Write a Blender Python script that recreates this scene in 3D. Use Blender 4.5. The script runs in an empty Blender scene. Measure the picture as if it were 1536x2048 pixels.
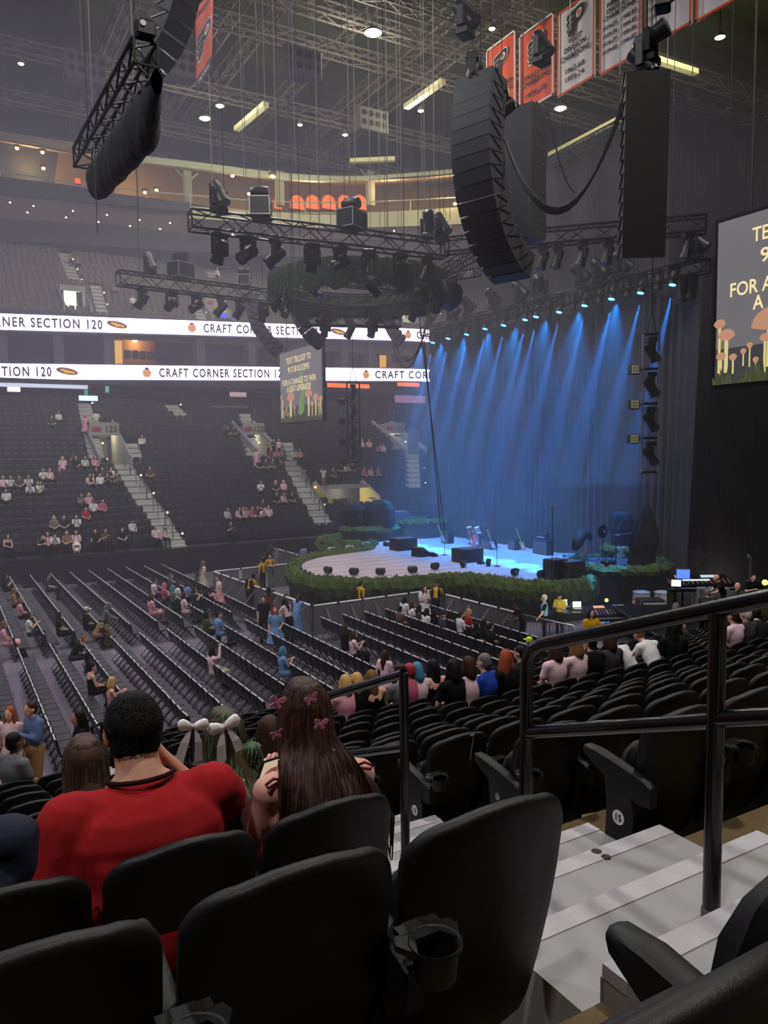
import bpy, bmesh, math, random
import numpy as np
from mathutils import Vector, Matrix, Euler
random.seed(7)
sc = bpy.context.scene
COL = sc.collection
PI = math.pi
# ---------------------------------------------------------------- camera
TH = math.atan(121/1536); ROLL = math.radians(0.7); EYE = 7.0
_c, _s = math.cos(TH), math.sin(TH)
cF = Vector((.5*_c, .8660254*_c, -_s))
_R0 = Vector((.8660254, -.5, 0)); _U0 = Vector((.5*_s, .8660254*_s, _c))
cR = _R0*math.cos(ROLL) - _U0*math.sin(ROLL)
cU = _U0*math.cos(ROLL) + _R0*math.sin(ROLL)
cam_d = bpy.data.cameras.new('camera'); cam = bpy.data.objects.new('camera', cam_d); COL.objects.link(cam)
cam_d.sensor_fit = 'VERTICAL'; cam_d.sensor_height = 36; cam_d.lens = 36*1536/2048
cam_d.clip_start = .05; cam_d.clip_end = 400
cam.matrix_world = Matrix(((cR.x, cU.x, -cF.x, 0), (cR.y, cU.y, -cF.y, 0), (cR.z, cU.z, -cF.z, EYE), (0, 0, 0, 1)))
sc.camera = cam
# ---------------------------------------------------------------- world, exposure, house lights
w = bpy.data.worlds.new('arena_air'); sc.world = w; w.use_nodes = True
w.node_tree.nodes['Background'].inputs[0].default_value = (.62, .60, .68, 1)
w.node_tree.nodes['Background'].inputs[1].default_value = .05
sc.view_settings.view_transform = 'Standard'; sc.view_settings.look = 'None'
sc.view_settings.exposure = 0.0; sc.view_settings.gamma = 1.0; sc.view_settings.use_curve_mapping = False
sc.cycles.use_denoising = True
sc.cycles.use_adaptive_sampling = True; sc.cycles.adaptive_threshold = .08; sc.cycles.adaptive_min_samples = 16
sc.cycles.max_bounces = 4; sc.cycles.diffuse_bounces = 2; sc.cycles.glossy_bounces = 1; sc.cycles.transmission_bounces = 2
sc.cycles.volume_bounces = 0; sc.cycles.transparent_max_bounces = 6
sc.cycles.sample_clamp_indirect = 4.0
sc.cycles.caustics_reflective = False; sc.cycles.caustics_refractive = False

def light(kind, name, loc, power, col=(1, 1, 1), size=1.0, target=None, spot=None, blend=.3):
    d = bpy.data.lights.new(name, kind); d.energy = power; d.color = col
    if kind == 'AREA': d.shape = 'DISK'; d.size = size
    else: d.shadow_soft_size = size
    if kind == 'SPOT': d.spot_size = math.radians(spot); d.spot_blend = blend
    o = bpy.data.objects.new(name, d); COL.objects.link(o); o.location = loc
    if target is not None:
        o.rotation_euler = (Vector(target) - Vector(loc)).to_track_quat('-Z', 'Y').to_euler()
    return o
# lamps of the arena roof: the ones in view get a fixture further down, the rest hang over the unseen half of the hall
WARM = (1.0, .93, .80)
HOUSE = [((9, 2, 30), 2300, (10, 10, 0)), ((-8, -4, 30), 1900, (0, 6, 3)), ((-14, 22, 33), 3600, (-2, 30, 0)),
         ((3, 34, 33), 3600, (4, 40, 0)), ((24, 12, 31), 1700, (20, 20, 0)), ((16, 33, 33), 2600, (16, 33, 0))]
for p, e, tg in HOUSE: light('AREA', 'house_light', p, e, (1, .95, .88) if p[1] < 15 else (.93, .93, 1.0), 1.6, tg)

# ---------------------------------------------------------------- pixel <-> place (measuring the photograph)
def ray(px, py): return cF + cR*((px-768)/1536) + cU*((1024-py)/1536)
CAMP = Vector((0, 0, EYE))
def atz(px, py, z): d = ray(px, py); return CAMP + d*((z-EYE)/d.z)
def atx(px, py, x): d = ray(px, py); return CAMP + d*(x/d.x)
def aty(px, py, y): d = ray(px, py); return CAMP + d*(y/d.y)
def atd(px, py, t): return CAMP + ray(px, py)*t
def atpl(px, py, p0, n):
    d = ray(px, py); n = Vector(n); return CAMP + d*((Vector(p0)-CAMP).dot(n)/d.dot(n))
# ---------------------------------------------------------------- materials
def lin(c):
    r = []
    for v in c[:3]:
        v /= 255.0; r.append(v/12.92 if v <= .04045 else ((v+.055)/1.055)**2.4)
    return tuple(r)
_M = {}
def mat(name, rgb=(128, 128, 128), rough=.6, metal=0.0, var=.12, scale=8.0, bump=0.0, spec=.4, bscale=None, sheen=0.0, trans=0.0):
    if name in _M: return _M[name]
    m = bpy.data.materials.new(name); m.use_nodes = True; nt = m.node_tree; b = nt.nodes['Principled BSDF']
    c = lin(rgb)
    b.inputs['Roughness'].default_value = rough; b.inputs['Metallic'].default_value = metal
    b.inputs['Specular IOR Level'].default_value = spec
    if sheen: b.inputs['Sheen Weight'].default_value = sheen
    if trans: b.inputs['Transmission Weight'].default_value = trans
    tc = nt.nodes.new('ShaderNodeTexCoord')
    n = nt.nodes.new('ShaderNodeTexNoise'); n.inputs['Scale'].default_value = scale; n.inputs['Detail'].default_value = 3
    nt.links.new(tc.outputs['Object'], n.inputs['Vector'])
    mx = nt.nodes.new('ShaderNodeMix'); mx.data_type = 'RGBA'
    mx.inputs[6].default_value = tuple(min(1, v*(1-var)) for v in c)+(1,)
    mx.inputs[7].default_value = tuple(min(1, v*(1+var)) for v in c)+(1,)
    nt.links.new(n.outputs['Fac'], mx.inputs[0]); nt.links.new(mx.outputs[2], b.inputs['Base Color'])
    if bump:
        n2 = nt.nodes.new('ShaderNodeTexNoise'); n2.inputs['Scale'].default_value = bscale or scale*6; n2.inputs['Detail'].default_value = 2
        nt.links.new(tc.outputs['Object'], n2.inputs['Vector'])
        bp = nt.nodes.new('ShaderNodeBump'); bp.inputs['Strength'].default_value = bump; bp.inputs['Distance'].default_value = .01
        nt.links.new(n2.outputs['Fac'], bp.inputs['Height']); nt.links.new(bp.outputs[0], b.inputs['Normal'])
    _M[name] = m; return m
def emat(name, rgb, strength=1.0):
    if name in _M: return _M[name]
    m = bpy.data.materials.new(name); m.use_nodes = True; b = m.node_tree.nodes['Principled BSDF']
    b.inputs['Base Color'].default_value = (.02, .02, .02, 1)
    b.inputs['Emission Color'].default_value = lin(rgb)+(1,); b.inputs['Emission Strength'].default_value = strength
    m.cycles.emission_sampling = 'AUTO' if name in ('led_white', 'screen_grey') or name.startswith(('glow_', 'door_glow', 'lamp_')) else 'NONE'
    _M[name] = m; return m
_pal = {}
def cloth(rgb, rough=.85):
    k = 'cloth_%d_%d_%d' % rgb
    return mat(k, rgb, rough, var=.10, scale=14, spec=.2)
# ---------------------------------------------------------------- mesh builder
class MB:
    def __init__(s): s.v = []; s.f = []; s.m = []; s.cur = 0
    def add(s, vs, fs):
        o = len(s.v); s.v.extend([tuple(v) for v in vs])
        for f in fs: s.f.append(tuple(i+o for i in f)); s.m.append(s.cur)
        return s
    def box(s, c, d, rot=None, taper=1.0):
        x, y, z = d[0]/2, d[1]/2, d[2]/2; t = taper
        vs = [Vector(p) for p in ((-x, -y, -z), (x, -y, -z), (x, y, -z), (-x, y, -z), (-x*t, -y*t, z), (x*t, -y*t, z), (x*t, y*t, z), (-x*t, y*t, z))]
        if rot is not None:
            R = rot if isinstance(rot, Matrix) else Euler(rot).to_matrix()
            vs = [R @ v for v in vs]
        c = Vector(c)
        return s.add([v+c for v in vs], [(0, 3, 2, 1), (4, 5, 6, 7), (0, 1, 5, 4), (1, 2, 6, 5), (2, 3, 7, 6), (3, 0, 4, 7)])
    def bbox(s, c, d, r=.01, rot=None):      # box with chamfered edges
        hx, hy, hz = d[0]/2, d[1]/2, d[2]/2; vs = []; fs = []
        prof = [(-hz, r), (-hz+r, 0), (hz-r, 0), (hz, r)]
        for z, q in prof:
            a, b = hx-q, hy-q; k = r*.7
            vs += [(-a+k, -b, z), (a-k, -b, z), (a, -b+k, z), (a, b-k, z), (a-k, b, z), (-a+k, b, z), (-a, b-k, z), (-a, -b+k, z)]
        for j in range(3):
            for i in range(8): fs.append((j*8+i, j*8+(i+1) % 8, j*8+8+(i+1) % 8, j*8+8+i))
        fs.append(tuple(range(7, -1, -1))); fs.append(tuple(range(24, 32)))
        vs = [Vector(v) for v in vs]
        if rot is not None:
            R = rot if isinstance(rot, Matrix) else Euler(rot).to_matrix()
            vs = [R @ v for v in vs]
        c = Vector(c); return s.add([v+c for v in vs], fs)
    def tube(s, pts, r, n=8, close=False, cap=True):
        pts = [Vector(p) for p in pts]; N = len(pts)
        rs = r if isinstance(r, (list, tuple)) else [r]*N
        vs = []; fs = []; prev = None
        for i, p in enumerate(pts):
            a = pts[(i-1) % N] if (i or close) else p; b = pts[(i+1) % N] if (i < N-1 or close) else p
            t = (b-a).normalized() if (b-a).length > 1e-9 else Vector((0, 0, 1))
            if prev is None: u = t.orthogonal().normalized()
            else:
                u = prev - t*prev.dot(t); u = u.normalized() if u.length > 1e-6 else t.orthogonal().normalized()
            prev = u; w_ = t.cross(u)
            for k in range(n):
                an = 2*PI*k/n; vs.append(p + (u*math.cos(an)+w_*math.sin(an))*rs[i])
        for i in range(N-1+(1 if close else 0)):
            j = (i+1) % N
            for k in range(n): fs.append((i*n+k, i*n+(k+1) % n, j*n+(k+1) % n, j*n+k))
        if cap and not close:
            fs.append(tuple(range(n-1, -1, -1))); fs.append(tuple(range((N-1)*n, N*n)))
        return s.add(vs, fs)
    def bar(s, a, b, r, n=4): return s.tube([a, b], r, n)
    def lathe(s, prof, c=(0, 0, 0), n=16, ax='z', cap=True):
        vs = []; fs = []
        for (r, h) in prof:
            for k in range(n):
                a = 2*PI*k/n; x, y = r*math.cos(a), r*math.sin(a)
                p = (x, y, h) if ax == 'z' else ((x, h, y) if ax == 'y' else (h, x, y))
                vs.append(Vector(p)+Vector(c))
        for i in range(len(prof)-1):
            for k in range(n): fs.append((i*n+k, i*n+(k+1) % n, (i+1)*n+(k+1) % n, (i+1)*n+k))
        if cap:
            if prof[0][0] > 1e-6: fs.append(tuple(range(n-1, -1, -1)))
            if prof[-1][0] > 1e-6: fs.append(tuple(range((len(prof)-1)*n, len(prof)*n)))
        return s.add(vs, fs)
    def ell(s, c, r, rot=None, n=10, m=7):
        vs = []; fs = []; c = Vector(c)
        R = (rot if isinstance(rot, Matrix) else Euler(rot).to_matrix()) if rot is not None else None
        for j in range(1, m):
            ph = PI*j/m - PI/2
            for k in range(n):
                a = 2*PI*k/n
                v = Vector((r[0]*math.cos(ph)*math.cos(a), r[1]*math.cos(ph)*math.sin(a), r[2]*math.sin(ph)))
                vs.append((R @ v if R else v)+c)
        lo = len(vs); v = Vector((0, 0, -r[2])); vs.append((R @ v if R else v)+c); v = Vector((0, 0, r[2])); vs.append((R @ v if R else v)+c)
        for j in range(m-2):
            for k in range(n): fs.append((j*n+k, j*n+(k+1) % n, (j+1)*n+(k+1) % n, (j+1)*n+k))
        for k in range(n):
            fs.append((lo, (k+1) % n, k)); fs.append((lo+1, (m-2)*n+k, (m-2)*n+(k+1) % n))
        return s.add(vs, fs)
    def caps(s, a, b, ra, rb, n=10):        # tapered capsule
        a = Vector(a); b = Vector(b); d = (b-a); L = d.length; t = d/L if L > 1e-6 else Vector((0, 0, 1))
        ps = []; rs = []
        for k in (-90, -60, -30, 0): ps.append(a+t*(ra*math.sin(math.radians(k)))); rs.append(max(ra*math.cos(math.radians(k)), ra*.02))
        for k in (0, 30, 60, 90): ps.append(b+t*(rb*math.sin(math.radians(k)))); rs.append(max(rb*math.cos(math.radians(k)), rb*.02))
        return s.tube(ps, rs, n)
    def prism(s, poly, lo, hi, plane='xy', off=(0, 0, 0)):
        n = len(poly); off = Vector(off)
        def mk(p, h): return Vector((p[0], p[1], h) if plane == 'xy' else ((p[0], h, p[1]) if plane == 'xz' else (h, p[0], p[1])))+off
        vs = [mk(p, lo) for p in poly]+[mk(p, hi) for p in poly]
        fs = [tuple(range(n-1, -1, -1)), tuple(range(n, 2*n))]+[(i, (i+1) % n, n+(i+1) % n, n+i) for i in range(n)]
        return s.add(vs, fs)
    def grid(s, rows, close_u=False):       # loft through rows of points
        n = len(rows[0]); vs = [p for r in rows for p in r]; fs = []
        for j in range(len(rows)-1):
            for i in range(n if close_u else n-1):
                fs.append((j*n+i, j*n+(i+1) % n, (j+1)*n+(i+1) % n, (j+1)*n+i))
        return s.add(vs, fs)
    def mesh(s, name, mats, smooth=False, recalc=True):
        me = bpy.data.meshes.new(name); me.from_pydata(s.v, [], s.f); me.update()
        if not isinstance(mats, (list, tuple)): mats = [mats]
        for m in mats: me.materials.append(m)
        if len(mats) > 1: me.polygons.foreach_set('material_index', s.m)
        if recalc:
            bm = bmesh.new(); bm.from_mesh(me); bmesh.ops.recalc_face_normals(bm, faces=bm.faces); bm.to_mesh(me); bm.free()
        if smooth is True: me.polygons.foreach_set('use_smooth', [True]*len(me.polygons))
        elif smooth:
            me.polygons.foreach_set('use_smooth', [True]*len(me.polygons)); me.set_sharp_from_angle(angle=math.radians(smooth))
        return me
    def build(s, name, mats, parent=None, smooth=False, loc=None, rot=None):
        return link(name, s.mesh(name, mats, smooth), parent, loc, rot)
def link(name, me, parent=None, loc=None, rot=None):
    o = bpy.data.objects.new(name, me); COL.objects.link(o)
    if parent is not None: o.parent = parent
    if loc is not None: o.location = loc
    if rot is not None: o.rotation_euler = rot
    return o
def tag(o, label=None, cat=None, group=None, kind=None):
    if label: o['label'] = label
    if cat: o['category'] = cat
    if group: o['group'] = group
    if kind: o['kind'] = kind
    return o
def thing(name, label, cat, loc=(0, 0, 0), rot=(0, 0, 0), group=None):
    o = bpy.data.objects.new(name, None); COL.objects.link(o); o.location = loc; o.rotation_euler = rot; o.empty_display_size = .1
    return tag(o, label, cat, group)
def copy_tree(o, parent=None, loc=None, rot=None):
    c = o.copy(); COL.objects.link(c); c.parent = parent
    if loc is not None: c.location = loc
    if rot is not None: c.rotation_euler = rot
    for ch in KIDS.get(o.name) or list(o.children): copy_tree(ch, c)
    return c
KIDS = {}
def ordw(n):
    a = 'first second third fourth fifth sixth seventh eighth ninth tenth eleventh twelfth thirteenth fourteenth fifteenth sixteenth seventeenth eighteenth nineteenth'.split()
    if n < 20: return a[n-1]
    t = {2: ('twentieth', 'twenty'), 3: ('thirtieth', 'thirty'), 4: ('fortieth', 'forty'), 5: ('fiftieth', 'fifty')}[n//10]
    return t[0] if n % 10 == 0 else t[1]+'-'+a[n % 10-1]
def struct(o): o['kind'] = 'structure'; return o
def txt_mesh(s, size=1.0, depth=0.0, bold=0.0, spacing=1.0, align='CENTER'):
    """vertices and faces of a line of lettering in its own plane (x right, y up)"""
    cu = bpy.data.curves.new('t', 'FONT'); cu.body = s; cu.size = size; cu.align_x = align; cu.align_y = 'CENTER'
    cu.offset = bold; cu.space_character = spacing; cu.resolution_u = 3
    o = bpy.data.objects.new('t', cu); me = bpy.data.meshes.new_from_object(o)
    vs = [tuple(v.co) for v in me.vertices]; fs = [tuple(p.vertices) for p in me.polygons]
    bpy.data.objects.remove(o); bpy.data.curves.remove(cu); bpy.data.meshes.remove(me)
    return vs, fs
# ================================================================ the hall
M_conc = mat('brown_concrete', (104, 88, 62), .75, var=.35, scale=2.2, bump=.15, bscale=40)
M_riser = mat('dark_riser', (46, 44, 44), .8)
M_stepgrey = mat('grey_step_paint', (150, 148, 149), .6, var=.06, scale=3, bump=.05)
M_stepwhite = mat('white_nosing_paint', (180, 175, 180), .6, var=.1, scale=20, bump=.35, bscale=160)
M_stepside = mat('lilac_riser', (120, 112, 122), .75, var=.08)  # riser faces darker and more lilac than the treads
M_black = mat('black_paint', (14, 14, 15), .35, var=.1)
M_blackmetal = mat('black_gloss_metal', (10, 10, 11), .22, var=.15, spec=.6, bump=.05, bscale=60)
M_seat = mat('black_seat_plastic', (15, 15, 16), .50, var=.25, scale=5, spec=.34, bump=.10, bscale=300)
M_seat2 = mat('dark_seat_pan', (12, 12, 13), .6, var=.2, scale=6)
M_farseat = mat('charcoal_far_seat', (34, 33, 39), .5, var=.2, scale=3)
M_floor = mat('grey_event_floor', (124, 114, 126), .28, var=.3, scale=.6, bump=.03)
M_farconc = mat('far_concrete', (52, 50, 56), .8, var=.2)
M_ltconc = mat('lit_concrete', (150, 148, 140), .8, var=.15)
M_deck = mat('roof_deck', (58, 61, 48), .9, var=.25, scale=.25)
M_steel = mat('roof_steel', (84, 76, 74), .75, var=.2, scale=1)
M_truss = mat('black_truss', (20, 20, 22), .38, metal=.4, var=.2)
M_alu = mat('aluminium', (160, 162, 166), .35, metal=.8, var=.1)
M_cable = mat('cable_black', (18, 18, 18), .6)
M_wire = mat('steel_wire', (120, 120, 112), .5, metal=.3)
# ---- arena floor
mb = MB(); mb.box((8, 30, -.1), (80, 33, .2)); struct(mb.build('floor', M_floor))
# ---- near stand (the one the picture is taken from)
def rowy(k): return 1.3+.83*k
def rowtop(k): return 6.22-.325*k if k <= 6 else 4.27-.252*(k-6)
def rowz(k): return rowtop(k)-.85
AX0, AX1 = 1.30, 2.48
nst = bpy.data.objects.new('floor_near_stand', None); COL.objects.link(nst); struct(nst)
for k in range(-3, 17):
    y0 = rowy(k)-.06; y1 = rowy(k+1)-.06; z = rowz(k)
    xa = -6 if k < 11 else AX0
    mb = MB(); mb.box(((xa+24)/2, (y0+y1)/2, z-.6), (24-xa, y1-y0, 1.2)); mb.build('row_tread', M_conc, nst)
mb = MB(); mb.box((-1.4, 12.75, .55), (9.2, 4.7, 1.1)); struct(mb.build('floor_landing', M_conc))
# front wall with red ledge and rail
mb = MB(); mb.box((14.6, 15.45, .55), (23, .14, 1.1)); struct(mb.build('wall_front', M_black))
mb = MB(); mb.box((14.6, 15.42, 1.15), (23, .30, .10)); o = struct(mb.build('trim_1', mat('red_ledge', (150, 22, 40), .4)))
mb = MB(); mb.box((14.6, 15.50, 1.02), (23, .12, .15)); o = struct(mb.build('trim_2', mat('white_ledge', (225, 215, 222), .5)))
# aisle steps: one half step and one full step in every row
ast = bpy.data.objects.new('floor_aisle', None); COL.objects.link(ast); struct(ast)
W = AX1-AX0
def step_meshes(depth, tag_):
    a = MB(); a.box((0, 0, -.12), (W, depth, .24)); body = a.mesh('step', M_stepgrey)
    n = MB(); n.box((0, depth/2-.035, -.0145), (W+.004, .075, .035)); nose = n.mesh('nosing', M_stepwhite)
    r = MB(); r.box((0, depth/2+.004, -.13), (W, .012, .19)); ris = r.mesh('step_face', M_stepside)
    return body, nose, ris
sm = step_meshes(.40, 'a')
for k in range(-2, 16):
    z = rowz(k); zn = rowz(k+1); yb = rowy(k)-.06
    # full step lies on the tread, half step leads down to the next row
    s1 = link('step', sm[0], ast, ((AX0+AX1)/2, yb+.63, z+.09)); link('nosing', sm[1], s1); link('step_face', sm[2], s1)
    s2 = link('step', sm[0], ast, ((AX0+AX1)/2, yb+.83+.20, (z+zn)/2+.09)); link('nosing', sm[1], s2); link('step_face', sm[2], s2)
# rust stains / dark spots on the near step
for q, (px, py, r) in enumerate(((1193, 1704, .022), (1212, 1715, .020), (1331, 1743, .009))):
    p = atz(px, py, rowz(0)+.09)
    mb = MB(); mb.lathe([(r, 0), (r*.9, .003), (0, .004)], n=9); o = mb.build('dark_spot', M_riser, ast); o.location = (p.x, p.y, rowz(0)+.0915)

# ---- far lower stand: plane rising from the floor wall
FY, FZ, FS = 44.4, 1.55, .447
NRF = 26
def frow(r): return FY+.3+.83*r, FZ+.371*r
def onbowl(px, py): return atpl(px, py, (0, FY, FZ-.1), (0, -FS, 1))
fst = bpy.data.objects.new('floor_far_stand', None); COL.objects.link(fst); struct(fst)
mb = MB(); mb.box((0, FY+.05, .75), (60, .12, 1.6)); struct(mb.build('wall_far_floor', mat('black_dasher', (22, 22, 26), .5)))

# ---- upper stand
UY, UZ, US = 66.8, 18.3, .60
def urow(r): return UY+.4+.80*r, UZ-.6+.48*r
def onupper(px, py): return atpl(px, py, (0, UY, UZ-.6), (0, -US, 1))
NRU = 19
ust = bpy.data.objects.new('floor_upper_stand', None); COL.objects.link(ust); struct(ust)
# ---- ribbon boards (LED fascia) along the far side
RBY = 66.0
def rib_z(x, up):   # centre height: the fascia climbs very slightly towards the stage end
    f = max(0.0, min(1.0, (x-4)/38.0))
    return (17.20+1.42*f) if up else (13.45+1.20*f)
RBH = 1.19
M_led = emat('led_white', (230, 208, 255), 4.6)
M_ledtxt = emat('led_grey_lettering', (70, 58, 72), .25)
M_fascia = mat('fascia_dark', (48, 46, 54), .7)
def ribbon(up):
    nm = 'ribbon_board'
    t = thing(nm, ('upper' if up else 'lower')+' white LED ribbon board along the far side, reading craft corner section 120', 'ribbon board', (0, RBY, 0))
    N = 40; xs = [-22+i*(86/N) for i in range(N+1)]
    for (m, dy, lo, hi, name) in ((M_led, 0, -RBH/2, RBH/2, 'led_panel'), (M_fascia, .15, -RBH/2-.12, RBH/2+.12, 'housing')):
        mb = MB()
        rows = [[(x, dy, rib_z(x, up)+h) for x in xs] for h in (lo, hi)] + [[(x, dy+(.1 if dy == 0 else .5), rib_z(x, up)+h) for x in xs] for h in (hi, lo)]
        rows.append(rows[0]); mb.grid(rows); mb.build(name, m, t)
    # lettering, bent on to the board
    M_b1 = emat('led_maroon', (110, 40, 30), .9); M_b2 = emat('led_yellow', (235, 180, 60), 1.0); M_b3 = emat('led_orange', (230, 130, 70), 1.0)
    vs, fs = txt_mesh('CRAFT CORNER SECTION 120', 1.0, bold=.034, spacing=1.25)
    x0 = min(v[0] for v in vs); x1 = max(v[0] for v in vs); y0 = min(v[1] for v in vs); y1 = max(v[1] for v in vs)
    starts = rib_starts[up]
    for (a, b) in starts:           # a..b : x of the lettering's first and last letter
        q = MB(); q.add([((v[0]-x0)/(x1-x0)*(b-a)+a, -.02, rib_z((v[0]-x0)/(x1-x0)*(b-a)+a, up)+((v[1]-y0)/(y1-y0)-.5)*.66*RBH) for v in vs], fs)
        q.build('lettering', M_ledtxt, t)
        # fish badge after the lettering
        cx = b+1.15; cz = rib_z(cx, up)+.05
        q = MB(); q.add([(cx+.82*math.cos(2*PI*i/20), -.02, cz+.27*math.sin(2*PI*i/20)-.12*math.cos(2*PI*i/20)) for i in range(20)], [tuple(range(20))])
        bd = q.build('fish_badge', M_b1, t)
        fish = [(-.62, .06), (-.35, .20), (-.05, .12), (.2, .10), (.5, .02), (.72, .04), (.55, -.12), (.66, -.26), (.36, -.16), (.05, -.18), (-.1, -.24), (-.25, -.10), (-.45, -.04)]
        q = MB(); q.add([(cx+.9*p[0], -.035, cz+.8*p[1]-.08*p[0]) for p in fish], [tuple(range(len(fish)))]); q.build('fish', M_b2, bd)
        # round crest before it
        cx = a-1.0; cz = rib_z(cx, up)
        q = MB(); q.add([(cx+.40*math.cos(2*PI*i/20), -.02, cz+.40*math.sin(2*PI*i/20)-.04) for i in range(20)], [tuple(range(20))])
        cr = q.build('round_crest', emat('led_cream', (240, 214, 170), 1.0), t)
        q = MB()
        for (ex, ez, rx, rz) in ((0, .24, .15, .10), (-.14, 0, .13, .14), (.14, 0, .13, .14), (0, -.22, .22, .09)):
            q.add([(cx+ex+rx*math.cos(2*PI*i/12), -.035, cz+ez+rz*math.sin(2*PI*i/12)) for i in range(12)], [tuple(range(12))])
        q.build('crest_mark', M_b3, cr)
        q = MB(); q.add([(cx+.17*math.cos(2*PI*i/12), -.04, cz+.33+.09*math.sin(2*PI*i/12)) for i in range(12)], [tuple(range(12))]); q.build('crest_cap', emat('led_black', (40, 30, 40), .6), cr)
    return t
def rx(px, py): return aty(px, py, RBY).x
rib_starts = {True: [(rx(-145, 640), rx(205, 655)), (rx(407, 668), rx(655, 672)), (rx(833, 668), rx(1060, 668))],
              False: [(rx(-240, 740), rx(103, 742)), (rx(318, 748), rx(572, 750)), (rx(750, 752), rx(1000, 752))]}
ribbon(True); ribbon(False)
# ---- suite level between the ribbons, and the club level under the lower one
M_suite = mat('suite_dark', (40, 38, 46), .7); M_pil = mat('suite_pillar', (74, 70, 80), .8)
mb = MB(); mb.box((20, RBY+4.2, 16.0), (90, .3, 5.2)); struct(mb.build('wall_suite_back', M_suite))
mb = MB(); mb.box((20, RBY+2.4, 13.0), (90, 4.2, .3)); struct(mb.build('floor_suite', M_suite))
mb = MB(); mb.box((20, RBY+2.4, 18.2), (90, 4.2, .3)); struct(mb.build('ceiling_suite', M_suite))
for px in (5, 118, 218, 402, 505, 690, 745, 838):
    p = aty(px, 700, RBY+.6); mb = MB(); mb.box((p.x, RBY+1.4, 15.4), (.75, 1.6, 4.6)); o = mb.build('suite_pillar', M_pil)
    tag(o, 'pale pillar dividing the dark suites between the two ribbon boards', 'pillar', 'suite pillars')
# lit suites
def lit_suite(px0, px1, py0, py1, lab, y=RBY+2.6, warm=(255, 190, 90), e=1.1):
    a = aty(px0, py1, y); b = aty(px1, py0, y); w_ = b.x-a.x; h = b.z-a.z; cx = (a.x+b.x)/2
    t = thing('lit_suite', lab, 'suite', (cx, y, a.z))
    mb = MB(); mb.box((0, 1.3, h/2), (w_, .1, h)); mb.build('back_wall', mat('suite_tan', (172, 128, 70), .8), t)
    mb = MB(); mb.box((0, .6, h), (w_, 1.4, .08)); mb.build('suite_ceiling', mat('suite_cream', (206, 176, 120), .8), t)
    mb = MB(); mb.box((-w_*.36, 1.22, h*.42), (w_*.16, .1, h*.84)); mb.build('doorway', emat('suite_glow', warm, e*.8), t)
    mb = MB(); mb.box((w_*.40, 1.22, h*.5), (w_*.10, .1, h*.9)); mb.build('wood_panel', mat('orange_wood', (190, 104, 36), .5), t)
    mb = MB(); mb.lathe([(.05, 0), (.22, .10), (.22, .16), (0, .17)], (0, .9, h*.80), 12); mb.build('lamp', emat('suite_lamp', (255, 214, 130), 9), t)
    mb = MB()
    for i in range(5):
        mb.bbox((-.25*w_+i*.17*w_, -.4, .28*h), (.13*w_, .5, .28*h), .04); 
    mb.build('suite_seats', M_seat2, t)
    light('POINT', 'suite_lamp_light', (cx, y+.5, a.z+h*.72), 60, (1, .72, .36), .2)
lit_suite(231, 318, 674, 724, 'warm lit suite with a row of black chairs left of the hanging screen')
lit_suite(767, 842, 683, 732, 'warm lit suite with a bright lamp next to the stage curtain', e=1.5)
# club concourse under the lower ribbon
mb = MB(); mb.box((20, RBY+3.2, 10.8), (90, .3, 5.0)); struct(mb.build('wall_club_back', mat('club_wall', (44, 42, 50), .8)))
mb = MB(); mb.box((20, RBY+.9, 12.75), (90, 4.6, .25)); struct(mb.build('ceiling_club', M_suite))
def glow_panel(name, px0, px1, py0, py1, y, rgb, e, lab, cat='light panel', depth=.15):
    a = aty(px0, py1, y); b = aty(px1, py0, y)
    t = thing(name, lab, cat, ((a.x+b.x)/2, y, a.z))
    mb = MB(); mb.box((0, 0, (b.z-a.z)/2), (b.x-a.x, depth, b.z-a.z)); mb.build('light_face', emat('glow_%d_%d_%d_%d' % (rgb+(int(e*10),)), rgb, e), t)
    mb = MB(); mb.box((0, depth*.9, (b.z-a.z)/2), (b.x-a.x+.12, depth, b.z-a.z+.12)); mb.build('housing', M_black, t)
    return t
glow_panel('concourse_sign', 15, 40, 770, 783, 66.4, (245, 240, 245), 1.6, 'small bright white sign under the left end of the lower ribbon', 'sign')
glow_panel('light_strip', 0, 175, 770, 773, 66.3, (220, 225, 255), 1.0, 'thin white light strip under the lower ribbon at far left', 'light')
glow_panel('concourse_sign', 158, 195, 792, 801, 65.5, (215, 240, 255), 1.5, 'bluish lit sign at the top of the stairs above vomitory 123', 'sign')
glow_panel('bar_light', 655, 738, 769, 774, 66.6, (255, 110, 50), 1.5, 'orange strip light over the club bar behind the hanging light ladder', 'light')
glow_panel('bar_light', 795, 838, 766, 772, 66.6, (255, 120, 60), 1.4, 'orange strip light over the club bar next to the stage curtain', 'light')
glow_panel('doorway_light', 169, 175, 775, 790, 66.6, (120, 190, 190), .6, 'narrow teal lit doorway beside the stairs under the lower ribbon', 'doorway')
glow_panel('doorway_light', 211, 217, 765, 785, 66.6, (130, 200, 195), .7, 'narrow teal lit doorway right of the stairs under the lower ribbon', 'doorway')
glow_panel('bar_shelf', 790, 850, 790, 805, 66.8, (200, 150, 190), .5, 'pinkish lit bar shelf next to the stage curtain', 'bar')
glow_panel('bar_shelf', 460, 492, 785, 793, 66.8, (215, 180, 190), .7, 'row of pink lit glasses on the club bar', 'bar')
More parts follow.
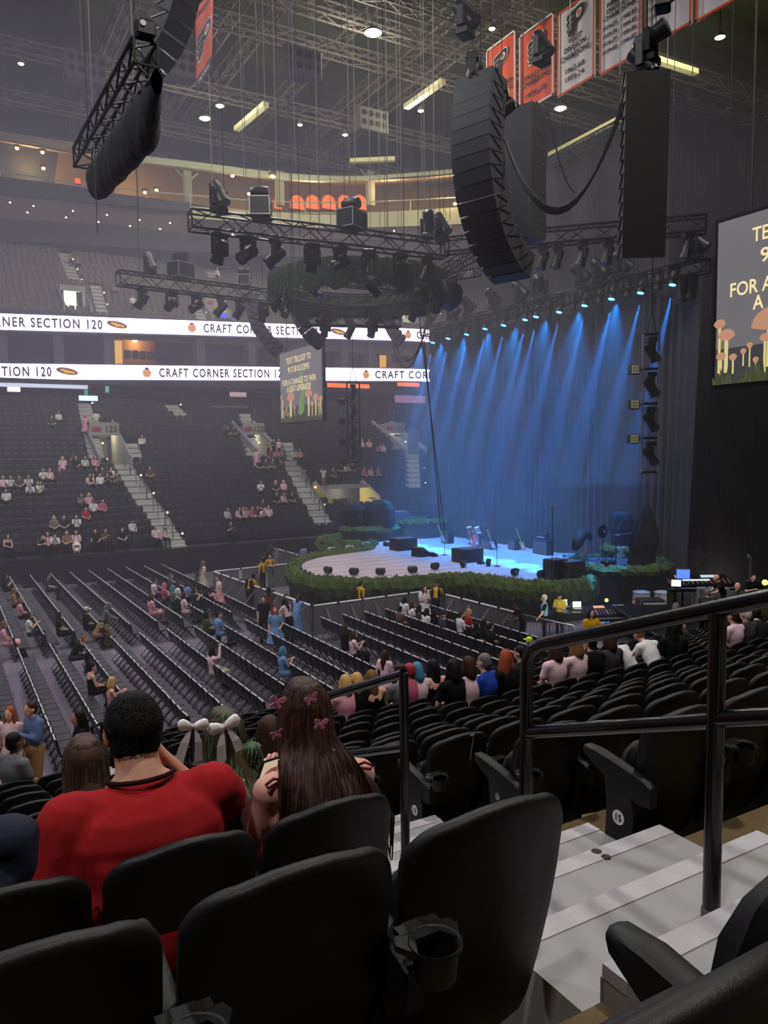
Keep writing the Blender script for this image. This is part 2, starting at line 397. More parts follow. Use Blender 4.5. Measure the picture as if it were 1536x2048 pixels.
# ---- upper rim: back wall of the upper stand, soffit with downlights, parapet, lit mezzanine, white fascia, roof
def band(name, pts, m, thick=.4, kind=True, lab=None, cat=None):
    """vertical or sloping band: pts = [(px, py_low, d_low, py_high, d_high)]"""
    lo = [atd(p[0], p[1], p[2]) for p in pts]; hi = [atd(p[0], p[3], p[4]) for p in pts]
    def sm(L):
        out = []
        for i in range(len(L)-1):
            p0, p1, p2, p3 = L[max(i-1, 0)], L[i], L[i+1], L[min(i+2, len(L)-1)]
            for j in range(5):
                u = j/5; out.append(.5*((2*p1)+(p2-p0)*u+(2*p0-5*p1+4*p2-p3)*u*u+(3*p1-p0-3*p2+p3)*u**3))
        return out+[L[-1]]
    lo, hi = sm(lo), sm(hi); back = Vector((0, thick, 0))
    mb = MB(); mb.grid([lo, hi, [p+back for p in hi], [p+back for p in lo], lo])
    o = mb.build(name, m, smooth=30)
    if kind: struct(o)
    return o
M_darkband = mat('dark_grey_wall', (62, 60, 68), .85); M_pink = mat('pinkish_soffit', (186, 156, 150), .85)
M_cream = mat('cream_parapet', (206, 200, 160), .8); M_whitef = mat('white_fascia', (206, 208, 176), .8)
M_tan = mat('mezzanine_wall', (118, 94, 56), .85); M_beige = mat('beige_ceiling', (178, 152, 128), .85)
band('wall_upper_back', [(-300, 470, 74, 400, 74), (0, 482, 75, 432, 75), (200, 492, 76, 440, 76), (420, 505, 78, 462, 78), (650, 515, 80, 470, 80), (1010, 520, 82, 440, 82)], M_darkband)
band('trim_soffit', [(-300, 405, 74, 355, 71), (0, 436, 75, 386, 72), (200, 448, 76, 404, 73), (420, 470, 78, 424, 75), (700, 478, 80, 452, 78), (1010, 476, 82, 448, 80)], M_pink)
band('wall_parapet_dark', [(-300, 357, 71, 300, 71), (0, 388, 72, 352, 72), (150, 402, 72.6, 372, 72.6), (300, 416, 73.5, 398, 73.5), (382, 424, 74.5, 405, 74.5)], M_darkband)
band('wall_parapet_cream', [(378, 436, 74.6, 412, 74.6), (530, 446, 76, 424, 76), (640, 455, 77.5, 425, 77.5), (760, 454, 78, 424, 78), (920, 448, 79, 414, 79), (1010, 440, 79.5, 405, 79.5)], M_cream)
band('floor_mezzanine', [(-300, 300, 71.2, 299, 80), (0, 352, 72.2, 351, 81), (300, 396, 73.7, 395, 82), (530, 424, 76.2, 422, 86), (760, 424, 78.2, 423, 87), (1010, 405, 79.7, 404, 88)], M_tan, .3)
band('wall_mezzanine', [(-300, 305, 80, 200, 80), (0, 356, 81, 270, 81), (300, 398, 82, 310, 82), (530, 426, 86, 340, 86), (760, 426, 87, 345, 87), (1010, 408, 88, 330, 88)], M_tan)
band('trim_mezzanine_ceiling', [(-300, 225, 80, 222, 72), (0, 285, 81, 275, 73), (250, 322, 82, 315, 74), (560, 362, 86, 352, 77), (760, 372, 87, 360, 78), (1010, 350, 88, 340, 79)], M_beige, .3)
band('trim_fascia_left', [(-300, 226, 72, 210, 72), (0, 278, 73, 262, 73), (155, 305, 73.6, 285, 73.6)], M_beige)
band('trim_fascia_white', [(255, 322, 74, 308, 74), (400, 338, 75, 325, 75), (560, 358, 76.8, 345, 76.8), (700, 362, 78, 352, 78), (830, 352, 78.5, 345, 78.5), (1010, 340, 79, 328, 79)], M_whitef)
# roof deck and its back
mb = MB(); mb.box((26, 42, 41.5), (150, 110, .4)); struct(mb.build('ceiling', M_deck))
mb = MB(); mb.box((26, 90, 34), (150, .5, 20)); struct(mb.build('wall_far', mat('far_upper_wall', (60, 58, 56), .9)))
mb = MB(); mb.box((72, 42, 20), (.5, 110, 44)); struct(mb.build('wall_stage_end', mat('end_wall_dark', (26, 26, 28), .9)))
# ================================================================ tip-up stadium seats of the near stand
PITCH = .483
def back_mesh():
    n = []; hw = .228; top = .85; bot = .20
    # outline of the backrest seen from the front: flat crown, round shoulders, narrowing to the bottom
    pts = []
    def arc(cx, cz, rx_, rz_, a0, a1, k): return [(cx+rx_*math.cos(math.radians(a0+(a1-a0)*i/k)), cz+rz_*math.sin(math.radians(a0+(a1-a0)*i/k))) for i in range(k+1)]
    pts += [(-.17, bot), (-.06, bot), (.06, bot), (.17, bot), (.198, bot+.04), (.212, .36), (.224, .50), (hw, .62)]
    pts += arc(hw-.115, .62+.105, .115, .105, 8, 84, 7)
    pts += [(.06, top-.004), (0, top), (-.06, top-.004)]
    pts += arc(-(hw-.115), .62+.105, .115, .105, 96, 172, 7)
    pts += [(-hw, .62), (-.224, .50), (-.212, .36), (-.198, bot+.04)]
    N = len(pts); cx, cz = 0, .50
    def lean(z): return .135*max(0, (.85-z)/.65)**1.1
    def y_at(x, z, off): return off + lean(z) + .055*(x/hw)**2 - .012*math.sin(min(1, max(0, (z-.2)/.65))*PI)
    rings = [(.0, -.004, .26), (.42, -.016, 1), (.80, -.019, 1), (.93, -.021, 1), (.975, -.018, 1), (.995, -.010, 1), (1.0, .002, 1), (.992, .014, 1), (.96, .020, 1), (.90, .014, 1), (.5, .010, 1)]
    mb = MB(); rows = []
    for (s, off, _) in rings[1:]:
        rows.append([(cx+(x-cx)*s, y_at(cx+(x-cx)*s, cz+(z-cz)*s, off), cz+(z-cz)*s) for (x, z) in pts])
    mb.grid(rows, close_u=True)
    o = len(mb.v); mb.v.append((0, y_at(0, cz, -.016), cz)); mb.v.append((0, y_at(0, cz, .010), cz))
    last = (len(rows)-1)*N
    for i in range(N):
        mb.f.append((o, (i+1) % N, i)); mb.m.append(0); mb.f.append((o+1, last+i, last+(i+1) % N)); mb.m.append(0)
    return mb.mesh('backrest', M_seat, 50)
def pan_mesh():
    mb = MB(); rows = []
    for j, (z, hw, y0, y1) in enumerate(((.30, .14, .20, .235), (.315, .19, .175, .25), (.45, .205, .165, .255), (.56, .205, .150, .235), (.63, .195, .143, .205), (.665, .165, .147, .185), (.672, .12, .155, .172))):
        ring = []
        for (sx, ty) in ((-1, .5), (-.9, 0), (-.45, -.05), (.45, -.05), (.9, 0), (1, .5), (.9, 1), (.45, 1.05), (-.45, 1.05), (-.9, 1)):
            ring.append((sx*hw, y0+(y1-y0)*ty, z))
        rows.append(ring)
    mb.grid(rows, close_u=True); mb.f.append(tuple(range(9, -1, -1))); mb.m.append(0); mb.f.append(tuple(range(60, 70))); mb.m.append(0)
    return mb.mesh('seat_pan', M_seat2, 50)
def arm_mesh():
    mb = MB(); rows = []
    for (y, z0, z1, hw) in ((-.01, .46, .55, .020), (.03, .46, .575, .028), (.16, .485, .60, .030), (.30, .55, .62, .031), (.36, .582, .618, .027), (.375, .593, .611, .018)):
        rows.append([(-hw, y, z0), (-hw, y, (z0+z1)/2), (-hw*.92, y, z1-.008), (-hw*.55, y, z1), (hw*.55, y, z1), (hw*.92, y, z1-.008), (hw, y, (z0+z1)/2), (hw, y, z0)])
    mb.grid(rows, close_u=True); mb.f.append(tuple(range(7, -1, -1))); mb.m.append(0); mb.f.append(tuple(range(40, 48))); mb.m.append(0)
    return mb.mesh('armrest', M_seat, 45)
def stand_mesh():
    mb = MB()
    prof = [(.05, .0), (.34, .0), (.35, .03), (.27, .10), (.235, .20), (.225, .40), (.24, .51), (.10, .51), (.075, .40), (.085, .2), (.06, .06)]
    mb.prism(prof, -.024, .024, 'yz'); return mb.mesh('standard', M_seat)
def cup_mesh():
    mb = MB(); R = .048
    mb.lathe([(R*.80, -.075), (R*.86, -.072), (R, 0), (R+.007, .004), (R+.007, -.004), (R*.95, -.006), (R*.8, -.068), (0, -.07)], (0, -.085, .655), 20, cap=False)
    mb.box((0, -.020, .652), (.10, .03, .012)); mb.box((0, -.012, .63), (.05, .03, .05))
    mb.prism([(-.065, -.03), (-.075, -.055), (-.05, -.10), (-.03, -.06), (.03, -.06), (.05, -.10), (.075, -.055), (.065, -.03)], .644, .657)
    return mb.mesh('cup_holder', M_seat, 40)
SEATM = dict(backrest=back_mesh(), seat_pan=pan_mesh(), armrest=arm_mesh(), standard=stand_mesh(), cup_holder=cup_mesh())
# simple joined seat for everything too far or too many to keep apart
def add_simple_seat(mb, x, y, z, face=1, s=1.0):
    o = len(mb.v); f = face
    P = [(-.22, .10, .25), (.22, .10, .25), (.235, .03, .66), (-.235, .03, .66), (-.15, 0, .82), (.15, 0, .82), (-.20, .02, .77), (.20, .02, .77)]
    Q = [(p[0], p[1]+.05, p[2]) for p in P]
    for p in P+Q: mb.v.append((x+p[0]*s, y+f*p[1]*s, z+p[2]*s))
    fs = [(0, 1, 2, 3), (3, 2, 7, 6), (6, 7, 5, 4), (11, 10, 9, 8), (14, 15, 10, 11), (12, 13, 15, 14), (4, 5, 13, 12), (1, 9, 10, 2), (0, 3, 11, 8), (2, 10, 15, 7), (7, 15, 13, 5), (3, 6, 14, 11), (6, 4, 12, 14)]
    for q in fs: mb.f.append(tuple(i+o for i in q)); mb.m.append(0)
    # tipped-up pan
    mb.box((x, y+f*.22*s, z+.50*s), (.40*s, .09*s, .42*s))
def shade(c): return c
# every seat position of the near stand that the photograph can see
near = []
for k in range(-1, 17):
    y = rowy(k) if k >= 0 else .43; z = rowz(k) if k >= 0 else 6.51-.85
    # left block ends at the aisle
    edge = 1.29 if k >= 0 else .865+PITCH
    for j in range(0, 14 if k < 11 else 0):
        x = edge-PITCH*(j+.5)
        if x < -.9: break
        near.append((k, 'L', j, x, y, z))
    for j in range(0, 60):
        x = 2.50+PITCH*(j+.5)
        if x > min(23.5, 1.75*y+1.9): break
        near.append((k, 'R', j, x, y, z))
def seen(x, y, z):
    v = Vector((x, y, z))-CAMP; t = v.dot(cF)
    if t < .1: return False
    px = 768+1536*v.dot(cR)/t; py = 1024-1536*v.dot(cU)/t
    return -260 < px < 1800 and py < 2600
near = [q for q in near if seen(q[3], q[4], q[5]+.6) or (q[0] == -1 and q[1] == 'L' and q[2] < 3)]
near.sort(key=lambda q: (q[3]**2+q[4]**2))
stuff = MB()
def seat(k, side, j, x, y, z, label, group, full=True, arm_right=False, cup=True):
    t = thing('stadium_seat', label, 'seat', (x, y, z), (0, 0, 0), group)
    link('backrest', SEATM['backrest'], t); link('seat_pan', SEATM['seat_pan'], t)
    a = link('armrest', SEATM['armrest'], t, (-PITCH/2, 0, 0))
    link('standard', SEATM['standard'], t, (-PITCH/2, 0, 0))
    if arm_right:
        link('armrest', SEATM['armrest'], t, (PITCH/2, 0, 0)); link('standard', SEATM['standard'], t, (PITCH/2, 0, 0))
    if cup: link('cup_holder', SEATM['cup_holder'], t, (-PITCH/2, 0, 0))
    return t
special = {(-1, 'L', 0): 'black tip-up seat with an oval sticker beside the nearest armrest',
           (-1, 'L', 1): 'nearest black seat back, a thick rounded rim filling the bottom right corner',
           (0, 'L', 0): 'large black seat back beside the white steps, in front of the aisle',
           (0, 'L', 1): 'large black seat back at bottom centre',
           (0, 'L', 2): 'large black seat back filling the bottom left corner',
           (1, 'L', 0): 'black seat back right behind the woman with butterfly clips',
           (1, 'L', 1): 'black seat back right behind the man in the red T-shirt',
           (1, 'L', 2): 'black seat back at the left edge, below the red T-shirt sleeve',
           (2, 'L', 0): 'black seat of the girl with white hair bows',
           (2, 'L', 1): 'black seat of the girl with long brown hair beside the red T-shirt',
           (1, 'R', 0): 'nearest numbered black aisle seat, number 15, behind the big handrail post',
           (2, 'R', 0): 'middle numbered black aisle seat, number 14, with a silver bolt on its end panel',
           (3, 'R', 0): 'black aisle seat number 13 with a white dried drip down its back',
           (1, 'R', 1): 'black seat right of the nearest numbered aisle seat, behind the handrail post',
           (2, 'R', 1): 'black seat right of the middle numbered aisle seat, between the handrail bars',
           (3, 'R', 1): 'black seat right of the one with the dried drip'}
cnt = 0
M_disc = mat('white_number_disc', (226, 226, 222), .5)
for (k, side, j, x, y, z) in near:
    if cnt < 300:
        cnt += 1
        lab = special.get((k, side, j)); grp = None
        if lab is None:
            if side == 'L': lab = 'black stadium seat left of the aisle, %s row down, %s from the aisle' % (ordw(max(k, 0)+1), ordw(j+1)); grp = 'seats left of the aisle'
            else: lab = 'black stadium seat right of the aisle, %s row down, %s from the aisle' % (ordw(max(k, 0)+1), ordw(j+1)); grp = 'seats right of the aisle'
        t = seat(k, side, j, x, y, z, lab, grp, arm_right=False, cup=not (side == 'R' and j == 0 and k < 2))
        if side == 'R' and j == 0 and k in (1, 2, 3):
            num = {1: '15', 2: '14', 3: '13'}[k]
            mb = MB(); mb.lathe([(.032, 0), (.032, -.004), (0, -.004)], (-PITCH/2-.024, .155, .36), 24, ax='x'); d = mb.build('number_disc', M_disc, t)
            vs, fs = txt_mesh(num, .042, bold=.0012)
            mb = MB(); mb.add([(-PITCH/2-.0295, .155-v[0], .36+v[1]) for v in vs], fs); mb.build('number', M_black, d)
            if k == 3:
                mb = MB(); mb.tube([(.06, -.022, .84), (.062, -.012, .79), (.058, .002, .72), (.060, .012, .66)], .0022, 5); mb.build('dried_drip', M_stepwhite, t)
                mb = MB(); mb.bbox((.052, -.017, .835), (.03, .006, .012), .002); mb.build('spill_mark', M_stepgrey, t)
            if k == 2:
                mb = MB(); mb.lathe([(.02, 0), (.02, -.003), (.006, -.010), (0, -.010)], (-PITCH/2-.024, .16, .45), 14, ax='x'); mb.build('bolt', M_alu, t)
        if k == -1 and side == 'L' and j == 0:
            [c for c in t.children if c.name.startswith('seat_pan')][0].location.z = .09
            mb = MB(); mb.lathe([(1, 0), (1, .002), (0, .002)], n=20); o = mb.build('sticker', M_disc, t, loc=(-.06, .164, .765)); o.scale = (.022, .0085, 1)
    else: add_simple_seat(stuff, x, y, z)
if stuff.v: tag(stuff.build('stadium_seats', M_seat), 'rows of empty black stadium seats in the lower rows near the stage', 'seats', kind='stuff')
# ---- aisle handrails
def handrail(lab, pts, posts, mids, r=.026):
    t = thing('handrail', lab, 'handrail', (posts[0][0], posts[0][1], posts[0][2])); o0 = Vector(t.location)
    mb = MB(); mb.tube([Vector(p)-o0 for p in pts], r, 12); mb.build('top_rail', M_blackmetal, t, 60)
    for (x, y, z0, z1) in posts:
        mb = MB(); mb.tube([Vector((x, y, z0))-o0, Vector((x, y, z1))-o0], r*.98, 12); p = mb.build('post', M_blackmetal, t, 60)
        mb = MB(); mb.lathe([(r*1.12, 0), (r*1.12, .028), (r, .032)], Vector((x, y, z0))-o0, 14); mb.build('post_foot', mat('worn_foot', (90, 90, 86), .5), p)
    for a, b in mids:
        mb = MB(); mb.tube([Vector(a)-o0, Vector(b)-o0], r*.92, 12); mb.build('mid_rail', M_blackmetal, t, 60)
XR = 1.9
def bend(p, q, v, n=6, R=.10):   # rounded corner p->q->v
    p, q, v = Vector(p), Vector(q), Vector(v); a = q+(p-q).normalized()*R; b = q+(v-q).normalized()*R
    return [a*(1-u)**2+q*2*u*(1-u)+b*u*u for u in [i/n for i in range(n+1)]]
tp = (XR, .2, 6.969); c1 = (XR, 2.22, 6.248)
handrail('near black tubular handrail crossing the right side of the picture above the seat rows', [tp, (XR, 1.395, 6.543)]+bend(tp, c1, (XR, 2.22, 5.2)),
         [(XR, 1.395, 5.62, 6.54), (XR, 2.22, 5.02, 6.16)], [((XR, 2.22, 5.918), (XR, 1.395, 6.215)), ((XR, 1.395, 6.22), (XR, .3, 6.60))])
a = (XR, 3.12, 5.925); b = (XR, 4.02, 5.56)
handrail('short black handrail beside the woman with butterfly clips', [a, (XR, 3.5, 5.77), b],
         [(XR, 3.12, 4.985, 5.93), (XR, 4.00, 4.72, 5.57)], [((XR, 3.12, 5.56), (XR, 4.0, 5.20))], .024)
for i in range(3):      # further down the aisle
    y = 6.0+i*2.9; k = (y-1.3)/.83; z = rowz(int(k))+.2
    handrail(('third', 'fourth', 'lowest')[i]+' black handrail down the aisle behind the seated girls', [(XR, y, z+.9), (XR, y+.9, z+.55)],
             [(XR, y, z-.05, z+.9), (XR, y+.88, z-.35, z+.55)], [((XR, y, z+.55), (XR, y+.88, z+.2))], .024)
# ---- far stands: thousands of seats, joined
def near_seg(px, lst): return any(abs(px-a) < w_ for a, w_ in lst)
# ================================================================ far stands: rows cut by vomitories and stairs, seats joined
class Vom: pass
def make_vom(on, rowf, pxL, pxR, py_bot, rise, lab, sign, inner, bright=None):
    v = Vom(); a = on(pxL, py_bot); b = on(pxR, py_bot)
    v.x0, v.x1 = a.x, b.x; v.y0 = (a.y+b.y)/2; v.z0 = (a.z+b.z)/2-.05; v.rise = rise; v.lab = lab; v.sign = sign; v.inner = inner; v.bright = bright
    return v
VL = [make_vom(onbowl, frow, 200, 263, 929, 2.75, 'vomitory 123 with pale concrete walls in the far lower stand', '123', M_ltconc),
      make_vom(onbowl, frow, 521, 566, 922, 2.75, 'vomitory 122 crowded with people coming in', '122', M_ltconc),
      make_vom(onbowl, frow, 812, 852, 910, 2.6, 'vomitory at the stage curtain with a grey drape inside', '122', M_ltconc),
      make_vom(onbowl, frow, 660, 762, 1012, 1.15, 'yellow lit tunnel mouth behind the drum riser', '', mat('tunnel_yellow_light', (196, 178, 96), .8))]  # yellow light of the tunnel is put into its wall colour
VU = [make_vom(onupper, urow, 130, 182, 624, 2.3, 'brightly lit upper vomitory above the left end of the ribbon board', '', M_ltconc, (255, 252, 235)),
      make_vom(onupper, urow, 427, 468, 645, 2.3, 'upper vomitory with a small blue screen', '23', M_ltconc),
      make_vom(onupper, urow, 806, 842, 652, 2.2, 'upper vomitory above the left end of the stage truss', '', M_ltconc)]
for v in VL: v.slope = FS
for v in VU: v.slope = US
def cut(segs, a, b):
    out = []
    for (p, q) in segs:
        if b <= p or a >= q: out.append((p, q)); continue
        if a > p: out.append((p, a))
        if b < q: out.append((b, q))
    return out
def vom_cut(y, z, voms):
    c = []
    for v in voms:
        if v.z0-.12 < z < v.z0+v.rise+.1: c.append((v.x0, v.x1))
    return c
# stairs: polylines on the slope (pixels, bottom to top)
def polyx(on, pts): return [on(*p) for p in pts]
SL = [([(352, 1092), (243, 932)], .62, 'pale lit stairs climbing to vomitory 123'), ([(657, 1065), (580, 925)], .62, 'pale lit stairs climbing to the crowded vomitory 122'),
      ([(834, 988), (829, 912)], .62, 'pale stairs below the vomitory at the stage curtain'), ([(196, 925), (181, 862), (168, 805)], .5, 'stairs on the left flank of the empty vomitory'),
      ([(276, 925), (262, 885)], .45, 'short stairs on the right flank of the empty vomitory'), ([(374, 846), (337, 806)], .6, 'short bright stairs near the top of the far stand left of the hanging screen'),
      ([(511, 925), (500, 878), (492, 830)], .5, 'stairs on the left flank of the crowded vomitory'), ([(589, 925), (574, 882)], .45, 'short stairs on the right flank of the crowded vomitory'),
      ([(800, 910), (798, 868)], .45, 'short stairs left of the vomitory at the stage curtain')]
SU = [([(207, 628), (190, 565)], .45, 'aisle with bright step lights right of the upper lit vomitory'), ([(150, 560), (128, 505), (108, 478)], .5, 'upper stairs with a handrail above the lit vomitory'),
      ([(405, 640), (392, 590)], .45, 'aisle with step lights left of the upper vomitory 23'), ([(430, 560), (410, 505)], .5, 'upper stairs above the vomitory 23'), ([(870, 640), (884, 560)], .4, 'aisle with step lights right of the hanging moss ring')]
def interp(pl, y):
    for a, b in zip(pl, pl[1:]):
        if min(a.y, b.y) <= y <= max(a.y, b.y): return a.x+(b.x-a.x)*(y-a.y)/((b.y-a.y) or 1)
    return None
SLp = [(polyx(onbowl, p), hw, lab) for p, hw, lab in SL]; SUp = [(polyx(onupper, p), hw, lab) for p, hw, lab in SU]
def far_rows(n, rowf, voms, stairs, x0, x1, parent, m, seat_m, dep, pitch, name, lab, min_z=None):
    sm = MB()
    for r in range(n):
        y, z = rowf(r); segs = [(x0, x1)]
        for (a, b) in vom_cut(y, z, voms): segs = cut(segs, a, b)
        for (p, q) in segs:
            mb = MB(); mb.box(((p+q)/2, y+dep/2, z-.5), (q-p, dep+.01, 1.0)); mb.build('row_tread', m, parent)
        for pl, hw, _ in stairs:
            x = interp(pl, y+.2)
            if x is not None: segs = cut(segs, x-hw, x+hw)
        for (p, q) in segs:
            k = int((q-p)/pitch)
            for i in range(k): 
                xx = p+((q-p)-k*pitch)/2+pitch*(i+.5)
                vv = Vector((xx, y, z+.5))-CAMP; t = vv.dot(cF); px = 768+1536*vv.dot(cR)/t
                if -160 < px < 1060: add_simple_seat(sm, xx, y+dep-.08, z, -1, 1.0)
    o = sm.build(name, seat_m); return tag(o, lab, 'seats', kind='stuff')
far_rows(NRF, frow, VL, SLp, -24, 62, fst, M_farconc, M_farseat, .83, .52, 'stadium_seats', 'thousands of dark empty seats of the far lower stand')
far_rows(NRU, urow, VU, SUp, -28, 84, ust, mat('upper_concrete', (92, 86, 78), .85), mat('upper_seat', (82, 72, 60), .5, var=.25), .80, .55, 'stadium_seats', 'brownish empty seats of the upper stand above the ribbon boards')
# ---- vomitories
for v in VL+VU:
    cx = (v.x0+v.x1)/2; w_ = v.x1-v.x0; run = v.rise/v.slope
    t = thing('vomitory', v.lab, 'vomitory', (cx, v.y0, v.z0))
    for s in (-1, 1):
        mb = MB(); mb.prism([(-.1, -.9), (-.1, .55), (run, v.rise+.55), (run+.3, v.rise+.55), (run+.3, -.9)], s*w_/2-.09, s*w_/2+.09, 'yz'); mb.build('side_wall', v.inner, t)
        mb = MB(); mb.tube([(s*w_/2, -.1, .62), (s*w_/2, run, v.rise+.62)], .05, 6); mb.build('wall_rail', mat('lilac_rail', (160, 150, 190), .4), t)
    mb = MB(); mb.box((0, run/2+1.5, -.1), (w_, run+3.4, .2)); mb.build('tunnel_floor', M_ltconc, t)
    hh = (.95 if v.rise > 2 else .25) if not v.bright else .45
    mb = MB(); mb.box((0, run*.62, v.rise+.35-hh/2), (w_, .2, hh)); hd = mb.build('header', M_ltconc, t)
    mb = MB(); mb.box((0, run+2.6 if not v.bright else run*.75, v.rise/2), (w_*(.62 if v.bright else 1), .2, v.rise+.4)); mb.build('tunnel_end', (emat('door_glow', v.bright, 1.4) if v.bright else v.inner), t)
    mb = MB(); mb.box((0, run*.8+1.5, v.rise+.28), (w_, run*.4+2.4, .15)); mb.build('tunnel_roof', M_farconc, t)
    if v.sign:
        vs, fs = txt_mesh(v.sign, .62, bold=.012)
        mb = MB(); mb.add([(x_+w_*.22, run*.62-.12, v.rise+.35-hh*.55+y_) for (x_, y_, _) in vs], fs); mb.build('section_number', mat('sign_dark', (40, 40, 46), .6), hd)
        mb = MB(); mb.box((-w_*.26, run*.62-.11, v.rise+.35-hh*.55), (.62, .03, .34)); mb.build('red_mark', mat('sign_red', (150, 50, 60), .6), hd)
    light('POINT', 'tunnel_lamp', (cx, v.y0+run*.9, v.z0+v.rise*.8), 130 if not v.bright else 30, (1, .93, .68), .3)
for v, pp in ((VU[0], ((163, 575, 172, 622),)),):
    t = thing('door_leaf', 'dark open door leaf inside the bright upper vomitory', 'door', ((v.x0+v.x1)/2+.5, v.y0+2.2, v.z0)); mb = MB(); mb.box((0, 0, 1.05), (.5, .08, 2.1)); mb.build('leaf', mat('door_dark', (40, 48, 48), .6), t)
    mb = MB(); mb.box((-.18, -.06, 1.0), (.05, .06, .25)); mb.build('handle', M_alu, t)
v = VU[1]; glow_panel('blue_screen', 436, 453, 627, 639, v.y0+1.0, (60, 70, 255), 1.6, 'small blue screen hanging in the upper vomitory', 'screen')
# drape in the vomitory next to the curtain
v = VL[2]; mb = MB(); N = 24
rows = [[((i/N-.5)*(v.x1-v.x0)*.55+.5, .07*math.sin(i*1.5), z) for i in range(N+1)] for z in (0, 1.2, 2.4)]
mb.grid(rows); mb.grid([[(a, b+.05, c) for (a, b, c) in r] for r in rows]); tag(mb.build('vomitory_drape', mat('grey_drape', (112, 112, 120), .9), loc=((v.x0+v.x1)/2, v.y0+1.2, v.z0)), 'grey pleated drape hanging in the vomitory beside the stage curtain', 'drape')
# ---- stairs
stepM = {}
M_far_step = mat('far_step', (178, 178, 172), .7)
for (pls, rowf, n, lit) in ((SLp, frow, NRF, True), (SUp, urow, NRU, True)):
    for pl, hw, lab in pls:
        t = None; ends = []
        for r in range(n):
            y, z = rowf(r); x = interp(pl, y+.2)
            if x is None: continue
            if t is None: t = thing('stairs', lab, 'stairs', (x, y, z))
            o0 = Vector(t.location); key = (round(hw, 2))
            if key not in stepM:
                a = MB(); a.box((0, .2, .05), (2*hw, .40, .10)); b = MB(); b.box((0, .6, .21), (2*hw, .42, .22)); c = MB(); c.ell((0, 0, 0), (.06, .05, .06), n=8, m=5)
                stepM[key] = (a.mesh('step', M_far_step), b.mesh('step', M_far_step), c.mesh('step_light', emat('step_lamp', (255, 236, 190), 8)))
            p = Vector((x, y, z))-o0
            link('step', stepM[key][0], t, p); link('step', stepM[key][1], t, p)
            if r % 3 == 1: link('step_light', stepM[key][2], t, p+Vector((hw+.05, -.02, .35)))
            ends.append(p)
        if t and len(ends) > 8 and hw > .55:   # centre handrail in loops
            for i in range(1, len(ends)-3, 4):
                a, b = ends[i], ends[min(i+3, len(ends)-1)]
                mb = MB(); mb.tube([a+Vector((.1, 0, .1)), a+Vector((.1, 0, 1.0)), b+Vector((.1, 0, 1.0)), b+Vector((.1, 0, .1))], .035, 6); mb.build('handrail', mat('grey_rail', (120, 120, 128), .4, metal=.3), t)
                m_ = (a+b)/2
                mb = MB(); mb.tube([m_+Vector((.1, 0, .1)), m_+Vector((.1, 0, 1.0))], .03, 6); mb.build('rail_post', M_black, t)
# club boxes: rows of loge seats right of the hanging screen, with counters
for (px0, px1, py, y) in ((545, 830, 818, 65.3), (640, 830, 838, 64.2), (418, 495, 812, 65.3)):
    a = aty(px0, py, y); b = aty(px1, py, y)
    t = thing('loge_counter', 'long loge counter with a pale front edge %s' % ('right of the hanging screen, upper one' if py == 818 else 'right of the hanging screen, lower one' if py == 838 else 'left of the hanging screen'), 'counter', ((a.x+b.x)/2, y, a.z))
    mb = MB(); mb.box((0, 0, -.05), (b.x-a.x, .5, .1)); mb.build('counter_top', mat('counter_edge', (120, 118, 128), .5), t)
    mb = MB(); mb.box((0, .1, -.6), (b.x-a.x, .1, 1.1)); mb.build('counter_front', M_farconc, t)
sm = MB()
for (px0, px1, py, y) in ((548, 830, 806, 66.0), (642, 826, 830, 64.9)):
    a = aty(px0, py, y); b = aty(px1, py, y); n = int((b.x-a.x)/.62)
    for i in range(n): sm.bbox((a.x+.62*i, y, a.z-.1), (.5, .12, .7), .06); sm.bbox((a.x+.62*i, y-.25, a.z-.35), (.5, .5, .12), .03)
tag(sm.build('loge_seats', mat('loge_seat', (60, 58, 66), .5)), 'two rows of rounded dark loge chairs behind the counters', 'seats', kind='stuff')
# ================================================================ folding chairs on the arena floor
M_chair = mat('black_vinyl', (22, 22, 25), .38, var=.2, scale=10, spec=.5)
M_chairseat = mat('chair_seat_vinyl', (44, 43, 48), .4, var=.2, scale=10, spec=.5)
M_chairframe = mat('chair_frame', (30, 30, 32), .35, metal=.5)
M_chairhighlight = mat('chair_top_highlight', (232, 228, 238), .35)  # highlight along the chair tops, put into a near-white rim colour
def chair_parts():
    a = MB(); rows = []
    for (z, x, t, w_) in ((.50, -.20, .03, .20), (.55, -.21, .045, .215), (.70, -.235, .05, .22), (.82, -.255, .045, .215), (.845, -.26, .03, .195)):
        rows.append([(x-t/2+.02*(u*u), u*w_, z) for u in (-1, -.5, 0, .5, 1)]+[(x+t/2+.02*(u*u), u*w_, z) for u in (1, .5, 0, -.5, -1)])
    a.grid(rows, close_u=True); a.f += [tuple(range(9, -1, -1)), tuple(range(40, 50))]; a.m += [0, 0]
    b = MB(); b.bbox((.02, 0, .455), (.42, .43, .055), .018)
    c = MB()
    for s in (-1, 1):
        c.tube([(.24, s*.21, 0), (-.16, s*.215, .50), (-.25, s*.215, .84)], .012, 5); 
        c.tube([(-.26, s*.20, 0), (.16, s*.20, .44)], .012, 5)
    c.bar((.20, -.2, .06), (.20, .2, .06), .01); c.bar((-.22, -.2, .05), (-.22, .2, .05), .01)
    d = MB(); d.tube([(-.255, -.19, .835), (-.262, -.15, .857), (-.264, 0, .86), (-.262, .15, .857), (-.255, .19, .835)], .017, 6)
    return (('backrest', a.mesh('backrest', M_chair, 40)), ('seat', b.mesh('seat', M_chairseat)), ('frame', c.mesh('frame', M_chairframe)), ('rim_highlight', d.mesh('rim_highlight', M_chairhighlight, True)))
CH = chair_parts()
chairs = []
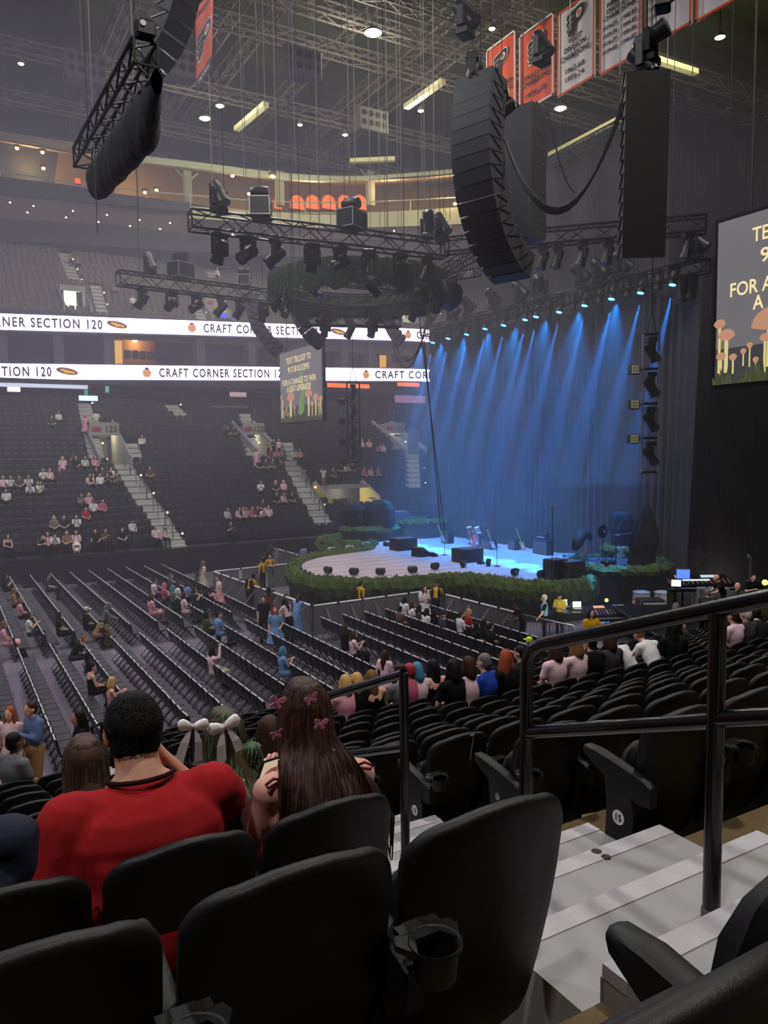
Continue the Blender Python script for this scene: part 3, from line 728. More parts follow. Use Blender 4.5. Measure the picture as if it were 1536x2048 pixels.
for k in range(-6, 8):
    x = 4.06+.958*k
    for i in range(52):
        y = 43.1-.495*i
        if y < 16.9: break
        if 27.2 < y < 28.4 or (k in (-1,) and y > 30 and False): continue
        chairs.append((x, y, 'A', k, i))
for k in range(6):
    x = 12.35+.93*k
    for i in range(18):
        y = 25.6-.495*i
        if y < 16.9: break
        chairs.append((x, y, 'B', k, i))
vis = []
for c in chairs:
    v = Vector((c[0], c[1], .5))-CAMP; t = v.dot(cF); px = 768+1536*v.dot(cR)/t
    if -90 < px < 1640: vis.append(c+(t,))
vis.sort(key=lambda c: c[5])
cs = MB()
for i, (x, y, blk, k, ii, t_) in enumerate(vis):
    rz = random.uniform(-.06, .06)
    if i < 300:
        if blk == 'A': lab, grp = 'black folding chair, %s long row left of the barrier, %s from the far wall' % (ordw(8-k), ordw(ii+1)), 'floor chairs left of the barrier'
        else: lab, grp = 'black folding chair in the block before the stage, %s row, %s from the barrier' % (ordw(6-k), ordw(ii+1)), 'floor chairs by the stage barrier'
        t = thing('folding_chair', lab, 'chair', (x, y, 0), (0, 0, rz), grp)
        for nm, me in CH: link(nm, me, t)
    else:
        R = Matrix.Rotation(rz, 3, 'Z'); o = Vector((x, y, 0))
        for nm, me in CH:
            cs.cur = {'backrest': 0, 'seat': 1, 'frame': 2, 'rim_highlight': 3}[nm]
            cs.add([R @ v.co+o for v in me.vertices], [tuple(p.vertices) for p in me.polygons])
tag(cs.build('folding_chairs', [M_chair, M_chairseat, M_chairframe, M_chairhighlight]), 'remaining rows of black folding chairs at the far side of the arena floor', 'chairs', kind='stuff')
# ================================================================ stage
ZS = 1.5; CY = 31.8; CX = 28.4
M_stagewood = mat('pale_stage_boards', (188, 172, 180), .45, var=.16, scale=1.2, bump=.05)
M_skirt = mat('black_skirt', (10, 10, 12), .95, var=.3, scale=4)
M_moss = mat('moss_green', (66, 80, 36), .95, var=.45, scale=5)
M_moss2 = mat('moss_dark', (46, 60, 28), .95, var=.4, scale=6)
def crom(P, n=6, closed=False):
    out = []; L = len(P); P = [Vector(p) for p in P]
    rng = range(L) if closed else range(L-1)
    for i in rng:
        p0, p1, p2, p3 = (P[(i-1) % L], P[i], P[(i+1) % L], P[(i+2) % L]) if closed else (P[max(i-1, 0)], P[i], P[i+1], P[min(i+2, L-1)])
        for j in range(n):
            u = j/n; out.append(.5*((2*p1)+(p2-p0)*u+(2*p0-5*p1+4*p2-p3)*u*u+(3*p1-p0-3*p2+p3)*u**3))
    if not closed: out.append(P[-1])
    return out
def moss(name, path, lab=None, parent=None, w_=.55, h=.28, hang=.7, seed=1, loc=(0, 0, 0)):
    """clumpy moss garland lying on an edge and hanging down outside it (outside = right of the path)"""
    rnd = random.Random(seed); mb = MB(); rows = []; N = len(path)
    for i, p in enumerate(path):
        a = path[max(i-1, 0)]; b = path[min(i+1, N-1)]; t = (b-a); t.z = 0; t.normalize(); n = Vector((t.y, -t.x, 0))
        hh = h*rnd.uniform(.85, 1.12); ww = w_*rnd.uniform(.93, 1.07); hg = hang*rnd.uniform(.6, 1.0)
        ring = [p-n*ww+Vector((0, 0, .01)), p-n*ww*.8+Vector((0, 0, hh*.5*rnd.uniform(.6, 1.3))), p-n*ww*.35+Vector((0, 0, hh*rnd.uniform(.7, 1.2))), p+Vector((0, 0, hh*rnd.uniform(.6, 1.1))),
                p+n*.12*rnd.uniform(.5, 1.5)+Vector((0, 0, hh*.2)), p+n*.2*rnd.uniform(.6, 1.5)-Vector((0, 0, hg*.4)), p+n*.1*rnd.uniform(.6, 1.5)-Vector((0, 0, hg*.8)), p+n*.04-Vector((0, 0, hg*1.1))]
        rows.append(ring)
    mb.cur = 0; mb.grid(rows); mb.cur = 1
    for i in range(N-1):       # tufts and hanging strands
        L = (path[i+1]-path[i]).length
        for q in range(int(70*L)+2):
            u = rnd.random(); ra, rb = rows[i], rows[i+1]; k = rnd.random()*6.99; j = int(k); f = k-j
            c = (ra[j]*(1-f)+ra[j+1]*f)*(1-u)+(rb[j]*(1-f)+rb[j+1]*f)*u
            d = Vector((rnd.uniform(-1, 1), rnd.uniform(-1, 1), rnd.uniform(-.2, 1.2) if j < 4 else rnd.uniform(-2.5, -.3))).normalized()*rnd.uniform(.07, .2)
            s = Vector((rnd.uniform(-1, 1), rnd.uniform(-1, 1), 0)).normalized()*.026
            mb.cur = rnd.randint(0, 1); mb.add([c-s, c+s, c+d], [(0, 1, 2)])
    o = mb.build(name, [M_moss, M_moss2], parent)
    o['kind'] = 'stuff' 
    if lab: tag(o, lab, 'moss')
    return o
deckpts = [(21.6, 39.6), (20.4, 37.9), (18.6, 37.5), (16.6, 36.8), (14.9, 35.1), (13.85, 32.7), (13.65, 30.4), (14.35, 28.75), (15.5, 27.85), (17, 27.3), (18.85, 27.0), (19.75, 26.1), (20.0, 25.0), (20.5, 23.8), (21.4, 23.1), (22.7, 22.9), (24.0, 23.4)]
edge = crom([(p[0], p[1], ZS) for p in deckpts], 11)
left = crom([(28.6, 45.6, ZS), (24, 45.4, ZS), (21.2, 44.6, ZS), (20.3, 43.3, ZS), (20.2, 42.0, ZS), (20.9, 40.7, ZS), (21.6, 39.6, ZS)], 6)
outline = left[:-1]+edge+[Vector((25.6, 24.6, ZS)), Vector((28.6, 25.2, ZS))]
stg = thing('stage', 'large stage with a rounded pale thrust and black skirt', 'stage', (0, 0, 0))
mb = MB(); n = len(outline); mb.add(outline, [tuple(range(n))]); dk = mb.build('deck', M_stagewood, stg)
mb = MB(); mb.add([p for p in outline]+[Vector((p.x, p.y, 0)) for p in outline], [(i, (i+1) % n, n+(i+1) % n, n+i) for i in range(n)]); mb.build('skirt', M_skirt, stg)
# board joints on the thrust
for k in range(9):
    y = 28.2+k*1.05
    x0 = 14.6+.9*abs((y-32)/4.5)**2; mb = MB(); mb.box(((x0+21.5)/2, y, ZS+.002), (21.5-x0, .018, .006)); mb.build('board_joint', mat('joint_dark', (120, 106, 112), .7), stg)
moss('moss_garland', edge, 'green moss garland along the edge of the rounded thrust stage', w_=.62, h=.24, hang=.75, seed=3)
moss('moss_garland', left, 'green moss garland on the left wing of the stage', w_=.6, h=.25, hang=.7, seed=4)
mb = MB(); # moss tongue between thrust and left wing
tong = [atz(px, py, ZS) for (px, py) in ((640, 1094), (660, 1101), (700, 1099), (752, 1089), (738, 1083), (700, 1081), (655, 1083))]
moss('moss_garland', crom(tong, 4, True), 'moss tongue lying between the thrust and the left wing', w_=.5, h=.22, hang=.3, seed=8)
# footlights on the thrust lip
def small_light(px, py, z, lab, white=False, rz=None):
    p = atz(px, py, z); t = thing('footlight', lab, 'stage light', p, (0, 0, rz if rz is not None else math.atan2(32-p.y, 19-p.x)), 'footlights along the thrust edge')
    mb = MB(); mb.bbox((0, 0, .16), (.22, .42, .24), .03, (0, -.25, 0)); mb.build('housing', M_black if not white else mat('white_box', (220, 220, 225), .5), t)
    mb = MB(); mb.box((0, 0, .03), (.2, .3, .06)); mb.build('base', M_black, t)
    mb = MB(); mb.box((.112, 0, .20), (.01, .34, .16), (0, -.25, 0)); mb.build('lens', mat('lens_grey', (120, 120, 130), .2), t)
for (px, py) in ((656, 1146), (708, 1149), (761, 1149), (825, 1145), (870, 1138), (927, 1133), (977, 1130), (1030, 1150), (1082, 1154)): small_light(px, py, ZS+.05, 'small black footlight on the mossy edge of the thrust')
for (px, py) in ((663, 1105), (699, 1101), (732, 1094)): small_light(px, py, ZS+.05, 'small white footlight on the moss tongue', True)
# ---- black boxes, wedges, amps
def crate(px, py, z, w_, d_, h, lab, m=None, top=True, name='stage_box', cat='box'):
    p = atz(px, py, z); t = thing(name, lab, cat, p); m = m or mat('box_black', (26, 25, 28), .7)
    mb = MB(); mb.bbox((0, d_/2, h/2), (w_, d_, h), .02); mb.build('body', m, t)
    if top: mb = MB(); mb.box((0, d_/2, h+.008), (w_*.86, d_*.8, .016)); mb.build('top_plate', mat('box_top', (78, 76, 84), .5), t)
    for s in (-1, 1): mb = MB(); mb.box((s*(w_/2+.006), d_/2, h*.6), (.012, .22, .08)); mb.build('handle', M_black, t)
    return t
crate(816, 1101, ZS, 1.25, 1.0, .66, 'black riser box on the blue lit stage, the far one')
crate(947, 1125, ZS, 1.25, 1.0, .66, 'black riser box on the blue lit stage, the near one')
def wedge(px, py, z, rz, lab, s=1.0):
    p = atz(px, py, z); t = thing('monitor_wedge', lab, 'speaker', p, (0, 0, rz))
    mb = MB(); mb.prism([(-.35*s, 0), (.35*s, 0), (.30*s, .18*s), (-.15*s, .48*s), (-.33*s, .46*s)], -.38*s, .38*s, 'xz'); mb.build('cabinet', M_black, t)
    mb = MB(); mb.box((.08*s, 0, .34*s), (.52*s, .66*s, .02), (0, .60, 0)); mb.build('grille', mat('grille_grey', (52, 52, 58), .5, metal=.3), t)
wedge(842, 1112, ZS, 0.2, 'black monitor wedge lying on the pale thrust'); wedge(786, 1078, ZS, 2.6, 'cyan lit monitor wedge below the left riser', 1.1)
wedge(775, 1092, ZS, .3, 'low black pedal board beside the far riser box', .5); wedge(962, 1128, ZS, .3, 'small pedal board at the foot of the near riser box', .4)
wedge(868, 1113, ZS, .1, 'small pedal board next to the wedge on the thrust', .45)
def amp(px, py, w_, h, lab, head=False, m=None):
    p = atz(px, py, ZS); t = thing('guitar_amp', lab, 'amplifier', p, (0, 0, PI))
    mb = MB(); mb.bbox((0, 0, h/2), (.45, w_, h), .03); mb.build('cabinet', m or M_black, t)
    mb = MB(); mb.box((.23, 0, h*.46), (.012, w_*.88, h*.74)); mb.build('grille_cloth', mat('amp_grille', (96, 92, 100), .8), t)
    mb = MB(); mb.box((.235, 0, h*.92), (.012, w_*.88, .07)); mb.build('control_strip', mat('amp_strip', (70, 66, 70), .4), t)
    if head:
        mb = MB(); mb.bbox((0, 0, h+.17), (.32, w_*.6, .28), .03); hd = mb.build('amp_head', M_black, t)
        mb = MB(); mb.box((.165, 0, h+.10), (.012, w_*.5, .05)); mb.build('lit_strip', mat('amp_white', (210, 205, 220), .4), hd)
        mb = MB(); mb.bbox((.1, 0, -.02), (.6, w_*1.15, .12), .02); mb.build('low_plinth', mat('plinth_white', (200, 200, 214), .5), t)
amp(895, 1086, .75, .68, 'small guitar amp left of the drum kit'); amp(978, 1097, .9, .55, 'low black amp right of the drum kit')
amp(1029, 1099, .62, .62, 'small guitar amp between the drum kit and the stack'); amp(1086, 1110, 1.15, .85, 'tall grey amp stack with a head on top', True)
# ---- guitars
def guitar(px, py, rgb, lab, tilt=.30, bass=False, yaw=0.0):
    p = atz(px, py, ZS); t = thing('electric_guitar', lab, 'guitar', p+Vector((0, 0, .06)), (0, 0, PI+yaw))
    L = 1.12 if not bass else 1.25
    body = [(-.05, 0), (-.14, .02), (-.19, .12), (-.17, .22), (-.13, .28), (-.19, .36), (-.20, .44), (-.14, .45), (-.06, .39), (.05, .39), (.11, .44), (.16, .41), (.15, .33), (.12, .27), (.16, .2), (.18, .1), (.13, .02), (.05, 0)]
    R = Matrix.Rotation(tilt, 3, 'X') @ Matrix.Rotation(-.18, 3, 'Y')
    def put(mb, nm, m, par=t):
        mb.v = [tuple(Matrix.Rotation(PI/2, 3, 'Z') @ (R @ Vector(v))) for v in mb.v]; return mb.build(nm, m, par)
    mb = MB(); mb.prism(body, -.022, .022, 'xz'); bo = put(mb, 'body', mat('guitar_%d_%d_%d' % rgb, rgb, .25, spec=.6))
    mb = MB(); mb.prism([(-.10, .08), (-.12, .2), (-.05, .33), (.06, .34), (.1, .12)], -.028, -.022, 'xz'); put(mb, 'pickguard', mat('pickguard', (225, 222, 215), .3), bo)
    mb = MB(); mb.box((0, -.012, .36+(L-.56)/2+.02), (.05, .03, L-.50)); put(mb, 'neck', mat('maple', (196, 150, 90), .35))
    mb = MB(); mb.prism([(-.03, L-.16), (.03, L-.16), (.05, L-.02), (.0, L+.02), (-.045, L-.03)], -.022, .0, 'xz'); put(mb, 'headstock', mat('maple', (196, 150, 90), .35))
    mb = MB(); mb.tube([(-.2, .25, -.04), (0, .06, .2), (.2, .25, -.04)], .012, 5); mb.tube([(0, .06, .2), (0, .12, .62)], .012, 5); put(mb, 'stand', M_black)
guitar(890, 1088, (90, 150, 170), 'blue guitar leaning on a small amp left of the drums'); guitar(957, 1094, (40, 120, 150), 'teal electric guitar in front of the drum kit')
guitar(989, 1100, (150, 165, 190), 'pale blue electric guitar right of the drum kit'); guitar(1048, 1101, (214, 176, 122), 'natural wood bass guitar on a stand beside the amps', bass=True)
guitar(946, 1092, (110, 60, 40), 'brown guitar next to the bass drum', .2)
# ---- drum kit
p = atz(955, 1090, ZS); t = thing('drum_kit', 'drum kit with a pink bass drum head at the back of the stage', 'drum kit', p, (0, 0, PI))
def drum(x, y, z, r, h, rot, nm, rgb, head=(220, 216, 214), par=None):
    mb = MB(); mb.lathe([(r, -h/2), (r, h/2)], n=20, cap=True); o = mb.build(nm, mat('drum_%d_%d_%d' % rgb, rgb, .35), par or t, 40, (x, y, z), rot)
    mb = MB(); mb.lathe([(r*.97, h/2+.006), (0, h/2+.007)], n=20, cap=False); mb.build('drum_head', mat('head_%d_%d_%d' % head, head, .5), o)
    mb = MB(); mb.lathe([(r+.015, h/2-.02), (r+.015, h/2+.012), (r-.01, h/2+.012)], n=20, cap=False); mb.build('hoop', M_alu, o, 40)
drum(.35, .55, .38, .34, .42, (0, PI/2, 0), 'bass_drum', (60, 40, 60), (220, 110, 120)); drum(-.15, -.05, .62, .18, .16, (0, .15, 0), 'snare_drum', (170, 170, 180))
drum(.2, .25, .95, .16, .24, (0, .3, 0), 'rack_tom', (200, 200, 210)); drum(.0, -.65, .5, .24, .44, (0, 0, 0), 'floor_tom', (90, 84, 96)); drum(.3, -.35, .92, .18, .26, (0, .3, 0), 'rack_tom', (80, 76, 90))
for (x, y, z, r) in ((.2, .95, 1.28, .26), (.1, -.3, 1.42, .24), (-.2, -.95, 1.25, .25), (-.35, .65, .95, .18)):
    mb = MB(); mb.lathe([(r, 0), (r*.5, .018), (.05, .03), (0, .045)], (x, y, z), 18, cap=False); cy = mb.build('cymbal', mat('brass', (190, 165, 100), .25, metal=.9), t, True)
    mb = MB(); mb.bar((x, y, .3), (x, y, z), .012, 5); mb.bar((x, y, .35), (x+.2, y+.1, 0), .01); mb.bar((x, y, .35), (x-.2, y+.1, 0), .01); mb.bar((x, y, .35), (x, y-.22, 0), .01); mb.build('cymbal_stand', M_alu, cy)
def micstand(px, py, z, h, lab, round_base=True):
    p = atz(px, py, z); t = thing('microphone_stand', lab, 'microphone stand', p)
    mb = MB(); mb.lathe([(.15, 0), (.15, .02), (.02, .04)], n=14); mb.build('base', M_black, t)
    mb = MB(); mb.tube([(0, 0, .03), (0, 0, h)], .016, 6); mb.build('pole', M_black, t)
    mb = MB(); mb.ell((0, 0, h+.06), (.035, .035, .07)); mb.build('microphone', mat('mic_grey', (130, 130, 136), .4, metal=.5), t)
micstand(889, 1110, ZS, 1.75, 'thin microphone stand at the left of the blue lit deck'); micstand(994, 1133, ZS, 1.15, 'microphone stand beside the near riser box'); micstand(1104, 1172, ZS, 3.2, 'tall dark microphone stand at the right edge of the deck')
micstand(746, 1054, 2.3, 1.2, 'microphone stand on the left riser'); micstand(730, 1098, ZS, 1.2, 'microphone stand on the moss tongue')
# ---- risers with moss rims
def riser(lab, cpx, cpy, zp, z, rx_, ry_, seed, skirt=M_skirt, topm=None, hang=.32, foot=ZS):
    c = atz(cpx, cpy, zp); t = thing('riser', lab, 'riser', (c.x, c.y, foot))
    N = 72; ring = [Vector((rx_*math.cos(2*PI*i/N), -ry_*math.sin(2*PI*i/N), z-foot)) for i in range(N)]
    mb = MB(); mb.add(ring, [tuple(range(N-1, -1, -1))]); mb.build('top', topm or mat('riser_top', (70, 72, 80), .6), t)
    mb = MB(); mb.add(ring+[Vector((p.x, p.y, 0)) for p in ring], [(i, (i+1) % N, N+(i+1) % N, N+i) for i in range(N)]); mb.build('skirt', skirt, t)
    o = moss('moss_rim', [p for p in reversed(ring)]+[ring[-1]], None, t, .30, .15, hang, seed)
    return c
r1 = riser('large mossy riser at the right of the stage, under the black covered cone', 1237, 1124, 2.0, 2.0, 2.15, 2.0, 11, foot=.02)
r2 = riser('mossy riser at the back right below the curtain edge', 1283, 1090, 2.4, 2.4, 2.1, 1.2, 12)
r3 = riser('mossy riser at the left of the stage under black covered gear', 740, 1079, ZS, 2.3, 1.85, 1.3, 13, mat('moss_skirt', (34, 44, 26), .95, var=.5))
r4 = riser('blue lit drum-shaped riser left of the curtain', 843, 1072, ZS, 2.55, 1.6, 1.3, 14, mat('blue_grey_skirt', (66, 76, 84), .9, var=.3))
# ---- covered gear
def cover(lab, px, py, z, prof, rgb=(9, 9, 11), sq=1.0, name='covered_gear', lean=0.0, seed=1):
    """black cloth draped over equipment: stacked uneven rings (radius, height)"""
    rnd = random.Random(seed); p = atz(px, py, z); N = 18; mb = MB(); rows = []
    for (r, h) in prof:
        rows.append([(r*sq*math.cos(2*PI*i/N)*(1+.10*math.sin(i*3+h*2))+lean*h, r*math.sin(2*PI*i/N)*(1+.10*math.cos(i*2.3+h)), h) for i in range(N)])
    mb.grid(rows, close_u=True); mb.f.append(tuple(range((len(rows)-1)*N, len(rows)*N))); mb.m.append(0)
    o = mb.build(name, mat('cover_%d_%d_%d' % rgb, rgb, .9, var=.3, scale=4, bump=.3, bscale=12), loc=p)
    return tag(o, lab, 'cover')
cover('tall pointed black cloth cover on the right riser', 1283, 1128, 2.0, [(.62, 0), (.58, .5), (.66, .9), (.58, 1.35), (.44, 1.8), (.29, 2.2), (.15, 2.5), (.05, 2.62)], lean=.10, sq=.95)
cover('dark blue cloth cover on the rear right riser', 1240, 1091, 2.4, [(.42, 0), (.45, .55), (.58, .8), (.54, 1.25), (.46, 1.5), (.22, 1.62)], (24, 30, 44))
cover('big rounded black cover on the left riser', 760, 1054, 2.3, [(.95, 0), (.98, .5), (.92, 1.1), (.7, 1.5), (.35, 1.68)])
cover('second black covered shape on the left riser', 708, 1054, 2.3, [(.75, 0), (.8, .6), (.74, 1.1), (.45, 1.42), (.2, 1.5)], seed=2)
cover('low dark cover behind the left riser', 664, 1050, 1.5, [(.6, 0), (.62, .9), (.5, 1.3), (.2, 1.45)], (20, 20, 23))
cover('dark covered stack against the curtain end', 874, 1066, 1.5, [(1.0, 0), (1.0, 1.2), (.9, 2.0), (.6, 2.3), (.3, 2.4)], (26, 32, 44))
# jacket on a stand, round cymbal, keyboard frame, cyan lit amp on the right riser
p = atz(1166, 1120, 2.0); t = thing('jacket_on_stand', 'dark jacket hung over a keyboard stand, its shoulder lit blue', 'jacket', p)
mb = MB(); mb.tube([(-.15, 0, 0), (-.05, 0, 1.05)], .04, 6); mb.tube([(.2, 0, 0), (.1, 0, 1.05)], .04, 6); mb.tube([(-.3, .05, .02), (.35, .05, .02)], .03, 6); mb.build('stand', M_alu, t)
mb = MB(); rows = []
for (x, z, b_, d_) in ((-.60, .92, .50, .08), (-.52, 1.12, .46, .16), (-.30, 1.30, .60, .22), (0, 1.40, .95, .25), (.22, 1.34, .98, .24), (.38, 1.20, .90, .18), (.46, 1.05, .84, .10)): rows.append([(x, -d_*.7, b_), (x, -d_, (z+b_)/2), (x, -d_*.6, z), (x, d_*.6, z), (x, d_, (z+b_)/2), (x, d_*.7, b_)])
mb.grid(rows, close_u=True); mb.build('jacket', mat('jacket_brown', (48, 34, 34), .85), t, True)
def gong(px, py, z, h, r, lab):
    p = atz(px, py, z); t = thing('cymbal_on_stand', lab, 'cymbal', p)
    mb = MB(); mb.tube([(0, 0, 0), (0, 0, h)], .02, 6); mb.bar((0, 0, .3), (.25, 0, 0), .015); mb.bar((0, 0, .3), (-.2, .15, 0), .015); mb.build('stand', M_black, t)
    mb = MB(); mb.lathe([(r, .03), (r, .0), (r*.3, -.03), (0, -.05)], (0, 0, h+r*.4), 22, 'y', cap=False); mb.build('disc', mat('dark_disc', (18, 14, 16), .3), t, 40)
    mb = MB(); mb.ell((.05, -.07, h+r*.4), (.06, .04, .05)); mb.build('hub', M_alu, t)
gong(1205, 1122, 2.0, 1.2, .30, 'round black cymbal on a stand beside the jacket')
p = atz(1243, 1130, 2.0); t = thing('keyboard_frame', 'black keyboard frame standing on the mossy right riser', 'keyboard stand', p)
mb = MB()
for x in (-.35, 1.6): mb.tube([(x, 0, 0), (x, 0, 1.28)], .03, 6)
mb.build('leg', M_black, t); mb = MB(); mb.bbox((.65, 0, 1.3), (2.1, .3, .09), .02); mb.build('top_bar', mat('bar_grey', (44, 42, 48), .5), t)
mb = MB(); mb.bbox((-1.0, -.2, .16), (.55, .4, .3), .03); mb.tube([(-1.2, -.2, .3), (-1.15, -.2, .52), (-.85, -.2, .52), (-.8, -.2, .3)], .02, 6); mb.build('pedal_case', M_black, t)
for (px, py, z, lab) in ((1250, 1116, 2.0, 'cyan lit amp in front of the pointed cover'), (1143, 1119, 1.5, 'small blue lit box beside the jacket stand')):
    crate(px, py, z, .55, .4, .5 if px > 1200 else .3, lab, mat('cyan_light_tint', (120, 170, 190), .5), name='lit_box')  # cyan stage light is put into the colour of these boxes
crate(1122, 1160, ZS, .8, .7, .85, 'black speaker box at the right end of the deck', M_black); crate(1155, 1162, ZS, .9, .5, .8, 'round-cornered black case under the mossy right riser', M_black)
crate(806, 1040, 2.55, 1.1, .8, .55, 'blue lit monitor on the drum-shaped left riser', mat('blue_light_tint', (70, 90, 130), .6)); crate(722, 1078, ZS, .9, .5, .5, 'dark cable box in front of the left riser')  # the riser monitor has the blue light put into its colour
# bare rows of bleacher steps behind the left riser
a = aty(765, 1030, 46.5); t = thing('bleacher_steps', 'pale horizontal bleacher steps beside the yellow tunnel mouth', 'steps', (a.x, 46.5, a.z-1.2))
for i in range(6):
    mb = MB(); mb.box((2.9-.2*i*0, i*.5, .45+i*.36), (5.2, .35, .1)); mb.build('step', mat('bleacher_pale', (130, 124, 140), .6), t)
# ---- backdrop curtain, masking drapes
def drape(name, a, b, z0, z1, lab, m, folds=60, amp=.12, sag=0.0, cat='curtain', seed=1, gather=None):
    rnd = random.Random(seed); a = Vector(a); b = Vector(b); d = (b-a); L = d.length; d.normalize(); n = Vector((-d.y, d.x, 0)); N = folds*6; rows = []
    ph = [rnd.uniform(0, 6) for _ in range(4)]
    for j in range(9):
        v = j/8; z = z0+(z1-z0)*v; row = []
        for i in range(N+1):
            u = i/N; s = amp*(math.sin(u*folds*2*PI+ph[0]+.6*math.sin(u*17+ph[1]))*(.55+.45*math.sin(u*folds*.7+ph[2])))*(1.15-.35*v)
            zz = z - (sag*math.sin(u*PI*5)**2 if j == 8 else 0)
            uu = u
            if gather: uu = u+gather*(1-v)*(1-u)**6
            row.append(a+d*(L*uu)+n*s+Vector((0, 0, zz)))
        rows.append(row)
    mb = MB(); mb.grid(rows); o = mb.build(name, m, smooth=True); return tag(o, lab, cat)
M_curtain = mat('stage_curtain', (60, 58, 64), .9, var=.18, scale=1.5); M_mask = mat('black_masking', (34, 34, 35), .95, var=.2, scale=1)
cr = atx(1407, 545, CX); cl = atx(862, 650, CX)
drape('stage_curtain', (CX, cr.y, 0), (CX, cl.y+.2, 0), 0, (cr.z+cl.z)/2+.15, 'tall dark grey stage curtain lit with blue beams', M_curtain, 46, .13, cat='curtain', gather=.03)
k1 = atx(985, 480, 34.5); k2 = atx(1342, 195, 34.5)
drape('masking_drape', (34.5, k2.y, 0), (34.5, k1.y, 0), 0, k2.z, 'huge dark grey masking drape behind the speaker arrays', M_mask, 50, .10, cat='drape', seed=3)
drape('masking_drape', (34.6, k2.y, 0), (58, k2.y+1, 0), 0, k2.z, 'black masking drape on the far right behind the big screen', mat('black_masking_side', (20, 20, 21), .95), 60, .10, cat='drape', seed=4)
drape('masking_drape', (CX+.1, cr.y-.35, 0), (CX+22, cr.y-.4, 0), 0, cr.z+.6, 'black side drape right of the stage curtain', mat('black_masking_side', (20, 20, 21), .95), 50, .10, cat='drape', seed=5)
# ---- barriers
M_barr = mat('barrier_grey', (122, 118, 124), .45, metal=.25, var=.25, scale=3); M_barrtop = mat('barrier_top', (214, 208, 216), .4)
def barrier(P0, P1, lab, group, n, h=1.15, braces=False):
    P0 = Vector(P0); P1 = Vector(P1)
    for i in range(n):
        a = P0+(P1-P0)*(i/n); b = P0+(P1-P0)*((i+1)/n); d = b-a; L = d.length-.02
        t = thing('crowd_barrier', lab, 'barrier', ((a+b)/2).to_tuple(), (0, 0, math.atan2(d.y, d.x)), group)
        mb = MB(); mb.box((0, 0, h/2), (L, .05, h-.04)); mb.build('panel', M_barr, t)
        mb = MB(); mb.bbox((0, 0, h), (L, .11, .06), .02); mb.build('top_rail', M_barrtop, t)
        for s in (-1, 1):
            mb = MB(); mb.box((s*(L/2-.03), .0, h/2), (.06, .08, h)); mb.build('post', M_barrtop if braces else M_barr, t)
        mb = MB(); mb.box((-L/2, 0, h+.03), (.07, .14, .12)); mb.build('clamp', M_black, t)
        mb = MB(); mb.bar((0, .03, h*.9), (0, .9, .04), .03); mb.box((0, .5, .02), (L, 1.0, .03)); mb.build('brace', M_barr, t)
c0 = atz(625, 1212, 1.15); cA = atz(427, 1143, 1.15); c2 = atz(860, 1181, 1.15); c3 = atz(1040, 1227, 1.15)
barrier((c0.x, c0.y, 0), (cA.x, cA.y, 0), 'grey crowd barrier panel left of the thrust, running away along the chair rows', 'barrier panels left of the thrust', 9)
barrier((c2.x, c2.y, 0), (c0.x, c0.y, 0), 'grey crowd barrier panel in front of the thrust skirt', 'barrier panels in front of the thrust', 5)
barrier((c3.x, c3.y, 0), (c2.x, c2.y, 0), 'grey crowd barrier panel between the chair block and the mixing desks', 'barrier panels by the mixing desks', 5)
cB = atz(515, 1133, 1.15); barrier((cA.x, cA.y, 0), (cB.x+1.8, cB.y, 0), 'grey crowd barrier panel with braces behind the security staff', 'barrier panels behind the security staff', 3, braces=True)
cD = atz(521, 1093, 1.15); cE = atz(555, 1098, 1.15); cF_ = atz(612, 1114, 1.15)
barrier((cE.x, cE.y, 0), (cD.x, cD.y, 0), 'short grey crowd barrier panel beside the far security guard', 'barrier panels at the far guard', 1, braces=True)
barrier((cF_.x, cF_.y, 0), (cE.x, cE.y, 0), 'grey crowd barrier panel running to the mossy stage edge', 'barrier panels at the left stage edge', 3)
# steel bike-rack barrier
a = atz(1036, 1226, 1.1); b = atz(1152, 1252, 1.1); t = thing('bike_rack_barrier', 'steel bar barrier held by the man in the light blue shirt', 'barrier', (a.x, a.y, 0)); d = b-a; d.z = 0; L = d.length; d.normalize()
mb = MB(); mb.tube([(0, 0, .1), (0, 0, .95)]+[tuple(d*.12+Vector((0, 0, 1.08))), tuple(d*(L-.12)+Vector((0, 0, 1.08))), tuple(d*L+Vector((0, 0, .95))), tuple(d*L+Vector((0, 0, .1)))], .028, 8); mb.build('frame', M_alu, t, 50)
mb = MB(); mb.tube([(0, 0, .18), tuple(d*L+Vector((0, 0, .18)))], .02, 6); mb.build('lower_rail', M_alu, t)
for i in range(1, 18):
    mb = MB(); mb.bar(d*(L*i/18)+Vector((0, 0, .18)), d*(L*i/18)+Vector((0, 0, 1.07)), .011, 5); mb.build('bar', M_alu, t)
mb = MB(); mb.box(d*.3+Vector((0, 0, .02)), (.1, .6, .04)); mb.box(d*(L-.3)+Vector((0, 0, .02)), (.1, .6, .04)); mb.build('foot', M_alu, t)
# yellow edged ramp in the pit, folded chair, crew table
a = atz(1000, 1208, .35); t = thing('pit_ramp', 'black folded stage ramp with a yellow edge in the pit', 'ramp', (a.x, a.y, 0)); mb = MB(); mb.bbox((0, 0, .2), (2.6, 1.4, .3), .03); mb.build('ramp_body', M_black, t)
mb = MB(); mb.box((.7, -.72, .36), (1.1, .06, .07)); mb.build('yellow_edge', mat('yellow_tape', (200, 200, 60), .5), t)
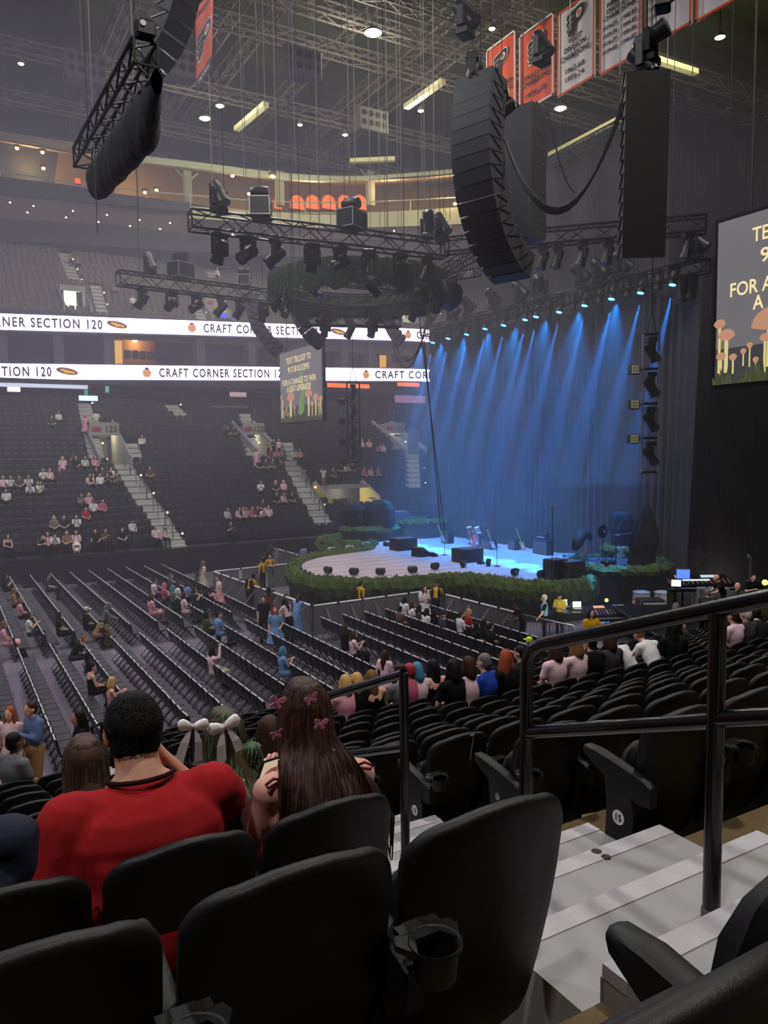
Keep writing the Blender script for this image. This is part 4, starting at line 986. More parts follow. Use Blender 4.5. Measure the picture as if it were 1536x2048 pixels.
# ================================================================ mixing position right of the stage
def desk(px, py, z, w_, d_, lab, rz=0.0, name='table', m=None):
    p = atz(px, py, z); t = thing(name, lab, 'table', (p.x, p.y, 0), (0, 0, rz)); mb = MB(); mb.bbox((0, 0, z-.03), (w_, d_, .06), .01); mb.build('table_top', m or M_black, t)
    for sx in (-1, 1):
        for sy in (-1, 1): mb = MB(); mb.bar((sx*(w_/2-.05), sy*(d_/2-.05), 0), (sx*(w_/2-.05), sy*(d_/2-.05), z-.05), .025, 6); mb.build('leg', M_truss, t)
    return p, t
VR = math.radians(-30)
p, _ = desk(1146, 1222, .92, 2.0, .7, 'black crew table with two open laptops', VR)
for i, (px, py) in enumerate(((1132, 1214), (1156, 1218))):
    q = atz(px, py, .95); t = thing('laptop', ('left' if i == 0 else 'right')+' open laptop with a white screen on the crew table', 'laptop', q, (0, 0, VR+(.5 if i == 0 else .1))); mb = MB(); mb.bbox((0, 0, .012), (.36, .25, .024), .006); mb.build('keyboard_half', M_alu, t)
    mb = MB(); mb.bbox((0, .13, .15), (.36, .012, .25), .005, (-.15, 0, 0)); l_ = mb.build('lid', M_alu, t); mb = MB(); mb.box((0, .122, .15), (.33, .004, .22), (-.15, 0, 0)); mb.build('screen', emat('laptop_white', (236, 246, 236), 1.3), l_)
def console(px, py, z, w_, d_, lab, rz, foot=0.0):
    p = atz(px, py, z+foot); t = thing('mixing_console', lab, 'mixing console', (p.x, p.y, foot), (0, 0, rz)); mb = MB(); mb.prism([(-d_/2, z-.22), (d_/2, z-.22), (d_/2, z+.22), (-d_/2, z)], -w_/2, w_/2, 'yz'); mb.build('body', M_black, t)
    for i in range(14):
        x = (-.46+i*.07)*w_; mb = MB(); mb.box((x, -d_*.18, z+.085), (w_*.02, d_*.4, .012), (.38, 0, 0)); mb.build('fader_strip', mat('strip_%d' % (i % 3), ((150, 60, 60), (90, 92, 100), (150, 150, 160))[i % 3], .5), t)
    for i in range(2): mb = MB(); mb.box(((-.2+.4*i)*w_, d_*.28, z+.20), (w_*.22, .14, .012), (.38, 0, 0)); mb.build('display', emat('console_screen%d' % i, ((230, 170, 140), (200, 220, 230))[i], 1.0), t)
    for s in (-1, 1): mb = MB(); mb.box((s*w_*.4, 0, (z-.22)/2), (.08, d_*.7, z-.22)); mb.build('trestle', M_truss, t)
    mb = MB(); mb.box((0, -d_/2-.02, z-.1), (w_, .03, .05)); mb.build('wrist_rail', mat('rail_grey', (120, 118, 130), .4), t)
console(1222, 1226, .95, 1.9, .8, 'mixing console with glowing displays behind the bearded guard', VR+.1)
console(1395, 1166, 1.05, 2.3, .9, 'long mixing console with lit surfaces by the bald technician', VR, 1.2)
q = atz(1440, 1235, 1.2); t = thing('crew_platform', 'dark raised platform under the crew at the right', 'platform', (q.x, q.y, 0), (0, 0, VR)); mb = MB(); mb.bbox((0, 0, 1.15), (6.0, 4.6, .1), .02); mb.build('platform_deck', M_black, t)
for sx in (-1, 1):
    for sy in (-1, 1): mb = MB(); mb.bar((sx*2.8, sy*2.1, 0), (sx*2.8, sy*2.1, 1.1), .06); mb.build('leg', M_truss, t)
glow = [(1366, 1148, 2.6, .48, .36, (90, 130, 240), 'bluish computer monitor above the long console'), (1352, 1166, 2.35, .34, .26, (230, 240, 245), 'small white computer monitor at the end of the long console')]
for px, py, z, w_, h, rgb, lab in glow:
    q = atz(px, py, z); t = thing('computer_monitor', lab, 'monitor', (q.x, q.y, 0), (0, 0, VR-.2)); mb = MB(); mb.bbox((0, 0, z), (w_, .05, h), .01); mb.build('housing', M_black, t); mb = MB(); mb.box((0, -.028, z), (w_*.92, .006, h*.88)); mb.build('screen', emat('mon_%d' % px, rgb, 1.3), t); mb = MB(); mb.bar((0, .03, 0), (0, .03, z), .03, 6); mb.build('pole', M_truss, t)
q = atz(1392, 1160, 2.5); t = thing('lit_desk_glow', 'glowing strip added for the white lit desk at the long console', 'lamp', (q.x, q.y, 1.2), (0, 0, VR)); mb = MB(); mb.box((0, 0, 1.3), (.9, .12, .03)); mb.build('light_face', emat('desk_strip', (215, 240, 235), 1.2), t); mb = MB(); mb.bar((.4, .05, 0), (.4, .05, 1.3), .02); mb.build('arm', M_truss, t)  # a desk lit white, built as a glowing bar on an arm
def case(px, py, z, w_, d_, h, lab, rgb=(86, 86, 92), rz=VR):
    q = atz(px, py, z); t = thing('road_case', lab, 'case', (q.x, q.y, 1.2 if z > 1.5 else 0), (0, 0, rz)); mb = MB(); mb.bbox((0, 0, h/2+.1), (w_, d_, h), .02); mb.build('body', mat('case_%d_%d_%d' % rgb, rgb, .6), t)
    mb = MB()
    for sx in (-1, 1):
        for sy in (-1, 1): mb.bar((sx*w_/2, sy*d_/2, .1), (sx*w_/2, sy*d_/2, h+.1), .025)
    mb.build('corner_trim', M_alu, t); mb = MB(); mb.box((0, -d_/2-.01, h*.55+.1), (.2, .02, .12)); mb.build('latch', M_black, t)
    for sx in (-1, 1):
        for sy in (-1, 1): mb = MB(); mb.lathe([(.05, -.02), (.05, .02)], (sx*w_*.4, sy*d_*.4, .05), 8, 'x'); mb.build('caster', M_black, t)
    return Vector((q.x, q.y, h+.1))
case(1316, 1205, 1.2, 1.15, .75, 1.1, 'large grey road case beside the drum towers', (112, 112, 120)); case(1425, 1192, 1.9, 1.0, .4, .9, 'grey lidded road case beside the neon striped technician', (120, 112, 122)); case(1300, 1197, 1.3, .9, .6, 1.2, 'dark road case behind the grey one', (34, 34, 40))
case(1358, 1185, .9, .9, .6, .8, 'low dark case with outboard gear', (36, 36, 42)); case(1245, 1240, .6, .8, .5, .5, 'small dark rack below the mixing console', (30, 30, 36))
for px, py, z, h, lab in ((1283, 1178, 1.35, 1.25, 'clear drum tower with a silver snare on top, the nearer one'), (1326, 1178, 1.35, 1.25, 'clear drum tower with a silver snare on top, the farther one')):
    q = atz(px, py, z); t = thing('drum_tower', lab, 'drum', (q.x, q.y, 0)); mb = MB(); mb.lathe([(.30, 0), (.31, h*.62)], n=20); mb.build('tower', mat('tower_grey', (120, 112, 118), .3), t, 40); mb = MB(); mb.lathe([(.36, h*.62), (.36, h*.74)], n=20); mb.build('pink_band', mat('band_pink', (214, 170, 164), .5), t, 40)
    mb = MB(); mb.lathe([(.34, h*.76), (.34, h*.98)], n=20); sn = mb.build('snare_drum', mat('drum_170_170_180', (170, 170, 180), .35), t, 40)
    for z_ in (.76, .98): mb = MB(); mb.tube([(.36*math.cos(2*PI*i/20), .36*math.sin(2*PI*i/20), h*z_) for i in range(20)], .018, 5, close=True); mb.build('hoop', M_alu, sn, True)
q = atz(1386, 1135, .3); t = thing('stacked_drums', 'stack of lilac, yellow and pink drum shells behind the risers', 'drum', (q.x, q.y, .05))
for i, (rgb, z0, z1) in enumerate((((190, 140, 146), .0, .34), ((40, 30, 34), .34, .38), ((176, 150, 100), .38, .75), ((150, 140, 176), .76, 1.25))): mb = MB(); mb.lathe([(.55, z0), (.55, z1)], n=22); mb.build('shell', mat('shell_%d' % i, rgb, .5), t, 40)
# platform with green tape
a = atz(1500, 1112, 2.1); b = atz(1422, 1112, 2.1); t = thing('equipment_platform', 'aluminium frame platform edged with green glowing tape', 'platform', (b.x, b.y, 0)); d = a-b; d.z = 0; L = d.length; d.normalize(); nrm = Vector((-d.y, d.x, 0)); P_ = lambda u, v, z: d*(L*u)+nrm*(1.5*v)+Vector((0, 0, z))
for u in (0, 1):
    for v in (0, 1): mb = MB(); mb.bar(P_(u, v, 0), P_(u, v, 2.1), .07, 4); mb.build('leg', M_alu, t)
for z in (1.0, 2.05):
    for (p0, p1) in (((0, 0), (1, 0)), ((1, 0), (1, 1)), ((1, 1), (0, 1)), ((0, 1), (0, 0))): mb = MB(); mb.bar(P_(*p0, z), P_(*p1, z), .06, 4); mb.build('rail', M_alu, t)
mb = MB(); mb.add([P_(0, 0, 2.1), P_(1, 0, 2.1), P_(1, 1, 2.1), P_(0, 1, 2.1)], [(0, 1, 2, 3)]); mb.build('platform_top', M_black, t)
for (u0, u1, v, z) in ((.05, .3, 0, 2.13), (.45, .65, 0, 2.13), (.8, .98, 0, 2.13), (.1, .4, 0, .35), (.6, .85, 0, .3)): mb = MB(); mb.box((P_(u0, v, z)+P_(u1, v, z))/2, (L*(u1-u0), .06, .09), (0, 0, math.atan2(d.y, d.x))); mb.build('green_tape', mat('green_tape', (110, 220, 90), .5), t)
for i, (u, r_) in enumerate(((.25, .5), (.72, .55))):
    mb = MB(); N = 14; rows = [[P_(u, .5, 2.1)+Vector((rr*r_*math.cos(2*PI*k/N), rr*r_*math.sin(2*PI*k/N)*.8, z)) for k in range(N)] for rr, z in ((1, 0), (1.05, .5), (.9, .85), (.4, 1.0))]; mb.grid(rows, close_u=True); tag(mb.build('covered_gear', mat('cover_9_9_11', (9, 9, 11), .9), loc=t.location), 'black covered equipment on the green taped platform, the %s one' % ('left', 'right')[i], 'cover')
t = thing('microphone_cluster', 'bundle of silver microphone stands beside the stacked drums', 'microphone stand', atz(1398, 1128, .3)*1.0)
for i in range(4): mb = MB(); mb.tube([(.06*i-.1, 0, 0), (.08*i-.12, .02*i, 1.9+.12*(i % 2))], .018, 5); s_ = mb.build('stand', M_alu, t); mb = MB(); mb.ell((.08*i-.12, .02*i, 2.0+.12*(i % 2)), (.035, .035, .08)); mb.build('microphone', M_alu, s_)
q = atz(1530, 1165, 1.3); t = thing('work_lamp', 'small yellow work lamp at the right edge', 'lamp', (q.x, q.y, 0)); mb = MB(); mb.ell((0, 0, 1.3), (.12, .12, .12)); mb.build('bulb', emat('work_yellow', (255, 200, 70), 8), t, True); mb = MB(); mb.bar((0, 0, 0), (0, 0, 1.25), .025); mb.build('pole', M_truss, t)
q = atz(1213, 1208, .95); t = thing('work_lamp', 'small warm lamp glowing above the mixing console', 'lamp', (q.x, q.y, 0)); mb = MB(); mb.ell((0, 0, 1.1), (.07, .07, .07)); mb.build('bulb', emat('work_yellow', (255, 200, 70), 8), t, True); mb = MB(); mb.bar((0, 0, 0), (0, 0, 1.05), .02); mb.build('pole', M_truss, t)
light('POINT', 'desk_glow', atz(1150, 1215, 1.6), 40, (.9, 1, .9), .2); light('POINT', 'desk_glow', atz(1440, 1150, 2.2), 50, (1, .9, .75), .2)
# chair with a jacket and side table by the left stage edge
q = atz(610, 1105, .8); t = thing('stage_chair', 'chair with a pale blue jacket over it at the left stage edge', 'chair', (q.x, q.y, 0))
for sx in (-1, 1):
    for sy in (-1, 1): mb = MB(); mb.bar((sx*.2, sy*.2, 0), (sx*.2, sy*.2, .45 if sy < 0 else .9), .02); mb.build('leg', M_alu, t)
mb = MB(); mb.bbox((0, 0, .46), (.44, .44, .05), .015); mb.build('seat', M_black, t); mb = MB(); mb.bbox((0, .22, .75), (.46, .1, .55), .05); mb.build('jacket', cloth((120, 140, 176)), t)
case(590, 1103, .8, 1.3, .6, .65, 'black crate with a white bottle on it at the left stage edge', (30, 30, 34), 0.2)
q = atz(588, 1084, 1.0); t = thing('bottle', 'white bottle standing on the black crate', 'bottle', (q.x, q.y, .76)); mb = MB(); mb.lathe([(.05, 0), (.05, .22), (.02, .28), (.02, .33)], n=10); mb.build('bottle_body', mat('white_bottle', (220, 220, 224), .4), t, 40); mb = MB(); mb.lathe([(.024, .33), (.024, .36)], n=10); mb.build('bottle_cap', M_alu, t)
# ================================================================ overhead rig
ZR = 15.2
def truss(lab, a, b, s=.55, seg=.8, name='truss', r=.045, m=None, tri=False):
    a = Vector(a); b = Vector(b); d = b-a; L = d.length; u = d.normalized()
    side = u.cross(Vector((0, 0, 1)))
    side = side.normalized() if side.length > .05 else Vector((1, 0, 0)); up = side.cross(u).normalized()
    m = m or M_truss; t = thing(name, lab, 'truss', a)
    offs = [side*s/2+up*s/2, -side*s/2+up*s/2, -side*s/2-up*s/2, side*s/2-up*s/2]
    for o in offs:
        mb = MB(); mb.tube([o, o+d], r, 6); mb.build('chord', m, t)
    n = max(2, int(L/seg)); mb = MB()
    for q in range(4):
        o1, o2 = offs[q], offs[(q+1) % 4]
        for i in range(n):
            p0 = o1+d*(i/n) if i % 2 == 0 else o2+d*(i/n); p1 = o2+d*((i+1)/n) if i % 2 == 0 else o1+d*((i+1)/n)
            mb.bar(p0, p1, r*.55, 4)
    for e in (0, 1):
        for q in range(4): mb.bar(offs[q]+d*e, offs[(q+1) % 4]+d*e, r*.7, 4)
    mb.build('bracing', m, t)
    if name == 'truss' and abs(u.z) < .3:
        for e in (.12, .88):
            if (a+d*e).z < 36: mb = MB(); mb.tube([d*e+up*s/2, Vector((d.x*e, d.y*e, 36.8-a.z))], .014, 4); mb.build('hanging_chain', M_cable, t)
    return t
def _mv():
    a = MB(); a.bbox((0, 0, .09), (.42, .32, .18), .03)
    b = MB()
    for s in (-1, 1): b.bbox((s*.24, 0, .40), (.07, .16, .46), .02)
    b.bbox((0, 0, .2), (.5, .2, .06), .02)
    c = MB(); c.lathe([(.10, -.34), (.155, -.30), (.175, -.12), (.165, .10), (.19, .30), (.19, .36), (.165, .37)], n=14)
    d = MB(); d.lathe([(.165, .365), (.10, .385), (0, .39)], n=14, cap=False)
    return a.mesh('base', M_truss), b.mesh('yoke', M_truss), c.mesh('head', mat('fixture_black', (17, 17, 19), .4), 40), d.mesh('lens', mat('fixture_lens', (70, 74, 84), .12, spec=.8), 40)
MV = _mv(); BLUE_LENS = emat('blue_lens', (60, 160, 255), 14)
def mover(p, lab, group, up=False, yaw=0.0, tilt=0.6, s=1.0, lens=None):
    t = thing('moving_light', lab, 'stage light', p, ((0 if up else PI), 0, yaw), group); t.scale = (s, s, s)
    link('base', MV[0], t); y = link('yoke', MV[1], t)
    h = link('head', MV[2], t, (0, 0, .52), (tilt, 0, 0))
    ln = link('lens', MV[3], h)
    if lens: ln.material_slots[0].link = 'OBJECT'; ln.material_slots[0].material = lens
    return t
def flightcase_spot(p, lab, yaw=0.0, s=1.0):
    t = thing('cased_spotlight', lab, 'stage light', p, (0, 0, yaw)); t.scale = (s, s, s)
    mb = MB(); mb.bbox((0, 0, .35), (.95, .7, .62), .03); mb.build('case', M_black, t)
    mb = MB(); X, Y_, Z0, Z1 = .48, .355, .04, .66
    for (x, y) in ((-X, -Y_), (X, -Y_), (X, Y_), (-X, Y_)): mb.bar((x, y, Z0), (x, y, Z1), .022)
    for z in (Z0, Z1):
        for (p0, p1) in (((-X, -Y_), (X, -Y_)), ((X, -Y_), (X, Y_)), ((X, Y_), (-X, Y_)), ((-X, Y_), (-X, -Y_))): mb.bar((*p0, z), (*p1, z), .022)
    mb.build('case_edges', M_alu, t)
    mb = MB(); mb.lathe([(.20, -.30), (.24, -.15), (.24, .2), (.17, .36)], (0, 0, .92), 14, 'y'); h = mb.build('head', M_truss, t, 40)
    mb = MB(); mb.lathe([(.16, .365), (0, .37)], (0, 0, .92), 14, 'y', cap=False); mb.build('lens', mat('fixture_lens', (70, 74, 84), .12, spec=.8), h)
    mb = MB(); mb.lathe([(.12, 0), (.12, -.01), (0, -.01)], (.0, -.36, .40), 14, 'y'); mb.build('round_port', mat('port_dark', (40, 40, 44), .3), t)
# long truss left (near) and the one further away, both running with the hall
a1 = atz(380, 440, ZR); b1 = atz(890, 500, ZR); truss('long black lighting truss with two cased spotlights on top', a1, b1, .62, .75)
a2 = atz(236, 556, ZR); b2 = atz(560, 596, ZR); truss('black lighting truss further back on the left with a cased spotlight', a2, b2, .62, .75)
def on1(f, dz=.35): return a1+(b1-a1)*f+Vector((0, 0, dz))
def on2(f, dz=.35): return a2+(b2-a2)*f+Vector((0, 0, dz))
flightcase_spot(on1(.25), 'silver-edged cased spotlight standing on the left part of the long truss', 1.1, 1.0); flightcase_spot(on1(.60), 'black cased spotlight on the middle of the long truss', .5, 1.05)
flightcase_spot(on2(.36), 'cased spotlight on the further left truss', .5, 1.1); flightcase_spot(on2(.76), 'small cased spotlight near the right end of the further truss', 1.1, .85)
GT = 'moving lights under the long truss'; LT = 'black moving light hanging under the long truss'
for f, tl, yw in ((.10, .5, .4), (.20, 1.0, 2.0), (.30, .9, 1.0), (.44, .3, .2), (.55, 1.1, 1.7), (.67, .4, 2.5), (.80, .8, .3), (.92, .5, 1.2)): mover(on1(f, -.32), LT, GT, False, yw, tl, 1.25)
for f, tl, yw in ((.10, .2, .5), (.93, .3, 2.2), (.985, .2, .4)): mover(on1(f), 'black moving light standing upright on the long truss', 'upright lights on the long truss', True, yw, tl+2.4, 1.35)
for f, tl, yw in ((.13, .7, .9), (.30, 1.2, .3), (.45, 1.1, 2.0), (.60, .7, 1.4), (.72, .6, .9), (.88, .5, .2)): mover(on2(f, -.32), 'black moving light hanging under the further left truss', 'moving lights under the further truss', False, yw, tl, 1.15)
mover(on2(.18), 'black moving light standing on the further left truss', None, True, .6, 2.7, 1.25)
# moss ring
rc = atz(716, 578, 14.7); RR = 170/1536*(rc-CAMP).dot(cF)
t = thing('ring_truss', 'round black truss wrapped in dark hanging moss above the thrust', 'truss', rc); N = 48
for (r_, z_) in ((RR, .45), (RR-.6, .45), (RR, -.15), (RR-.6, -.15)):
    mb = MB(); mb.tube([(r_*math.cos(2*PI*i/N), r_*math.sin(2*PI*i/N), z_) for i in range(N)], .05, 6, close=True); mb.build('ring_chord', M_truss, t)
mb = MB()
for i in range(N):
    a_, b_ = 2*PI*i/N, 2*PI*(i+1)/N
    for (ra, za, rb, zb) in ((RR, .45, RR, -.15), (RR-.6, .45, RR-.6, -.15), (RR, .45, RR-.6, .45), (RR, -.15, RR-.6, -.15)): mb.bar((ra*math.cos(a_), ra*math.sin(a_), za), (rb*math.cos(b_), rb*math.sin(b_), zb), .025, 4)
mb.build('ring_bracing', M_truss, t)
rnd = random.Random(5); mb = MB(); rows = []
for j in range(7):
    z_ = .5-j*.17; rows.append([Vector(((RR+.12+.10*rnd.random())*math.cos(2*PI*i/96), (RR+.12+.10*rnd.random())*math.sin(2*PI*i/96), z_+rnd.uniform(-.06, .06)-(.22*abs(math.sin(i*.9)+math.sin(i*.37)) if j == 6 else 0)-(.0))) for i in range(96)])
mb.cur = 0; mb.grid(rows, close_u=True)
for q in range(3200):
    an = rnd.uniform(0, 2*PI); z_ = rnd.uniform(-.55, .5); r_ = RR+.2; c = Vector((r_*math.cos(an), r_*math.sin(an), z_)); s_ = Vector((-math.sin(an), math.cos(an), 0))*.05
    mb.cur = q % 2; mb.add([c-s_, c+s_, c+Vector((rnd.uniform(-.06, .1)*math.cos(an), rnd.uniform(-.06, .1)*math.sin(an), -rnd.uniform(.2, .5)))], [(0, 1, 2)])
o = mb.build('moss', [mat('ring_moss', (52, 62, 40), .95, var=.4, scale=4), mat('ring_moss_dark', (34, 42, 28), .95, var=.4)], t); o['kind'] = 'stuff'
for i in range(9):
    an = 2*PI*i/9+.2; mover(rc+Vector(((RR-.3)*math.cos(an), (RR-.3)*math.sin(an), -.18)), 'black moving light hanging inside the moss ring', 'lights in the moss ring', False, an, .8, 1.1)
truss('cross truss over the moss ring', rc+Vector((-RR, .8, .5)), rc+Vector((RR, .8, .5)), .45, .7); truss('black truss hung below the moss ring', atd(600, 640, 40), atd(800, 645, 41), .5, .7)
truss('diagonal truss joining the moss ring to the curtain truss', rc+Vector((RR*.9, 0, .6)), atz(1010, 470, ZR+.4), .45, .7)
truss('short truss at the right of the moss ring', atd(880, 555, 37), atd(955, 545, 39), .4, .6)
for i, (px, py, d_) in enumerate(((650, 648, 40), (700, 652, 40), (745, 650, 40.5))): mover(atd(px, py-12, d_), 'black moving light under the low truss below the moss ring', 'lights below the moss ring', False, i, .5, 1.1)
t = thing('large_wash_light', 'big round black wash light at the right rim of the moss ring', 'stage light', atd(893, 575, 34)); mb = MB(); mb.lathe([(.35, -.5), (.62, -.35), (.7, .2), (.55, .5)], (0, 0, -.3), 18, 'x'); mb.build('drum', M_black, t, 40); mb = MB(); mb.tube([(0, -.75, -.3), (0, -.75, .35), (0, .75, .35), (0, .75, -.3)], .05, 6); mb.build('yoke', M_truss, t)
# ---- speaker arrays
M_cab = mat('array_black', (15, 15, 17), .55); M_cabside = mat('array_side', (62, 58, 64), .6)
def array(lab, top, fdir, n, W, D_, h, ang, name='speaker_array', side=M_cabside, face=M_cab, hw=True, wedge=.55):
    """hanging line array; fdir = horizontal facing, ang(i) = downward tilt of cabinet i in radians"""
    f = Vector((fdir[0], fdir[1], 0)).normalized(); l = Vector((-f.y, f.x, 0)); t = thing(name, lab, 'speaker array', top); p = Vector((0, 0, 0))
    for i in range(n):
        th = ang(i); dn = Vector((0, 0, -1))*math.cos(th)-f*math.sin(th); ff = f*math.cos(th)+Vector((0, 0, -1))*math.sin(th)
        c = p+dn*(h/2); mb = MB(); W2 = W/2; D2 = D_/2
        def P(a, b, k): return c+l*(a*W2)+ff*(b*D2)+dn*(k*h*.5)
        b_ = wedge   # wedge-shaped back
        vs = [P(-1, 1, -1), P(1, 1, -1), P(1, -1, -b_), P(-1, -1, -b_), P(-1, 1, 1), P(1, 1, 1), P(1, -1, b_), P(-1, -1, b_)]
        mb.cur = 1; mb.add(vs, [(0, 1, 2, 3), (7, 6, 5, 4), (1, 5, 6, 2), (4, 0, 3, 7), (3, 2, 6, 7)]); mb.cur = 0; mb.add(vs, [(0, 4, 5, 1)])
        cb = mb.build('cabinet', [face, side], t)
        if hw:
            for s in (-1, 1): q = MB(); q.bar(P(s*1.02, .7, -1.0), P(s*1.02, -.5, .55), .02); q.build('rigging_bar', M_black, cb)
        p = p+dn*h
    mb = MB(); mb.box((0, 0, .12), (.25, .25, .12)); mb.bar(l*(W*.45)+Vector((0, 0, .08)), l*(-W*.45)+Vector((0, 0, .08)), .06); mb.bar(f*(D_*.6)+Vector((0, 0, .08)), f*(-D_*.8)+Vector((0, 0, .08)), .06); mb.build('fly_frame', M_truss, t)
    mb = MB(); mb.tube([(0, 0, .1), (0, 0, 36.8-t.location.z)], .02, 4); mb.build('hanging_chain', M_cable, t)
    return t
mainp = atd(962, 160, 24)
array('big curved black line array hanging in front of the banners', mainp, (-.95, -.31), 16, 1.42, .85, .40, lambda i: math.radians(-9+76*(i/15)**1.7), wedge=.8)
array('straight black line array hanging on the right side', atd(1291, 150, 21), (-.55, -.83), 13, 1.18, .6, .375, lambda i: math.radians(2+2*i/12), face=mat('array_face_dark', (20, 19, 22), .7))
array('black subwoofer array hanging behind the big curved array', atd(1046, 222, 27), (-.95, -.25), 9, 1.35, .9, .50, lambda i: 0.0, hw=False, side=mat('sub_side', (50, 50, 50), .6), wedge=.94)
for px, py in ((1063, 232), (1083, 236), (1063, 268), (1082, 272)): pass
array('far line array hanging beyond the left truss, in front of the upper ribbon', atd(498, 592, 43), (-.92, .38), 9, 1.15, .7, .40, lambda i: math.radians(8+44*(i/8)**1.2), wedge=.85)
array('far curved line array to the left of the moss ring underside', atd(588, 585, 41), (-.97, .22), 9, .9, .6, .36, lambda i: math.radians(5+52*(i/8)**1.2), side=mat('array_grey', (44, 42, 48), .6), wedge=.85)
array('small far line array below the right side of the moss ring', atd(772, 622, 46), (-.85, .52), 6, 1.3, .7, .36, lambda i: math.radians(12+30*(i/5)))
array('curved line array entering the frame at the top left', atd(362, -150, 21), (.6, -.8), 10, 1.0, .7, .40, lambda i: math.radians(0+62*(i/9)**1.6), side=mat('array_dark_side', (32, 32, 34), .6))
# moving heads on top of the arrays / small trusses by the banners
GB = 'moving lights hung by the banners'
for px, py, d_, up, yw, tl in ((930, 75, 24, True, .5, 2.4), (945, 110, 24, False, .9, .4), (1083, 130, 26, True, .2, 2.6), (1325, 20, 21, True, .7, 2.9), (1290, 75, 21, False, .3, 2.5), (1003, 175, 24, False, .8, 1.0), (1300, 130, 21, True, .4, 1.2)):
    t = mover(atd(px, py, d_), 'black moving light hung near the tops of the speaker arrays', GB, up, yw, tl, 1.35); zt = (36.8-t.location.z)/1.35; mb = MB(); mb.tube([(.1, 0, .1), (.1, 0, zt if up else -zt)], .012, 4); mb.build('hanging_wire', M_cable, t)
# ---- curtain truss with the blue beam lights
ca = atx(848, 664, CX-.9); cb = atx(1412, 530, CX-.9); truss('long black truss over the stage curtain', ca, cb, .55, .7)
truss('upper back truss behind the speaker arrays', atz(893, 492, ZR+.5), atz(1412, 448, ZR+.3), .6, .8)
truss('black truss at the upper right running over the masking drape', atx(1340, 200, 33.5), atd(1560, 250, 38), .6, .8)
truss('hanging masking truss along the top of the grey drape', atx(1095, 328, 34.0), atx(1345, 196, 34.0), .5, .8)
BEAMS = [(868, 688), (899, 680), (936, 672), (973, 661), (1010, 654), (1053, 643), (1075, 637), (1121, 628), (1172, 615), (1226, 602), (1284, 590), (1348, 574)]
for i, (px, py) in enumerate(BEAMS):
    p = atx(px, py, CX-.95)
    mover(p+Vector((0, 0, .95)), 'blue beam light shining down from the curtain truss', 'blue beam lights', False, PI/2, .28, 1.0, BLUE_LENS)
    if i < 11:
        q = atx((px+BEAMS[i+1][0])/2, (py+BEAMS[i+1][1])/2-6, CX-.95); mover(q+Vector((0, 0, .75)), 'unlit black moving light between the blue beams', 'unlit lights on the curtain truss', False, PI/2, .1, .95)
for px, py, yw in ((905, 620, .3), (985, 600, 1.2), (858, 632, .8), (1160, 545, .6), (1245, 520, .9), (935, 630, 1.2), (1040, 610, .4), (1080, 600, 2.0), (1235, 400, .6), (1395, 410, .5), (1200, 560, .2)): q = atx(px, py, CX-.9); f = (q.y-cb.y)/(ca.y-cb.y); mover(cb+(ca-cb)*max(.02, min(.98, f))+Vector((0, 0, .3)), 'black moving light standing on the curtain truss', 'lights on top of the curtain truss', True, yw, 2.3, 1.5)
for px, py in ((1130, 480), (1180, 480), (1100, 490), (1230, 475), (1380, 470)): q0 = atz(893, 492, ZR+.5); q1 = atz(1412, 448, ZR+.3); mover(q0+(q1-q0)*((px-893)/519)+Vector((0, 0, -.31)), 'black moving light under the upper back truss', 'lights under the upper back truss', False, 1.0, .3, 1.1)
for f in (.03, .05): mover(cb+(ca-cb)*f+Vector((0, 0, -.3)), 'black light at the right end of the curtain truss', 'lights at the right truss end', False, .4, .2, 1.1)
# ---- hanging light ladders
def ladder(lab, px, d_, py0, py1, n, side_l=True, wpx=30, yaw=0.0):
    p0 = atd(px, py0, d_); p1 = atd(px, py1, d_); h = p0.z-p1.z; w_ = wpx/1536*d_
    t = thing('light_ladder', lab, 'light ladder', (p0.x, p0.y, p1.z)); R = cR.copy(); R.z = 0; R.normalize()
    for s in (-1, 1):
        mb = MB(); mb.tube([R*(s*w_/2), R*(s*w_/2)+Vector((0, 0, h))], .055, 6); mb.build('upright', M_alu if side_l else M_truss, t)
    for i in range(n+1):
        z = h*i/n; mb = MB(); mb.tube([R*(-w_/2)+Vector((0, 0, z)), R*(w_/2)+Vector((0, 0, z))], .05, 6); rg = mb.build('rung', M_truss, t)
    mb = MB()
    for k in (-.3, .3): mb.tube([R*(k*w_)+Vector((0, 0, h)), Vector((0, 0, h+1.0)), Vector((0, 0, 36.8-p1.z))], .02, 4)
    mb.build('hanging_chain', M_cable, t)
    for i in range(n):
        z = h*(i+1)/n; mover(Vector((p0.x, p0.y, p1.z+z-.12)), 'black moving light in the rungs of the hanging light ladder %s' % ('before the blue lit curtain' if side_l else 'over the far stand'), 'ladder lights '+('right' if side_l else 'left'), False, yaw, -.55 if side_l else .5, 1.15)
        if i < n-1 or not side_l:
            q = Vector((p0.x, p0.y, p1.z+h*(i+(.98 if side_l else .05))/n))-R*(w_/2+.42 if side_l else w_/2+.4); b = thing('blinder_light', 'square blinder light on the side arm of the light ladder %s' % ('before the curtain' if side_l else 'over the far stand'), 'stage light', q, (0, 0, math.radians(-20)), 'blinders '+('right' if side_l else 'left'))
            mb = MB(); mb.bbox((.06, 0, 0), (.42, .3, .40), .04); mb.build('housing', M_black, b); mb = MB(); mb.bar((.2, 0, 0), (.5, 0, 0), .04); mb.build('arm', M_truss, b)
            if side_l:
                for gx in range(3):
                    for gz in range(3): mb = MB(); mb.box((-.08+gx*.115, -.16, -.11+gz*.115), (.095, .03, .095)); mb.build('cell', mat('blinder_cell', (176, 178, 140), .4), b)
ladder('hanging light ladder with four moving lights before the blue lit curtain', 1303, 31, 668, 945, 4, True, 32, 1.0)
